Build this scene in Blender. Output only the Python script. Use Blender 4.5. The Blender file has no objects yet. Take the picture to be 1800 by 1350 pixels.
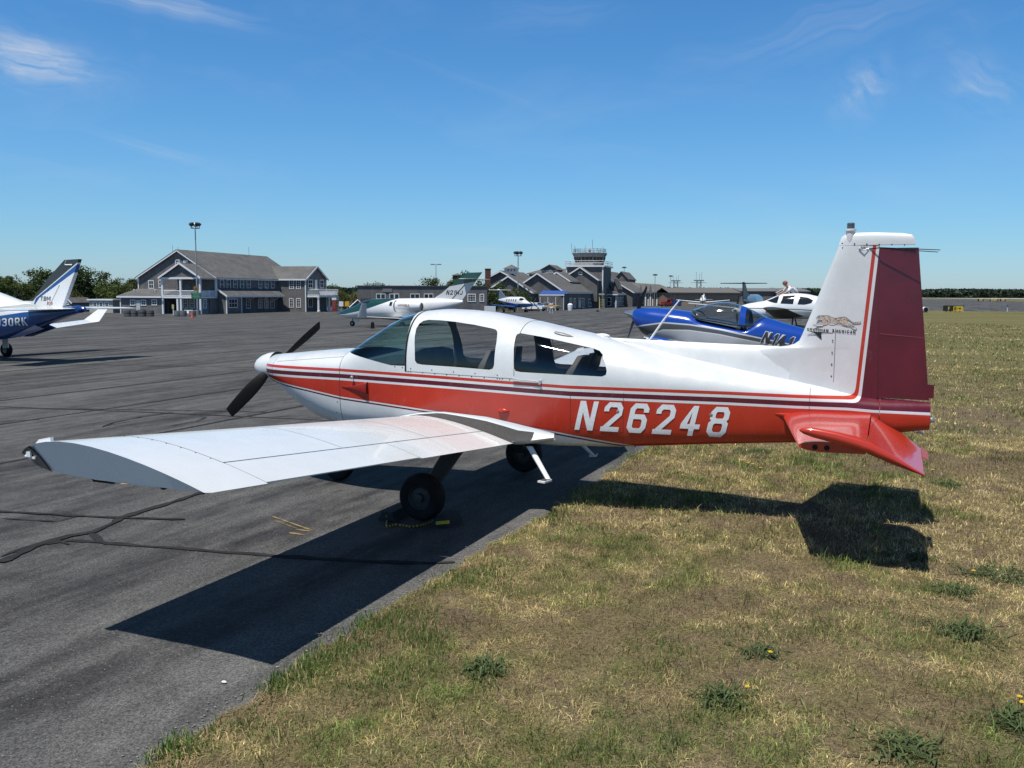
import bpy, bmesh, math, random
import numpy as np
from mathutils import Vector, Matrix, geometry
random.seed(7); RNG = np.random.default_rng(11)
R = math.radians
SC = bpy.context.scene
COL = SC.collection
# ------------------------------------------------------------------ camera
CAM = np.array([6.4035, -8.0866, 1.9809]); YAW, PITCH, ROLL, FPX = -.3954, -.0996, .0039, 1594.1
_fw = np.array([math.sin(YAW)*math.cos(PITCH), math.cos(YAW)*math.cos(PITCH), math.sin(PITCH)])
_rt = np.array([math.cos(YAW), -math.sin(YAW), 0.0]); _up = np.cross(_rt, _fw)
_rt, _up = math.cos(ROLL)*_rt + math.sin(ROLL)*_up, -math.sin(ROLL)*_rt + math.cos(ROLL)*_up
cd = bpy.data.cameras.new('camera'); cam = bpy.data.objects.new('camera', cd); COL.objects.link(cam)
cd.sensor_width = 36.0; cd.lens = 36.0*FPX/1800.0; cd.clip_start = .05; cd.clip_end = 9000
cam.matrix_world = Matrix(((_rt[0], _up[0], -_fw[0], CAM[0]), (_rt[1], _up[1], -_fw[1], CAM[1]),
                           (_rt[2], _up[2], -_fw[2], CAM[2]), (0, 0, 0, 1)))
SC.camera = cam
# ------------------------------------------------------------------ sun, sky, exposure
SUN = Vector((-.1, -.36, 1.0)).normalized()            # direction towards the sun
ld = bpy.data.lights.new('sun', 'SUN'); ld.energy = 5.0; ld.angle = R(.53); ld.color = (1, .955, .88)
lo = bpy.data.objects.new('sun', ld); COL.objects.link(lo); lo.location = (0, 0, 60)
lo.rotation_euler = (-SUN).to_track_quat('-Z', 'Y').to_euler()
SC.view_settings.view_transform = 'Standard'; SC.view_settings.look = 'None'
SC.view_settings.exposure = 0.1; SC.view_settings.gamma = 1.0; SC.view_settings.use_curve_mapping = False
SKY_STRENGTH = .092

class NT:
    """small helper for building node trees"""
    def __init__(s, tree): s.t = tree; s.n = tree.nodes; s.l = tree.links
    def node(s, kind, **kw):
        n = s.n.new(kind)
        for k, v in kw.items(): setattr(n, k, v)
        return n
    def put(s, sock, v):
        if v is None: return
        if isinstance(v, bpy.types.NodeSocket): s.l.new(v, sock)
        else:
            if isinstance(v, (tuple, list)) and len(v) == 3 and sock.type == 'RGBA': v = tuple(v)+(1,)
            sock.default_value = v
    def m(s, op, a, b=None, c=None, clamp=False):
        n = s.node('ShaderNodeMath', operation=op); n.use_clamp = clamp
        s.put(n.inputs[0], a); s.put(n.inputs[1], b); s.put(n.inputs[2], c); return n.outputs[0]
    def v(s, op, a, b=None, out=0):
        n = s.node('ShaderNodeVectorMath', operation=op)
        s.put(n.inputs[0], a); s.put(n.inputs[1], b); return n.outputs[1 if op in ('DOT_PRODUCT', 'LENGTH') else 0]
    def noise(s, vec, scale, detail=4, rough=.5, dist=0.0, col=False):
        n = s.node('ShaderNodeTexNoise'); s.put(n.inputs['Vector'], vec); n.inputs['Scale'].default_value = scale
        n.inputs['Detail'].default_value = detail; n.inputs['Roughness'].default_value = rough; n.inputs['Distortion'].default_value = dist
        return n.outputs['Color' if col else 'Fac']
    def mix(s, f, a, b, blend='MIX'):
        n = s.node('ShaderNodeMix', data_type='RGBA', blend_type=blend)
        s.put(n.inputs[0], f); s.put(n.inputs[6], a); s.put(n.inputs[7], b); return n.outputs[2]
    def ramp(s, f, stops, interp='LINEAR'):
        n = s.node('ShaderNodeValToRGB'); cr = n.color_ramp; cr.interpolation = interp
        while len(cr.elements) < len(stops): cr.elements.new(.5)
        for e, (p, c) in zip(cr.elements, stops):
            e.position = p; e.color = tuple(c)+(1,) if len(c) == 3 else c
        s.put(n.inputs[0], f); return n.outputs[0]
    def rng(s, f, a, b, c=0.0, d=1.0, smooth=False):
        n = s.node('ShaderNodeMapRange'); n.interpolation_type = 'SMOOTHSTEP' if smooth else 'LINEAR'; n.clamp = True
        s.put(n.inputs[0], f)
        for i, q in enumerate((a, b, c, d)): n.inputs[1+i].default_value = q
        return n.outputs[0]
    def scale(s, vec, sc):
        n = s.node('ShaderNodeMapping'); s.put(n.inputs[0], vec); n.inputs['Scale'].default_value = sc; return n.outputs[0]
    def curve(s, x, pts, x0, x1, y0, y1):
        n = s.node('ShaderNodeFloatCurve'); c = n.mapping.curves[0]
        P = [((a-x0)/(x1-x0), (b-y0)/(y1-y0)) for a, b in pts]
        while len(c.points) < len(P): c.points.new(.5, .5)
        for p, q in zip(c.points, P): p.location = q; p.handle_type = 'VECTOR'
        n.mapping.update()
        s.put(n.inputs['Value'], s.rng(x, x0, x1)); return s.m('MULTIPLY_ADD', n.outputs[0], y1-y0, y0)

w = bpy.data.worlds.new('World'); SC.world = w; w.use_nodes = True
W = NT(w.node_tree); W.n.clear()
sky = W.node('ShaderNodeTexSky', sky_type='NISHITA'); sky.sun_disc = False
sky.sun_elevation = math.asin(SUN.z); sky.sun_rotation = math.atan2(SUN.x, SUN.y)
sky.altitude = 0; sky.air_density = 1.0; sky.dust_density = .2; sky.ozone_density = 3.0
tc = W.node('ShaderNodeTexCoord'); D = tc.outputs['Generated']
def ray(px, py): return _fw + _rt*(px-900)/FPX - _up*(py-675)/FPX
cl = None
for (px, py, wx, wy, rot, amt, ns) in [(46, 102, 78, 34, 8, 1.0, 20), (270, 4, 130, 16, 5, .55, 8), (270, 264, 75, 9, 12, .22, 10), (1516, 158, 34, 42, 40, .50, 14),
        (1712, 150, 58, 34, 35, .34, 13), (1470, 40, 190, 34, -12, .20, 7), (960, 22, 120, 40, 0, .12, 7), (850, 150, 150, 9, 18, .12, 8), (820, 440, 70, 8, 3, .14, 9),
        (1450, 415, 70, 10, 3, .12, 9), (60, 290, 120, 10, 8, .10, 8), (1650, 90, 40, 60, 30, .12, 12)]:
    c = ray(px, py); c /= np.linalg.norm(c); a = R(rot)
    e1 = _rt*math.cos(a) - _up*math.sin(a); e2 = _rt*math.sin(a) + _up*math.cos(a)
    dv = W.v('SUBTRACT', D, tuple(c))
    u = W.m('MULTIPLY', W.v('DOT_PRODUCT', dv, tuple(e1)), FPX/wx); v_ = W.m('MULTIPLY', W.v('DOT_PRODUCT', dv, tuple(e2)), FPX/wy)
    nz = W.noise(dv, FPX/max(wx, wy)*.9, 3, .6)
    u = W.m('ADD', u, W.m('MULTIPLY', W.m('SUBTRACT', nz, .5), 1.6))
    nz2 = W.noise(D, 17, 2, .5); v_ = W.m('ADD', v_, W.m('MULTIPLY', W.m('SUBTRACT', nz2, .5), 1.5))
    r2 = W.m('ADD', W.m('MULTIPLY', u, u), W.m('MULTIPLY', v_, v_))
    g = W.m('EXPONENT', W.m('MULTIPLY', r2, -1.3))
    cmb = W.node('ShaderNodeCombineXYZ'); W.put(cmb.inputs[0], W.m('MULTIPLY', u, .22*ns/9)); W.put(cmb.inputs[1], W.m('MULTIPLY', v_, 1.1)); cmb.inputs[2].default_value = px*.01
    st = W.noise(cmb.outputs[0], 1.7, 7, .62, .25)
    k = W.m('MULTIPLY', W.m('MULTIPLY', g, W.rng(st, .34, .74)), amt)
    cl = k if cl is None else W.m('MAXIMUM', cl, k)
veil = W.noise(W.scale(D, (3, 3, 9)), 1.3, 5, .6, .6)
cl = W.m('ADD', cl, W.m('MULTIPLY', W.rng(veil, .5, .85), .10), clamp=True)
sz_ = W.node('ShaderNodeSeparateXYZ'); W.put(sz_.inputs[0], D)
SKYTINT = W.ramp(sz_.outputs[2], [(0, (.64, .87, 1.26)), (.06, (.60, .94, 1.25)), (.16, (.56, 1.0, 1.31)), (.30, (.46, .98, 1.36)), (.55, (.36, .58, .70)), (1, (.27, .43, .52))])
skyc = W.mix(1.0, sky.outputs[0], SKYTINT, 'MULTIPLY')
skyc = W.mix(cl, skyc, (6.6, 7.1, 7.8))
bg = W.node('ShaderNodeBackground'); W.put(bg.inputs[0], skyc); bg.inputs[1].default_value = SKY_STRENGTH
wo = W.node('ShaderNodeOutputWorld'); W.l.new(bg.outputs[0], wo.inputs[0])

# ------------------------------------------------------------------ geometry of the place
def H(x, y=0.0):                                      # the ramp falls gently away to the left
    t = (-x-1.0)/1.6
    s = 1.6*(t if t > 20 else math.log1p(math.exp(t)))
    if x > -30: return -.02*s
    return max(-.58-.035*(-x-30), -2.04)
def gpt(px, py):                                      # the ground point seen at a pixel of the photograph
    z = 0.0
    for _ in range(30):
        d = ray(px, py); t = (z-CAM[2])/d[2]; p = CAM+t*d; z = H(p[0])
    return Vector(p)
def at(px, depth, py=515.7):                          # point at a given distance along the view axis
    return Vector(CAM + ray(px, py)*depth)
def on_y(px, py, y):
    d = ray(px, py); t = (y-CAM[1])/d[1]; return Vector(CAM+t*d)
def on_axis(px, py, ax, val):
    d = ray(px, py); t = (val-CAM[ax])/d[ax]; return Vector(CAM+t*d)
RTH = Vector((math.cos(YAW), -math.sin(YAW), 0)); FWH = Vector((math.sin(YAW), math.cos(YAW), 0)); UPZ = Vector((0, 0, 1))

# ------------------------------------------------------------------ materials
MATS = {}
def mat(name, col, rough=.5, metal=0.0, coat=0.0, var=.06, vscale=6.0, bump=0.0, bscale=60.0, spec=.5, back=None):
    if name in MATS: return MATS[name]
    m = bpy.data.materials.new(name); m.use_nodes = True; T = NT(m.node_tree)
    b = T.n['Principled BSDF']; tc = T.node('ShaderNodeTexCoord')
    n1 = T.noise(tc.outputs['Object'], vscale, 5, .6)
    c = T.mix(1.0, tuple(col), T.ramp(n1, [(.25, (1-var*1.5,)*3), (.75, (1+var,)*3)]), 'MULTIPLY')
    if back is not None:
        g = T.node('ShaderNodeNewGeometry'); c = T.mix(g.outputs['Backfacing'], c, tuple(back))
    T.put(b.inputs['Base Color'], c)
    n2 = T.noise(tc.outputs['Object'], vscale*2.3, 4, .6)
    T.put(b.inputs['Roughness'], T.rng(n2, .2, .8, max(.02, rough*.8), min(1, rough*1.2)))
    b.inputs['Metallic'].default_value = metal; b.inputs['Coat Weight'].default_value = coat; b.inputs['Coat Roughness'].default_value = .06
    b.inputs['Specular IOR Level'].default_value = spec
    if bump:
        n3 = T.noise(tc.outputs['Object'], bscale, 3, .6); bp = T.node('ShaderNodeBump'); bp.inputs['Strength'].default_value = bump
        bp.inputs['Distance'].default_value = .02; T.put(bp.inputs['Height'], n3); T.put(b.inputs['Normal'], bp.outputs[0])
    MATS[name] = m; return m
def glass(name, tint, refl=.5, rough=.02, alpha=1.0):
    if name in MATS: return MATS[name]
    m = bpy.data.materials.new(name); m.use_nodes = True; T = NT(m.node_tree); T.n.clear()
    tr = T.node('ShaderNodeBsdfTransparent'); tc = T.node('ShaderNodeTexCoord'); nz = T.noise(tc.outputs['Object'], 3, 4)
    T.put(tr.inputs[0], T.mix(1.0, tuple(tint), T.ramp(nz, [(.3, (.94,)*3), (.7, (1,)*3)]), 'MULTIPLY'))
    gl = T.node('ShaderNodeBsdfGlossy'); gl.inputs['Roughness'].default_value = rough; gl.inputs[0].default_value = (1, 1, 1, 1)
    lw = T.node('ShaderNodeLayerWeight'); fr_ = T.m('MULTIPLY_ADD', T.m('POWER', lw.outputs['Facing'], 5.0), .96, .042)
    ms = T.node('ShaderNodeMixShader'); T.put(ms.inputs[0], T.m('MULTIPLY', fr_, refl, clamp=True)); T.l.new(tr.outputs[0], ms.inputs[1]); T.l.new(gl.outputs[0], ms.inputs[2])
    o = T.node('ShaderNodeOutputMaterial'); T.l.new(ms.outputs[0], o.inputs[0]); MATS[name] = m; return m
WHITE = mat('white_paint', (.67, .69, .695), .28, coat=.35, var=.03, vscale=3)
WHITE2 = mat('white_trim', (.74, .75, .76), .5, var=.06)
RED = mat('red_paint', (.47, .034, .016), .24, coat=.45, var=.09, vscale=4)
MAROON = mat('maroon_paint', (.105, .007, .020), .30, coat=.25, var=.22, vscale=3)
BLACK = mat('black_rubber', (.012, .012, .013), .8, var=.2, spec=.2)
BLACKP = mat('black_paint', (.008, .008, .009), .5, var=.1, spec=.25)
DARK = mat('dark_seam', (.03, .03, .033), .7, var=.1)
METAL = mat('bare_metal', (.55, .55, .56), .35, metal=.9, var=.06)
GREYM = mat('grey_metal', (.22, .23, .24), .5, metal=.3, var=.12)
STEEL = mat('galvanised_steel', (.36, .37, .38), .5, metal=.4, var=.1)
WALK = mat('walkway_grit', (.055, .054, .054), .9, var=.15, vscale=40, bump=.3, bscale=300)
SEAT = mat('seat_leather', (.10, .088, .075), .5, var=.12)
SEATD = mat('dark_seat_cloth', (.02, .02, .022), .8, var=.2)
PANEL = mat('cabin_lining', (.035, .036, .040), .7, var=.15)
LGLASS = glass('clear_lens', (.85, .87, .88), 1.6)
WGLASS = glass('cabin_window', (.93, .93, .92), 1.1)
SGLASS = glass('windshield_glass', (.72, .97, .93), 1.3)
YEL = mat('yellow_paint', (.60, .37, .02), .5, var=.1)

# ------------------------------------------------------------------ mesh builder
class MB:
    def __init__(s): s.v = []; s.f = []
    def add(s, vs, fs):
        o = len(s.v); s.v += [tuple(p) for p in vs]; s.f += [tuple(i+o for i in f) for f in fs]; return s
    def box(s, c, d, rz=0.0, M=None):
        vs = []
        for k in (-1, 1):
            for j in (-1, 1):
                for i in (-1, 1): vs.append(Vector((i*d[0]/2, j*d[1]/2, k*d[2]/2)))
        m = M if M is not None else Matrix.Rotation(rz, 4, 'Z')
        vs = [Vector(c)+(m @ p) for p in vs]
        return s.add(vs, [(0, 2, 3, 1), (4, 5, 7, 6), (0, 1, 5, 4), (2, 6, 7, 3), (0, 4, 6, 2), (1, 3, 7, 5)])
    def rows(s, rows, closed=True, cap0=False, cap1=False):
        n = len(rows[0]); vs = [p for r in rows for p in r]; fs = []
        for i in range(len(rows)-1):
            for j in range(n if closed else n-1):
                k = (j+1) % n; fs.append((i*n+j, i*n+k, (i+1)*n+k, (i+1)*n+j))
        if cap0: fs.append(tuple(range(n))[::-1])
        if cap1: fs.append(tuple(range((len(rows)-1)*n, len(rows)*n)))
        return s.add(vs, fs)
    def tube(s, path, r, n=8, cap=True):
        P = [Vector(p) for p in path]; rr = r if isinstance(r, (list, tuple)) else [r]*len(P); rows = []; prev = None
        for i, p in enumerate(P):
            t = (P[min(i+1, len(P)-1)]-P[max(i-1, 0)]).normalized()
            a = prev if prev is not None else (Vector((0, 0, 1)) if abs(t.z) < .9 else Vector((1, 0, 0)))
            e1 = (a-t*a.dot(t)).normalized(); e2 = t.cross(e1); prev = e1
            rows.append([p+(e1*math.cos(q)+e2*math.sin(q))*rr[i] for q in (2*math.pi*k/n for k in range(n))])
        return s.rows(rows, True, cap, cap)
    def lathe(s, prof, o=(0, 0, 0), ax=(0, 0, 1), n=24, cap=True):
        t = Vector(ax).normalized(); a = Vector((0, 0, 1)) if abs(t.z) < .9 else Vector((1, 0, 0))
        e1 = (a-t*a.dot(t)).normalized(); e2 = t.cross(e1); o = Vector(o)
        rows = [[o+t*h+(e1*math.cos(q)+e2*math.sin(q))*max(r, 1e-4) for q in (2*math.pi*k/n for k in range(n))] for r, h in prof]
        return s.rows(rows, True, cap, cap)
    def ball(s, c, r, n=12, sc=(1, 1, 1)):
        c = Vector(c); k = n//2
        return s.rows([[c+Vector((r*sc[0]*math.sin(a)*math.cos(b), r*sc[1]*math.sin(a)*math.sin(b), r*sc[2]*math.cos(a)))
                        for b in (2*math.pi*j/n for j in range(n))] for a in (math.pi*(i+.02)/(k+.04) for i in range(k+1))], True, True, True)
    def poly(s, pts, vec):                            # flat outline pushed out along vec
        n = len(pts); v = Vector(vec); A = [Vector(p) for p in pts]
        return s.add(A+[p+v for p in A], [tuple(range(n))[::-1], tuple(range(n, 2*n))]+[(i, (i+1) % n, n+(i+1) % n, n+i) for i in range(n)])
    def sheet(s, pts): return s.add(pts, [tuple(range(len(pts)))])
    def mesh(s, name, m, ang=35, smooth=True, fix=True, merge=0.0):
        me = bpy.data.meshes.new(name); me.from_pydata(s.v, [], s.f); me.update()
        if fix or merge:
            b = bmesh.new(); b.from_mesh(me)
            if merge: bmesh.ops.remove_doubles(b, verts=b.verts, dist=merge)
            if fix: bmesh.ops.recalc_face_normals(b, faces=b.faces)
            b.to_mesh(me); b.free()
        if smooth:
            me.shade_smooth(); me.set_sharp_from_angle(angle=R(ang))
        me.materials.append(m); return me
    def obj(s, name, m, parent=None, **kw):
        return link(name, s.mesh(name, m, **kw), parent)
def pieces(mb, name, m, parent=None, **kw):
    """every loose piece of the builder as an object of its own"""
    par = list(range(len(mb.v)))
    def find(i):
        while par[i] != i: par[i] = par[par[i]]; i = par[i]
        return i
    for f in mb.f:
        for i in f[1:]: par[find(i)] = find(f[0])
    G = {}
    for f in mb.f: G.setdefault(find(f[0]), []).append(f)
    out = []
    for fs in G.values():
        ids = sorted({i for f in fs for i in f}); ix = {a: k for k, a in enumerate(ids)}; b = MB(); b.add([mb.v[i] for i in ids], [tuple(ix[i] for i in f) for f in fs]); out.append(b.obj(name, m, parent, **kw))
    return out
def link(name, me, parent=None, loc=None):
    o = bpy.data.objects.new(name, me); COL.objects.link(o)
    if parent is not None: o.parent = parent
    if loc is not None: o.location = loc
    return o
def tag(o, label=None, cat=None, group=None, kind=None):
    if label: o['label'] = label
    if cat: o['category'] = cat
    if group: o['group'] = group
    if kind: o['kind'] = kind
    return o
def empty(name, label, cat, loc=(0, 0, 0), rz=0.0, group=None):
    o = bpy.data.objects.new(name, None); COL.objects.link(o); o.empty_display_size = .2
    o.location = loc; o.rotation_euler = (0, 0, rz); return tag(o, label, cat, group)
def kids(o): return [c for c in bpy.data.objects if c.parent == o]
def copy_tree(o, parent=None):
    c = o.copy(); COL.objects.link(c); c.parent = parent
    for ch in kids(o): copy_tree(ch, c)
    return c

# ------------------------------------------------------------------ stroke lettering
GL = {
 'N': ['P0,0 1t,0 1t,1 0,1', 'Pw-1t,0 w,0 w,1 w-1t,1', 'P0,1 1.1t,1 w,0 w-1.1t,0'],
 '2': ['L0,.72 0,.86 .18,1 .82,1 1,.86 1,.62 .04,.0', 'P0,0 w,0 w,1t 0,1t'], '6': ['L1,.74 1,.86 .82,1 .18,1 0,.86 0,.14 .18,0 .82,0 1,.14 1,.42 .82,.56 .05,.56'],
 '4': ['Pw-2t,0 w-1t,0 w-1t,1 w-2t,1', 'P0,.23 w-2t,.23 w-2t,.39 0,.39', 'P0,.39 1.2t,.39 w-2t,.79 w-2t,1', 'Pw-1t,.23 w,.23 w,.39 w-1t,.39'],
 '8': ['C.2,.54 .03,.66 .03,.86 .2,1 .8,1 .97,.86 .97,.66 .8,.54', 'C.2,.54 0,.42 0,.14 .2,0 .8,0 1,.14 1,.42 .8,.54'],
 '1': ['P.5w,0 .5w+1t,0 .5w+1t,1 .5w,1', 'P.5w,1 .5w,.8 .15w,.62 .15w,.78'], '9': ['L0,.2 0,.14 .18,0 .82,0 1,.14 1,.86 .82,1 .18,1 0,.86 0,.56 .18,.44 .95,.44'],
 '3': ['L0,.8 0,.88 .18,1 .8,1 1,.88 1,.64 .85,.53 .3,.53', 'L.85,.53 1,.42 1,.12 .8,0 .18,0 0,.12 0,.2'], '0': ['C0,.15 0,.85 .2,1 .8,1 1,.85 1,.15 .8,0 .2,0'],
 'O': ['C0,.2 0,.8 .25,1 .75,1 1,.8 1,.2 .75,0 .25,0'], 'D': ['C0,0 0,1 .7,1 1,.78 1,.22 .7,0'], 'R': ['L0,0 0,1 .8,1 1,.87 1,.6 .8,.47 .05,.47', 'P.4w,.45 .4w+1.2t,.45 w,0 w-1.2t,0'],
 'B': ['C0,0 0,1 .78,1 .95,.87 .95,.65 .78,.52 1,.38 1,.14 .8,0', 'P1t,.45 .75w,.45 .75w,.58 1t,.58'], 'K': ['P0,0 1t,0 1t,1 0,1', 'P1t,.4 w-1.3t,1 w,1 1t,.58', 'Pw-1.3t,0 w,0 .55w,.62 .4w,.55'],
 'H': ['P0,0 1t,0 1t,1 0,1', 'Pw-1t,0 w,0 w,1 w-1t,1', 'P1t,.42 w-1t,.42 w-1t,.58 1t,.58'], 'J': ['L1,1 1,.15 .8,0 .2,0 0,.15 0,.3'], 'T': ['P0,.86 w,.86 w,1 0,1', 'P.5w-.5t,0 .5w+.5t,0 .5w+.5t,.86 .5w-.5t,.86'],
 'M': ['P0,0 1t,0 1t,1 0,1', 'Pw-1t,0 w,0 w,1 w-1t,1', 'P0,1 1.1t,1 .5w+.5t,.3 .5w-.5t,.3', 'Pw-1.1t,1 w,1 .5w+.5t,.3 .5w-.5t,.3'],
 'A': ['P0,0 1t,0 .5w+.5t,1 .5w-.5t,1', 'Pw-1t,0 w,0 .5w+.5t,1 .5w-.5t,1', 'P.2w,.24 .8w,.24 .8w,.38 .2w,.38'], 'G': ['L1,.75 1,.85 .8,1 .2,1 0,.85 0,.15 .2,0 .8,0 1,.15 1,.5 .5,.5'],
 'U': ['L0,1 0,.15 .2,0 .8,0 1,.15 1,1'], 'E': ['P0,0 1t,0 1t,1 0,1', 'P1t,0 w,0 w,.15 1t,.15', 'P1t,.43 .9w,.43 .9w,.57 1t,.57', 'P1t,.85 w,.85 w,1 1t,1'],
 'I': ['P.5w-.5t,0 .5w+.5t,0 .5w+.5t,1 .5w-.5t,1'], 'C': ['L1,.75 1,.85 .8,1 .2,1 0,.85 0,.15 .2,0 .8,0 1,.15 1,.25'], 'F': ['P0,0 1t,0 1t,1 0,1', 'P1t,.85 w,.85 w,1 1t,1', 'P1t,.43 .85w,.43 .85w,.57 1t,.57'],
 '>': ['P0,.43 .62w,.43 .62w,.57 0,.57', 'P.55w,.15 w,.5 .55w,.85'], ' ': [], '-': ['P0,.43 w,.43 w,.57 0,.57']}
def glyph_polys(ch, wd, t):
    """polygons of one glyph in a box wd wide and 1 high, stroke t (all relative to the height)"""
    out = []
    for k, s in enumerate(GL[ch]):
        pts = []
        for q in s[1:].split():
            a, b = q.split(',')
            if s[0] == 'P':
                tot = 0.0
                a2 = a.replace('-', '+-')
                for term in a2.split('+'):
                    if not term: continue
                    if term.endswith('t'): tot += float(term[:-1])*t
                    elif term.endswith('w'): x = term[:-1]; tot += (float(x) if x not in ('', '-') else (1 if x == '' else -1))*wd
                    else: tot += float(term)*wd
                y = float(b[:-1])*t if b.endswith('t') else float(b)
                pts.append((tot, y))
            else: pts.append((t/2+float(a)*(wd-t), t/2+float(b)*(1-t)))
        if s[0] == 'P': out.append((k, pts)); continue
        cl_ = s[0] == 'C'; n = len(pts); L = []; Rr = []
        for i in range(n):
            p = Vector(pts[i]); pa = Vector(pts[i-1]) if (i or cl_) else None; pb = Vector(pts[(i+1) % n]) if (i < n-1 or cl_) else None
            d1 = (p-pa).normalized() if pa is not None else (pb-p).normalized(); d2 = (pb-p).normalized() if pb is not None else d1
            nn = Vector((-d1.y-d2.y, d1.x+d2.x)); nn.normalize(); c = max(.45, nn.dot(Vector((-d1.y, d1.x))))
            L.append(p+nn*t/2/c); Rr.append(p-nn*t/2/c)
        for i in range(n if cl_ else n-1):
            j = (i+1) % n; out.append((k, [tuple(Rr[i]), tuple(Rr[j]), tuple(L[j]), tuple(L[i])]))
    return out
def lettering(text, place, h, wd=.6, t=.17, gap=.2, slant=0.0, sub=2):
    """mesh of a line of lettering; place(u, v, k) puts a point of the text plane on the surface, k lifts overlapping strokes"""
    mb = MB(); x = 0.0
    for ch in text:
        cw = wd*(.55 if ch in '1I' else 1.25 if ch == 'M' else 1)
        for k, pl in glyph_polys(ch, cw, t):
            if len(pl) == 4 and sub > 1:              # four-sided strokes as a small grid that follows curved skin
                A, B_, C_, D_ = (Vector(q) for q in pl); g = 2*sub
                mb.rows([[place((x+q.x+slant*q.y)*h, q.y*h, k) for q in (A.lerp(B_, i/g).lerp(D_.lerp(C_, i/g), j/g) for i in range(g+1))] for j in range(g+1)], False); continue
            P = []
            for i in range(len(pl)):
                a, b = pl[i], pl[(i+1) % len(pl)]
                for q in range(sub): f = q/sub; P.append((a[0]+(b[0]-a[0])*f, a[1]+(b[1]-a[1])*f))
            mb.sheet([place((x+px+slant*py)*h, py*h, k) for px, py in P])
        x += cw+gap
    return mb
# ------------------------------------------------------------------ ground
def vnoise(x, y, seed=0):
    x = np.asarray(x, float); y = np.asarray(y, float); xi = np.floor(x).astype(np.int64); yi = np.floor(y).astype(np.int64)
    fx = x-xi; fy = y-yi; fx = fx*fx*(3-2*fx); fy = fy*fy*(3-2*fy)
    def h(a, b):
        n = (a*374761393+b*668265263+seed*974634521) & 0x7fffffff; n = ((n ^ (n >> 13))*1274126177) & 0x7fffffff
        return ((n ^ (n >> 16)) & 0xffff)/65535.0
    return (h(xi, yi)*(1-fx)+h(xi+1, yi)*fx)*(1-fy)+(h(xi, yi+1)*(1-fx)+h(xi+1, yi+1)*fx)*fy
def fbm(x, y, seed=0, o=4):
    s = 0; a = .5; t = 0
    for k in range(o): s = s+a*vnoise(np.asarray(x)*2**k+17*k, np.asarray(y)*2**k+9*k, seed+k); t += a; a *= .5
    return s/t
def edge_x(y): return 3.56+.20*(fbm(np.asarray(y)*1.1, 0*np.asarray(y)+3.3, 5, 4)-.5)+.10*(vnoise(np.asarray(y)*7.0, 0*np.asarray(y)+.5, 8)-.5)
def asphalt_mat():
    m = bpy.data.materials.new('asphalt'); m.use_nodes = True; T = NT(m.node_tree); b = T.n['Principled BSDF']
    p = T.node('ShaderNodeTexCoord').outputs['Object']
    big = T.noise(T.scale(p, (.55, .30, 1)), 1.0, 5, .6)
    st = T.noise(T.scale(p, (1.7, .16, 1)), 1.6, 6, .62, .5)
    st2 = T.noise(T.scale(p, (.35, .035, 1)), 1.3, 5, .6, .7)
    blo = T.noise(T.scale(p, (4.5, 2.6, 1)), 1.0, 5, .65)
    f = T.m('ADD', T.m('MULTIPLY', T.m('ADD', big, blo), .21), T.m('ADD', T.m('MULTIPLY', st, .35), T.m('MULTIPLY', st2, .23)))
    sx = T.node('ShaderNodeSeparateXYZ'); T.put(sx.inputs[0], p); edge = T.m('MULTIPLY', T.rng(T.m('ADD', sx.outputs[0], T.m('MULTIPLY', T.m('SUBTRACT', blo, .5), .5)), 3.15, 3.62), T.m('LESS_THAN', sx.outputs[0], 3.8)); f = T.m('ADD', f, T.m('MULTIPLY', edge, .07))
    c = T.ramp(f, [(.40, (.023, .0225, .024)), (.465, (.048, .047, .0465)), (.52, (.078, .077, .075)), (.61, (.118, .117, .112))])
    vo = T.node('ShaderNodeTexVoronoi'); T.put(vo.inputs['Vector'], p); vo.inputs['Scale'].default_value = 130
    ag = T.rng(vo.outputs['Color'], .0, 1.0, .25, 1.75)
    c = T.mix(1.0, c, T.mix(1, ag, (1, 1, 1), 'MULTIPLY'), 'MULTIPLY')
    wh = T.node('ShaderNodeTexVoronoi'); T.put(wh.inputs['Vector'], p); wh.inputs['Scale'].default_value = 105
    sepc = T.node('ShaderNodeSeparateColor'); T.put(sepc.inputs[0], wh.outputs['Color'])
    chip = T.m('MULTIPLY', T.m('GREATER_THAN', sepc.outputs[0], .972), T.m('LESS_THAN', wh.outputs['Distance'], .42))
    c = T.mix(T.m('MULTIPLY', chip, .6), c, (.30, .29, .27))
    T.put(b.inputs['Base Color'], c); b.inputs['Roughness'].default_value = .85; b.inputs['Specular IOR Level'].default_value = .25
    bp = T.node('ShaderNodeBump'); bp.inputs['Strength'].default_value = .7; bp.inputs['Distance'].default_value = .006
    T.put(bp.inputs['Height'], T.m('ADD', vo.outputs['Distance'], T.noise(p, 210, 2))); T.put(b.inputs['Normal'], bp.outputs[0])
    return m
ASPH = asphalt_mat()
SEAL = mat('tar_sealant', (.030, .0295, .030), .95, var=.3, vscale=9, spec=.1)
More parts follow.
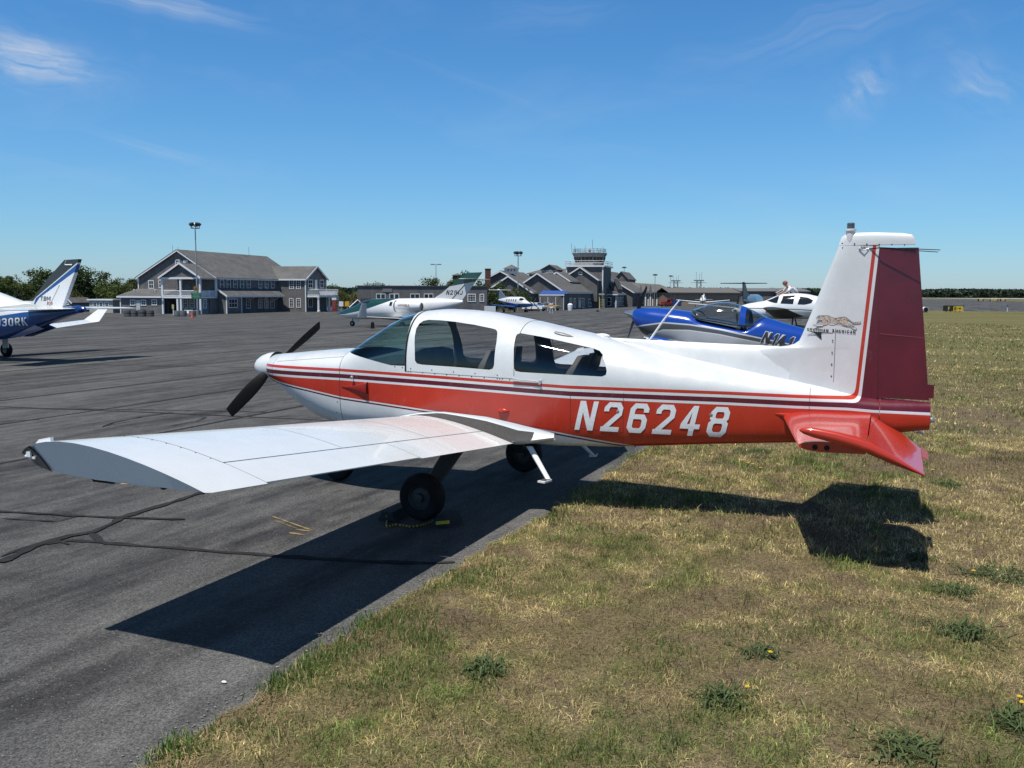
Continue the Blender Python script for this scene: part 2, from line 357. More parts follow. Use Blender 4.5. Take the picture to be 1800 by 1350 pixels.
def turf_mat():
    m = bpy.data.materials.new('turf_soil'); m.use_nodes = True; T = NT(m.node_tree); b = T.n['Principled BSDF']
    p = T.node('ShaderNodeTexCoord').outputs['Object']
    n1 = T.noise(p, .55, 6, .62); n2 = T.noise(p, 3.1, 6, .65); n3 = T.noise(T.scale(p, (.07, .30, 1)), 1.0, 5, .6); n4 = T.noise(p, 40, 4, .7)
    c = T.ramp(T.m('ADD', T.m('MULTIPLY', n1, .5), T.m('MULTIPLY', n2, .5)), [(.36, (.085, .060, .042)), (.46, (.150, .116, .074)), (.55, (.155, .130, .064)), (.66, (.105, .100, .042))])
    far = T.ramp(n3, [(.35, (.090, .098, .030)), (.5, (.132, .128, .047)), (.65, (.182, .162, .070))])
    sx = T.node('ShaderNodeSeparateXYZ'); T.put(sx.inputs[0], p)
    c = T.mix(T.rng(sx.outputs[1], 8, 26, 0, .75), c, far)
    c = T.mix(1.0, c, T.ramp(n4, [(.25, (.30,)*3), (.7, (1.5,)*3)]), 'MULTIPLY')
    T.put(b.inputs['Base Color'], c); b.inputs['Roughness'].default_value = .95; b.inputs['Specular IOR Level'].default_value = .1
    bp = T.node('ShaderNodeBump'); bp.inputs['Strength'].default_value = .8; bp.inputs['Distance'].default_value = .03
    T.put(bp.inputs['Height'], T.m('ADD', n4, n2)); T.put(b.inputs['Normal'], bp.outputs[0]); return m
TURF = turf_mat()
FIELD = mat('field_grass', (.125, .122, .048), .95, var=.3, vscale=.02, spec=.1)
CONC = mat('pale_concrete', (.33, .32, .30), .85, var=.12, vscale=.2)
def sheet_grid(name, xs, ys, zf, m, kind='structure'):
    mb = MB(); mb.rows([[(x, y, zf(x, y)) for x in xs] for y in ys], False)
    return tag(mb.obj(name, m, fix=False), kind=kind)
def geo(a, b, n, k=1.25):
    s = np.array([k**i for i in range(n)]); s = np.concatenate([[0], np.cumsum(s)]); return list(a+(b-a)*s/s[-1])
xs = sorted([-x for x in geo(2, 5000, 26, 1.3)] + [-71.71, -30, 0, 2] + geo(4, 5000, 18, 1.4)); ys = [-400, -60]+geo(-30, 6000, 24, 1.3)
sheet_grid('terrain', xs, ys, lambda x, y: H(x)-.12, FIELD)
ramp_xs = [-420, -300, -230, -195, -170, -140, -110, -85, -71.71, -60, -40, -30, -20, -14, -10, -7, -5, -4, -3.2, -2.6, -2, -1.5, -1, -.5, 0, .6, 1.4, 2.4, 3.75]
ramp = sheet_grid('ramp', ramp_xs, [-40, -12, 0, 20, 60, 110, 112, 200, 330], lambda x, y: H(x), ASPH)
tx = [gpt(*q) for q in [(1500, 547), (1640, 547), (1800, 549), (1960, 550), (1960, 533), (1800, 530.5), (1705, 527), (1540, 526.2)]]
mb = MB(); mb.sheet([(p.x, p.y, .006) for p in tx]); tag(mb.obj('taxiway', ASPH, fix=False), kind='structure')
mb = MB(); mb.sheet([(p.x, p.y, .02) for p in [gpt(1430, 525.4), gpt(1800, 525.9), gpt(1950, 526.2), gpt(1950, 523.2), gpt(1800, 522.8), gpt(1430, 522.6)]])
tag(mb.obj('runway', CONC, fix=False), kind='structure')
# turf with an uneven edge against the asphalt
def tz(x, y):
    e = float(edge_x(y)); d = x-e
    return .008+.035*min(1, d/.25)*(.55+.9*float(fbm(x*1.6, y*1.6, 21, 3))-.3) if d < 9 else .028
gy = list(np.arange(-8, 6, .06))+list(np.arange(6, 13, .16))+geo(13, 116, 40, 1.06)
off = [0, .02, .05]+list(np.arange(.1, 2.6, .075))+list(np.arange(2.6, 7.5, .14))+geo(7.6, 120, 16, 1.35)
mb = MB(); mb.rows([[(float(edge_x(y))+d, y, tz(float(edge_x(y))+d, y)) for d in off] for y in gy], False)
turf = tag(mb.obj('turf', TURF, fix=False), kind='structure')
# sealed joints and cracks of the ramp: tar bands that lie on the asphalt
def band(pts, wd, lift=.004, rag=.35, step=.12, seed=0):
    P = [Vector(p) for p in pts]; out = []
    for a, b in zip(P, P[1:]):
        n = max(1, int((b-a).length/step))
        for i in range(n): out.append(a.lerp(b, i/n))
    out.append(P[-1]); L = []; rw = random.Random(seed)
    ph = rw.random()*50
    for i, p in enumerate(out):
        d = (out[min(i+1, len(out)-1)]-out[max(i-1, 0)]).normalized(); nrm = Vector((-d.y, d.x, 0))
        wob = .6*wd*(float(fbm(i*.23+ph, ph, seed, 3))-.5); w1 = wd*(1+rag*2*(float(vnoise(i*.5+ph, 1.3, seed+1))-.5))
        if i in (0, len(out)-1): w1 *= .5
        q = p+nrm*wob; L.append([(q.x+nrm.x*s*w1/2, q.y+nrm.y*s*w1/2, H(q.x)+lift) for s in (-1, -.4, .4, 1)])
    mb = MB(); mb.rows(L, False); return mb
k = 0
for x0, x1, y0, y1, wd in [(-3.25, -3.75, -3, 70, .085), (-6.5, -7.05, -2, 80, .09), (-9.8, -10.2, 0, 90, .11), (-13.1, -14.2, 2, 95, .11), (-17.0, -18.4, 4, 100, .12), (-20.6, -22, 8, 100, .13),
                           (-24.8, -25.6, 10, 105, .13), (-30, -31, 16, 105, .14), (-36, -37, 22, 105, .15), (-44, -45, 24, 105, .16), (-54, -55, 30, 105, .17), (-65, -66, 40, 105, .2)]:
    k += 1; n = 14; pts = [(x0+(x1-x0)*i/n+.12*(float(fbm(i*.7, x0, 3))-.5), y0+(y1-y0)*i/n, 0) for i in range(n+1)]
    band(pts, wd, .004, .4, .5 if y1 > 50 else .2, k).obj('joint_seal', SEAL, ramp, fix=False)
for y0 in (4.0, 13.5, 24.5, 38, 55, 74):
    k += 1; pts = [(-70+i*3.6, y0+.5*(float(fbm(i*.37, y0, 4))-.5)+(-70+i*3.6)*.02, 0) for i in range(20)]
    band(pts, .05+.001*y0, .0055, .5, .4, k).obj('joint_seal', SEAL, ramp, fix=False)
CR = [([(0, 990), (60, 962), (120, 943), (165, 936), (215, 911), (345, 870), (420, 848)], .085), ([(-60, 898), (0, 900), (80, 905), (160, 909), (225, 912), (325, 914)], .05),
      ([(30, 972), (70, 958), (125, 951), (220, 958), (330, 966), (440, 975), (560, 983), (650, 987), (760, 991), (800, 990)], .07), ([(160, 938), (186, 958)], .06),
      ([(120, 958), (90, 949), (40, 965), (0, 980)], .045), ([(180, 751), (200, 743), (250, 733), (305, 725)], .045), ([(185, 749), (225, 742), (300, 731)], .03),
      ([(300, 749), (345, 741), (363, 734), (350, 733)], .03), ([(0, 719), (145, 719.5), (330, 722), (470, 725)], .05), ([(0, 741), (70, 738)], .05), ([(395, 738), (520, 731)], .035),
      ([(140, 907), (100, 918), (0, 912)], .03)]
for pts, wd in CR:
    k += 1; band([gpt(*q) for q in pts], wd*.85, .007+.0006*(k % 7), .55, .05, k).obj('crack_seal', SEAL, ramp, fix=False)
PAINT = mat('worn_yellow_paint', (.26, .185, .075), .8, var=.4, vscale=14); OPAINT = mat('worn_orange_paint', (.55, .25, .05), .8, var=.25, vscale=14)
mb = MB()
for a, b, wd in [((478, 908), (552, 934), .016), ((484, 916), (520, 929), .012), ((508, 937), (535, 941), .025), ((520, 931), (548, 935), .02)]:
    t = band([gpt(*a), gpt(*b)], wd, .0045, .9, .03, 60); mb.add(t.v, t.f)
mb.obj('paint_scrape', PAINT, ramp, fix=False)
band([gpt(212, 851), gpt(246, 849)], .075, .0045, .2, .05, 71).obj('paint_mark', OPAINT, ramp, fix=False)
# ------------------------------------------------------------------ grass blades
def blade_mat(name):
    m = bpy.data.materials.new(name); m.use_nodes = True; T = NT(m.node_tree); b = T.n['Principled BSDF']
    at_ = T.node('ShaderNodeAttribute'); at_.attribute_name = 'tint'
    T.put(b.inputs['Base Color'], at_.outputs['Color']); b.inputs['Roughness'].default_value = .6; b.inputs['Specular IOR Level'].default_value = .25
    tl = T.node('ShaderNodeBsdfTranslucent'); T.put(tl.inputs[0], at_.outputs['Color'])
    ms = T.node('ShaderNodeMixShader'); ms.inputs[0].default_value = .35; T.l.new(b.outputs[0], ms.inputs[1]); T.l.new(tl.outputs[0], ms.inputs[2])
    T.l.new(ms.outputs[0], T.n['Material Output'].inputs[0]); return m
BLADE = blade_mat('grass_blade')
def blades_mesh(name, P, hgt, wid, colr, lean=.5, m=None):
    n = len(P); a = RNG.uniform(0, 2*np.pi, n); la = RNG.uniform(0, 2*np.pi, n); ln = RNG.uniform(.1, 1, n)*lean*hgt
    dx, dy = np.cos(a)*wid/2, np.sin(a)*wid/2; lx, ly = np.cos(la)*ln, np.sin(la)*ln
    V = np.zeros((n, 5, 3)); x, y, z = P[:, 0], P[:, 1], P[:, 2]
    V[:, 0] = np.stack([x-dx, y-dy, z-.004], 1); V[:, 1] = np.stack([x+dx, y+dy, z-.004], 1)
    V[:, 2] = np.stack([x-dx*.8+lx*.35, y-dy*.8+ly*.35, z+hgt*.62], 1); V[:, 3] = np.stack([x+dx*.8+lx*.35, y+dy*.8+ly*.35, z+hgt*.62], 1)
    hh = np.sqrt(np.maximum(hgt**2-.6*ln**2, (hgt*.4)**2)); V[:, 4] = np.stack([x+lx, y+ly, z+hh], 1)
    me = bpy.data.meshes.new(name); me.vertices.add(n*5); me.vertices.foreach_set('co', V.reshape(-1))
    b = (np.arange(n)*5)[:, None]
    tri = np.concatenate([b+np.array([[0, 1, 3]]), b+np.array([[0, 3, 2]]), b+np.array([[2, 3, 4]])], 1).reshape(-1)
    me.loops.add(len(tri)); me.loops.foreach_set('vertex_index', tri.astype(np.int32)); me.polygons.add(len(tri)//3)
    me.polygons.foreach_set('loop_start', np.arange(0, len(tri), 3, dtype=np.int32)); me.update(calc_edges=True)
    at_ = me.color_attributes.new('tint', 'FLOAT_COLOR', 'POINT'); c = np.ones((n, 5, 4)); c[:, :, :3] = colr[:, None, :]
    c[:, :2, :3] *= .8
    at_.data.foreach_set('color', c.reshape(-1)); me.materials.append(m or BLADE); return me
def in_view(P, mg=330):
    d = P-CAM; z = d@_fw; u = 900+FPX*(d@_rt)/z; v = 675-FPX*(d@_up)/z
    return (z > .5) & (u > -mg) & (u < 1800+mg) & (v < 1350+mg)
def scatter(n, x0, x1, y0, y1):
    p = np.stack([RNG.uniform(x0, x1, n), RNG.uniform(y0, y1, n), np.full(n, .03)], 1)
    return p[in_view(p) & (p[:, 0] > edge_x(p[:, 1])+.02)]
STRAW = np.array([.480, .390, .205]); DRYG = np.array([.300, .270, .105]); GREEN = np.array([.140, .195, .054]); BROWN = np.array([.185, .125, .085])
def turf_cols(p, boost=0):
    x, y = p[:, 0], p[:, 1]; n = len(p); dx = x-edge_x(y)
    g = .6*fbm(x*.8, y*.8, 31, 4)+.4*fbm(x*3.3, y*3.3, 37, 3)+.26*(RNG.random(n)-.5)+boost; cl_ = vnoise(x*8.5, y*8.5, 61); g = g+.17*(cl_-.5)+.10*(vnoise(x*18, y*18, 63)-.5); br = .45*fbm(x*.9+40, y*.9, 47, 4)+.4*fbm(x*2.6+40, y*2.6, 49, 3)+.15*vnoise(x*7, y*7, 51)
    e = np.clip(1-dx/.9, 0, 1); br = br+.10*e*np.clip((-3.2-y)/1.2, 0, 1)+.05*e
    t = np.clip((g-.44)/.14, 0, 1)[:, None]; c = STRAW*(1-t)+DRYG*t
    t2 = np.clip((g-.545)/.10, 0, 1)[:, None]; c = c*(1-t2)+GREEN*t2
    t3 = (np.clip((br-.52)/.10, 0, 1)*.75)[:, None]; c = c*(1-t3)+BROWN*t3
    return c*np.exp(RNG.normal(0, .38, (n, 1)))*(.58+.90*vnoise(x*13, y*13, 67))[:, None]*(.75+.5*vnoise(x*4.5, y*4.5, 69))[:, None]*np.stack([np.ones(n), RNG.uniform(.93, 1.05, n), RNG.uniform(.8, 1.1, n)], 1), g, br
def lay(name, p, h, wd, lean=.8, boost=0, bare=.35, flat=.0):
    c, g, br = turf_cols(p, boost)
    keep = RNG.random(len(p)) > np.clip((br-.50)/.12, 0, 1)*.72
    p, c, g = p[keep], c[keep], g[keep]
    p[:, 2] = .010+.02*fbm(p[:, 0]*1.6, p[:, 1]*1.6, 21, 3)
    hh = np.exp(RNG.normal(0, .35, len(p)))*h*(.55+.9*vnoise(p[:, 0]*11, p[:, 1]*11, 73))*(1+.45*np.clip((g-.5)/.15, 0, 1))*np.clip((p[:, 0]-edge_x(p[:, 1]))/.12, .4, 1)
    tag(link(name, blades_mesh(name, p, hh, wd*RNG.uniform(.7, 1.4, len(p)), c, lean)), kind='stuff')
def litter(name, p, L, wd):
    """dead stalks lying flat between the blades"""
    n = len(p); c, g, br = turf_cols(p); c = c*.55+(STRAW*RNG.uniform(.45, 1.15, (n, 1)))*.45; a = RNG.uniform(0, 6.283, n); l_ = L*np.exp(RNG.normal(0, .4, n)); d = np.stack([np.cos(a), np.sin(a)], 1); s_ = np.stack([-d[:, 1], d[:, 0]], 1)*wd/2
    z = .014+.02*fbm(p[:, 0]*1.6, p[:, 1]*1.6, 21, 3); V = np.zeros((n, 4, 3)); z1 = z+RNG.uniform(0, .012, n); z2 = z+RNG.uniform(0, .022, n)
    V[:, 0, :2] = p[:, :2]-s_; V[:, 1, :2] = p[:, :2]+s_; V[:, 2, :2] = p[:, :2]+d*l_[:, None]+s_*.5; V[:, 3, :2] = p[:, :2]+d*l_[:, None]-s_*.5; V[:, :2, 2] = z1[:, None]; V[:, 2:, 2] = z2[:, None]
    me = bpy.data.meshes.new(name); me.vertices.add(n*4); me.vertices.foreach_set('co', V.reshape(-1)); me.loops.add(n*4); me.loops.foreach_set('vertex_index', np.arange(n*4, dtype=np.int32)); me.polygons.add(n); me.polygons.foreach_set('loop_start', np.arange(0, n*4, 4, dtype=np.int32)); me.update(calc_edges=True)
    at_ = me.color_attributes.new('tint', 'FLOAT_COLOR', 'POINT'); cc = np.ones((n, 4, 4)); cc[:, :, :3] = c[:, None, :]; at_.data.foreach_set('color', cc.reshape(-1)); me.materials.append(BLADE); tag(link(name, me), kind='stuff')
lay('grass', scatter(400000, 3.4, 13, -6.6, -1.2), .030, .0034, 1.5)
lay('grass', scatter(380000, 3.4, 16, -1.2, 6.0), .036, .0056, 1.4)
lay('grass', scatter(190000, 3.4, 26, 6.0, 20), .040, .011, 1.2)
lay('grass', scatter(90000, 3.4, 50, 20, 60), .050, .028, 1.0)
litter('dead_grass', scatter(300000, 3.4, 13, -6.6, -1.2), .035, .0030); litter('dead_grass', scatter(180000, 3.4, 16, -1.2, 6.0), .045, .0050)
# long green tufts along the broken edge of the asphalt
T0 = []
for px, py, n, r in [(700, 1095, 420, .22), (730, 1125, 380, .20), (640, 1110, 300, .17), (560, 1170, 500, .20), (520, 1195, 520, .20), (505, 1215, 300, .15), (620, 1150, 320, .16), (850, 1020, 520, .24), (800, 1035, 300, .18), (890, 1000, 220, .16),
                     (330, 1325, 320, .14), (300, 1338, 200, .12), (690, 1190, 300, .16), (640, 1220, 260, .16), (960, 885, 260, .20), (1000, 865, 240, .2), (1085, 810, 220, .25), (1115, 805, 260, .3), (1060, 830, 150, .25), (740, 1090, 200, .18), (480, 1300, 200, .14), (850, 1190, 220, .13), (1010, 960, 160, .2), (1330, 1120, 130, .16), (1180, 1150, 140, .16), (430, 1290, 160, .12)]:
    c = gpt(px, py); q = RNG.normal(0, 1, (n, 2))*r*.55; T0.append(np.stack([c.x+q[:, 0], c.y+q[:, 1], np.full(n, .02)], 1))
c = gpt(1387, 1280); q_ = RNG.normal(0, 1, (260, 2))*.05; T1 = np.stack([c.x+q_[:, 0], c.y+q_[:, 1]*.7, np.full(260, .02)], 1)
T0 = np.concatenate(T0); T0 = T0[T0[:, 0] > edge_x(T0[:, 1])-.04]
cc = (GREEN*np.array([.85, 1.05, .8]))*RNG.uniform(.5, 1.4, (len(T0), 1)); dry = RNG.random(len(T0)) < .16; cc[dry] = STRAW*1.05
tag(link('grass_tufts', blades_mesh('grass_tufts', T0, RNG.uniform(.02, .065, len(T0)), RNG.uniform(.0035, .007, len(T0)), cc, 1.0)), kind='stuff')
tag(link('straw_tuft', blades_mesh('straw_tuft', T1, RNG.uniform(.02, .06, 260), RNG.uniform(.003, .005, 260), STRAW*1.25*RNG.uniform(.8, 1.2, (260, 1)), 1.3)), kind='stuff')
# crumbs of asphalt and pebbles along the edge
mb = MB(); n = 0
for i in range(1100):
    y = random.uniform(-5.6, 4); x = float(edge_x(y))+random.gauss(-.02, .07); s = random.uniform(.002, .0075)
    mb.ball((x, y, .006+(.012 if x > 3.58 else 0)), s, 5, (1, random.uniform(.6, 1.2), .6))
tag(mb.obj('gravel', mat('gravel_grey', (.22, .21, .195), .9, var=.5, vscale=30), fix=False), kind='stuff')
p = gpt(394, 1201.5); mb = MB(); mb.ball((0, 0, .004), .011, 8, (1.5, .9, .55)); tag(link('pebble', mb.mesh('pebble', mat('white_stone', (.66, .65, .62), .8)), None, (p.x, p.y, .003)), 'single white pebble on the asphalt near the wing shadow', 'pebble')
# weeds and dandelions that can be told apart
WEED = blade_mat('weed_leaf')
def rosette(seed, n, r, h, col):
    rs = np.random.default_rng(seed); mb = []; V = []; F = []; Cc = []
    for i in range(n):
        a = rs.uniform(0, 6.283); L = r*rs.uniform(.25, 1.0); wv = .009*rs.uniform(.6, 1.3); up = h*.75*rs.uniform(.1, 1.4); o = rs.normal(0, r*.42, 2)
        d = np.array([math.cos(a), math.sin(a)]); s_ = np.array([-d[1], d[0]]); b0 = len(V); cj = col*rs.uniform(.6, 1.4)
        for f, wf, zf in [(0, .4, 0), (.35, .9, .75), (.7, 1, 1), (1, .1, .55)]:
            for sg in (-1, 1): q = o+d*L*f+s_*sg*wv*wf/2; V.append((q[0], q[1], up*zf+.004)); Cc.append((*cj, 1))
        for k in range(3): F.append((b0+2*k, b0+2*k+1, b0+2*k+3, b0+2*k+2))
    me = bpy.data.meshes.new('weed'); me.from_pydata(V, [], F); me.update(); at_ = me.color_attributes.new('tint', 'FLOAT_COLOR', 'POINT')
    at_.data.foreach_set('color', np.array(Cc).reshape(-1)); me.materials.append(WEED); return me
WL = [(1270, 1245, .13, .07, 'dark green weed clump left of the yellow dandelion, low in the grass'), (1695, 1125, .17, .07, 'broad blue green weed clump in the grass at right, widest of the low weeds'),
      (1335, 1160, .13, .04, 'flat weed rosette in the grass with a small yellow flower on it'), (855, 1190, .11, .06, 'spiky green weed in the bare patch beyond the long edge grass'),
      (1680, 1048, .14, .05, 'dark weed clump in the grass right of the tail shadow'), (1760, 1020, .22, .04, 'long low strip of dark weed at the right edge of the picture'),
      (1790, 1285, .14, .06, 'dark weed at the lower right corner below two yellow flowers'), (1590, 1330, .15, .05, 'grey green weed at the bottom of the picture right of the straw tuft'),
      (1615, 990, .10, .05, 'small dark weed at the right end of the tail shadow'), (1665, 860, .16, .05, 'small weed in the sun right of the red tailplane'), (1330, 800, .25, .06, 'dark weed patch on the grass just under the rear fuselage')]
for i, (px, py, r, h, lb) in enumerate(WL):
    o = link('weed', rosette(i+3, int(90+r*700), r, h, np.array([.10, .135, .052]))); p = gpt(px, py); o.location = (p.x, p.y, .024); tag(o, lb, 'weed', 'weeds in the grass')
FL = mat('flower_yellow', (.75, .52, .01), .6, var=.1); GST = mat('flower_stem', (.09, .13, .04), .7)
FLW = [(1311, 1229, 'single yellow dandelion right of the dark weed clump'), (1789, 1247, 'upper of two yellow flowers near the right edge of the grass'), (1793, 1257, 'lower of two yellow flowers near the right edge of the grass'),
       (1352, 1166, 'small yellow flower on the flat weed rosette'), (1709, 1018, 'yellow flower at the left end of the dark weed strip'), (1304, 817, 'leftmost yellow flower of the four under the rear fuselage'),
       (1322, 824, 'largest yellow flower of the four under the rear fuselage'), (1336, 831, 'lowest yellow flower of the four under the rear fuselage'), (1314, 822, 'yellow flower between two others under the rear fuselage'),
       (1638, 834, 'yellow flower beside the tip of the red tailplane'), (1686, 782, 'yellow flower far out in the grass right of the tail')]
for i, (px, py, lb) in enumerate(FLW):
    p = gpt(px, py+3); o = empty('dandelion', lb, 'flower', (p.x, p.y, .02), group='yellow flowers in the grass'); s = .013*(1+.10*max(0, (p.y+4)))
    mb = MB(); mb.tube([(0, 0, 0), (.004, 0, .05)], .0022, 5); mb.obj('stem', GST, o)
    mb = MB()
    for q in range(14):
        a = q*2.399; rr = s*(.55 if q < 5 else 1); zz = .052+(.006 if q < 5 else 0); d = Vector((math.cos(a), math.sin(a), .25)); e = Vector((-math.sin(a), math.cos(a), 0))
        c = Vector((.004, 0, zz)); mb.add([c, c+d*rr*.6+e*rr*.3, c+d*rr, c+d*rr*.6-e*rr*.3], [(0, 1, 2, 3)])
    mb.ball((.004, 0, .053), s*.4, 8, (1, 1, .5)); mb.obj('flower_head', FL, o, fix=False)
# ------------------------------------------------------------------ the red and white low wing aeroplane
def lerp(x, xs_, ys_): return float(np.interp(x, xs_, ys_))
class Fus:
    """fuselage surface: flat-sided sections given by half width, bottom, shoulder, top and corner sharpness along x"""
    def __init__(s, **t): s.t = t
    def g(s, k, x): a = s.t[k]; return lerp(x, [q[0] for q in a], [q[1] for q in a])
    def pt(s, x, t):                                   # t 0 left shoulder, pi/2 top, pi right shoulder, 3pi/2 bottom
        hw, zs, n, nb = s.g('hw', x), s.g('zs', x), s.g('n', x), s.g('nb', x); c, q = math.cos(t), math.sin(t)
        if q >= 0: e = 2/n; z = zs+(s.g('zt', x)-zs)*abs(q)**e
        else: e = 2/nb; z = zs-(zs-s.g('zb', x))*abs(q)**e
        return Vector((x, -hw*math.copysign(abs(c)**e, c), z))
    def tz(s, x, z):                                   # left-side t for a height
        zs = s.g('zs', x)
        if z >= zs: r = min(1, (z-zs)/max(1e-6, s.g('zt', x)-zs)); return math.asin(r**(s.g('n', x)/2))
        r = min(1, (zs-z)/max(1e-6, zs-s.g('zb', x))); return -math.asin(r**(s.g('nb', x)/2))
    def y(s, x, z): return -s.pt(x, s.tz(x, z)).y       # half width at that height
    def nrm(s, x, t, h=.004):
        a = s.pt(x+h, t)-s.pt(x-h, t); b = s.pt(x, t+h)-s.pt(x, t-h); n = b.cross(a); n.normalize()
        p = s.pt(x, t); c = Vector((x, 0, s.g('zs', x)))
        return n if n.dot(p-c) > 0 else -n
    def side(s, px, py):                               # photograph pixel -> (x, z) on the left side
        y = -.45
        for _ in range(40):
            p = on_y(px, py, y); zz = min(max(p.z, s.g('zb', p.x)+.002), s.g('zt', p.x)-.002); y = .5*y-.5*s.y(p.x, zz)
        return p.x, p.z
F = Fus(hw=[(.27, .20), (.33, .275), (.45, .345), (.6, .40), (.8, .45), (1.0, .48), (1.4, .53), (3.45, .53), (3.8, .505), (4.2, .455), (4.7, .38), (5.2, .30), (5.7, .213), (6.1, .15), (6.4, .11), (6.72, .065)],
        zb=[(.27, 1.055), (.34, 1.02), (.42, .985), (.5, .94), (.6, .875), (.75, .78), (.95, .685), (1.2, .635), (1.5, .62), (3.6, .585), (4.2, .61), (5.0, .675), (5.76, .728), (6.1, .775), (6.4, .835), (6.72, .885)],
        zs=[(.27, 1.18), (1.0, 1.17), (1.45, 1.19), (1.9, 1.235), (3.3, 1.235), (4.1, 1.20), (5.0, 1.15), (5.8, 1.09), (6.3, 1.03), (6.72, .985)],
        zt=[(.27, 1.315), (.8, 1.37), (1.1, 1.397), (1.38, 1.412), (1.60, 1.565), (1.80, 1.690), (1.95, 1.764), (2.1, 1.803), (2.35, 1.826), (2.6, 1.818), (2.85, 1.797), (3.17, 1.742), (3.31, 1.716), (3.6, 1.657), (3.94, 1.594), (4.08, 1.560), (4.6, 1.448), (5.2, 1.335), (5.86, 1.215), (6.2, 1.14), (6.34, 1.13), (6.72, 1.112)],
        n=[(.27, 2.0), (.6, 2.3), (1.0, 2.5), (1.4, 2.6), (2.0, 2.6), (3.4, 2.5), (4.2, 2.2), (5, 2.0), (6.7, 2.0)],
        nb=[(.27, 2.0), (.6, 2.4), (1.0, 3.0), (1.5, 5), (3.6, 6), (4.6, 6), (6, 4.5), (6.7, 3)])
BL = [(0, 1.232), (.45, 1.233), (1.417, 1.238), (2.557, 1.208), (3.783, 1.169), (5.148, 1.158), (5.695, 1.146), (6.1, 1.144), (6.3, 1.132), (7.5, 1.115)]
ML = [(0, 1.10), (.45, 1.073), (.98, 1.015), (1.412, .961), (2.234, .891), (2.97, .832), (3.662, .747), (4.293, .652), (5.0, .50), (7.5, .2)]
def livery():
    m = bpy.data.materials.new('livery'); m.use_nodes = True; T = NT(m.node_tree); b = T.n['Principled BSDF']
    p = T.node('ShaderNodeTexCoord').outputs['Object']; s = T.node('ShaderNodeSeparateXYZ'); T.put(s.inputs[0], p); x, z = s.outputs[0], s.outputs[2]
    q = T.m('SUBTRACT', T.curve(x, BL, 0, 7.5, 0, 2), z)
    pp = T.m('SUBTRACT', x, T.m('MULTIPLY_ADD', T.m('SUBTRACT', z, 1.165), .0727, 6.148))
    sm = T.m('SMOOTH_MAX', pp, q, .10); e = T.m('SUBTRACT', z, T.curve(x, ML, 0, 7.5, 0, 2))
    wht, red, mar = (.64, .66, .665), (.47, .034, .016), (.105, .007, .020)
    def sel(f, a, b_): return T.mix(f, a, b_)
    top = sel(T.m('GREATER_THAN', sm, 0), wht, red); top = sel(T.m('GREATER_THAN', sm, .028), top, wht); top = sel(T.m('GREATER_THAN', sm, .052), top, mar)
    c = sel(T.m('GREATER_THAN', q, .093), top, wht); c = sel(T.m('GREATER_THAN', q, .115), c, red)
    low = sel(T.m('LESS_THAN', e, -.014), wht, mar); low = sel(T.m('LESS_THAN', e, -.029), low, wht)
    c = sel(T.m('LESS_THAN', e, 0), c, low)
    n1 = T.noise(p, 3.5, 6, .6); c = T.mix(1.0, c, T.ramp(n1, [(.25, (.88, .885, .89)), (.72, (1.03,)*3)]), 'MULTIPLY')
    n2 = T.noise(T.scale(p, (1, 1, .35)), 11, 5, .7); c = T.mix(T.m('MULTIPLY', T.rng(n2, .58, .80), .16), c, (.35, .33, .31))
    g = T.node('ShaderNodeNewGeometry'); c = T.mix(g.outputs['Backfacing'], c, (.05, .052, .056))
    T.put(b.inputs['Base Color'], c); T.put(b.inputs['Roughness'], T.rng(n1, .3, .7, .18, .34)); b.inputs['Coat Weight'].default_value = .22; b.inputs['Coat Roughness'].default_value = .08
    return m
LIV = livery()
AC = empty('light_aircraft', 'red and white single engine low wing aeroplane parked half on the grass in the foreground', 'aeroplane')
# outlines of the glazing on the left side, (x, z)
W1 = [F.side(*q) for q in [(729, 592), (731.5, 578), (737, 569), (744, 564), (753, 562), (775, 563), (800, 565.5), (835, 571), (866, 577.5), (872, 579.5), (874.5, 583.5), (873, 600), (870, 620), (868.5, 642), (866, 648), (860, 650), (800, 645), (742, 641), (733, 639), (729.5, 634), (729, 615)]]
W2 = [F.side(*q) for q in [(904, 604), (906, 592), (909, 587.5), (915, 585.5), (950, 591.5), (1000, 602.5), (1042, 612), (1054, 616.5), (1060, 624), (1064, 640), (1066.5, 652), (1065, 659), (1058, 662), (985, 658), (915, 654), (906, 652), (903, 645), (903, 625)]]
WS = [(1.40, 1.408), (1.62, 1.364), (1.80, 1.327), (1.955, 1.296), (1.985, 1.290), (2.05, 1.289), (2.142, 1.289), (2.144, 1.38), (2.143, 1.5), (2.138, 1.62), (2.128, 1.70), (2.115, 1.755), (2.10, 1.79)]
def dens(P, st=.05, closed=True):
    out = []
    for i in range(len(P) if closed else len(P)-1):
        a, b = P[i], P[(i+1) % len(P)]; n = max(1, int(math.hypot(b[0]-a[0], b[1]-a[1])/st))
        out += [(a[0]+(b[0]-a[0])*k/n, a[1]+(b[1]-a[1])*k/n) for k in range(n)]
    return out if closed else out+[P[-1]]
def xt(P): return [(x, F.tz(x, min(z, F.g('zt', x)-1e-4))) for x, z in P]
ws = xt(dens(WS, .05, False)); ws_poly = ws+[(2.10, math.pi/2)]+[(x, math.pi-t) for x, t in reversed(ws)]
ws_poly = [(1.392, math.pi/2)]+ws_poly
holes = [xt(dens(W1)), xt(dens(W2))]; holes += [[(x, math.pi-t) for x, t in h] for h in holes]; holes.append(ws_poly)
def inside(p, poly):
    x, y = p; r = False; j = len(poly)-1
    for i in range(len(poly)):
        xi, yi = poly[i]; xj, yj = poly[j]
        if (yi > y) != (yj > y) and x < (xj-xi)*(y-yi)/(yj-yi)+xi: r = not r
        j = i
    return r
XA, XB = 1.30, 4.30; NTOP = 44; NBOT = 30
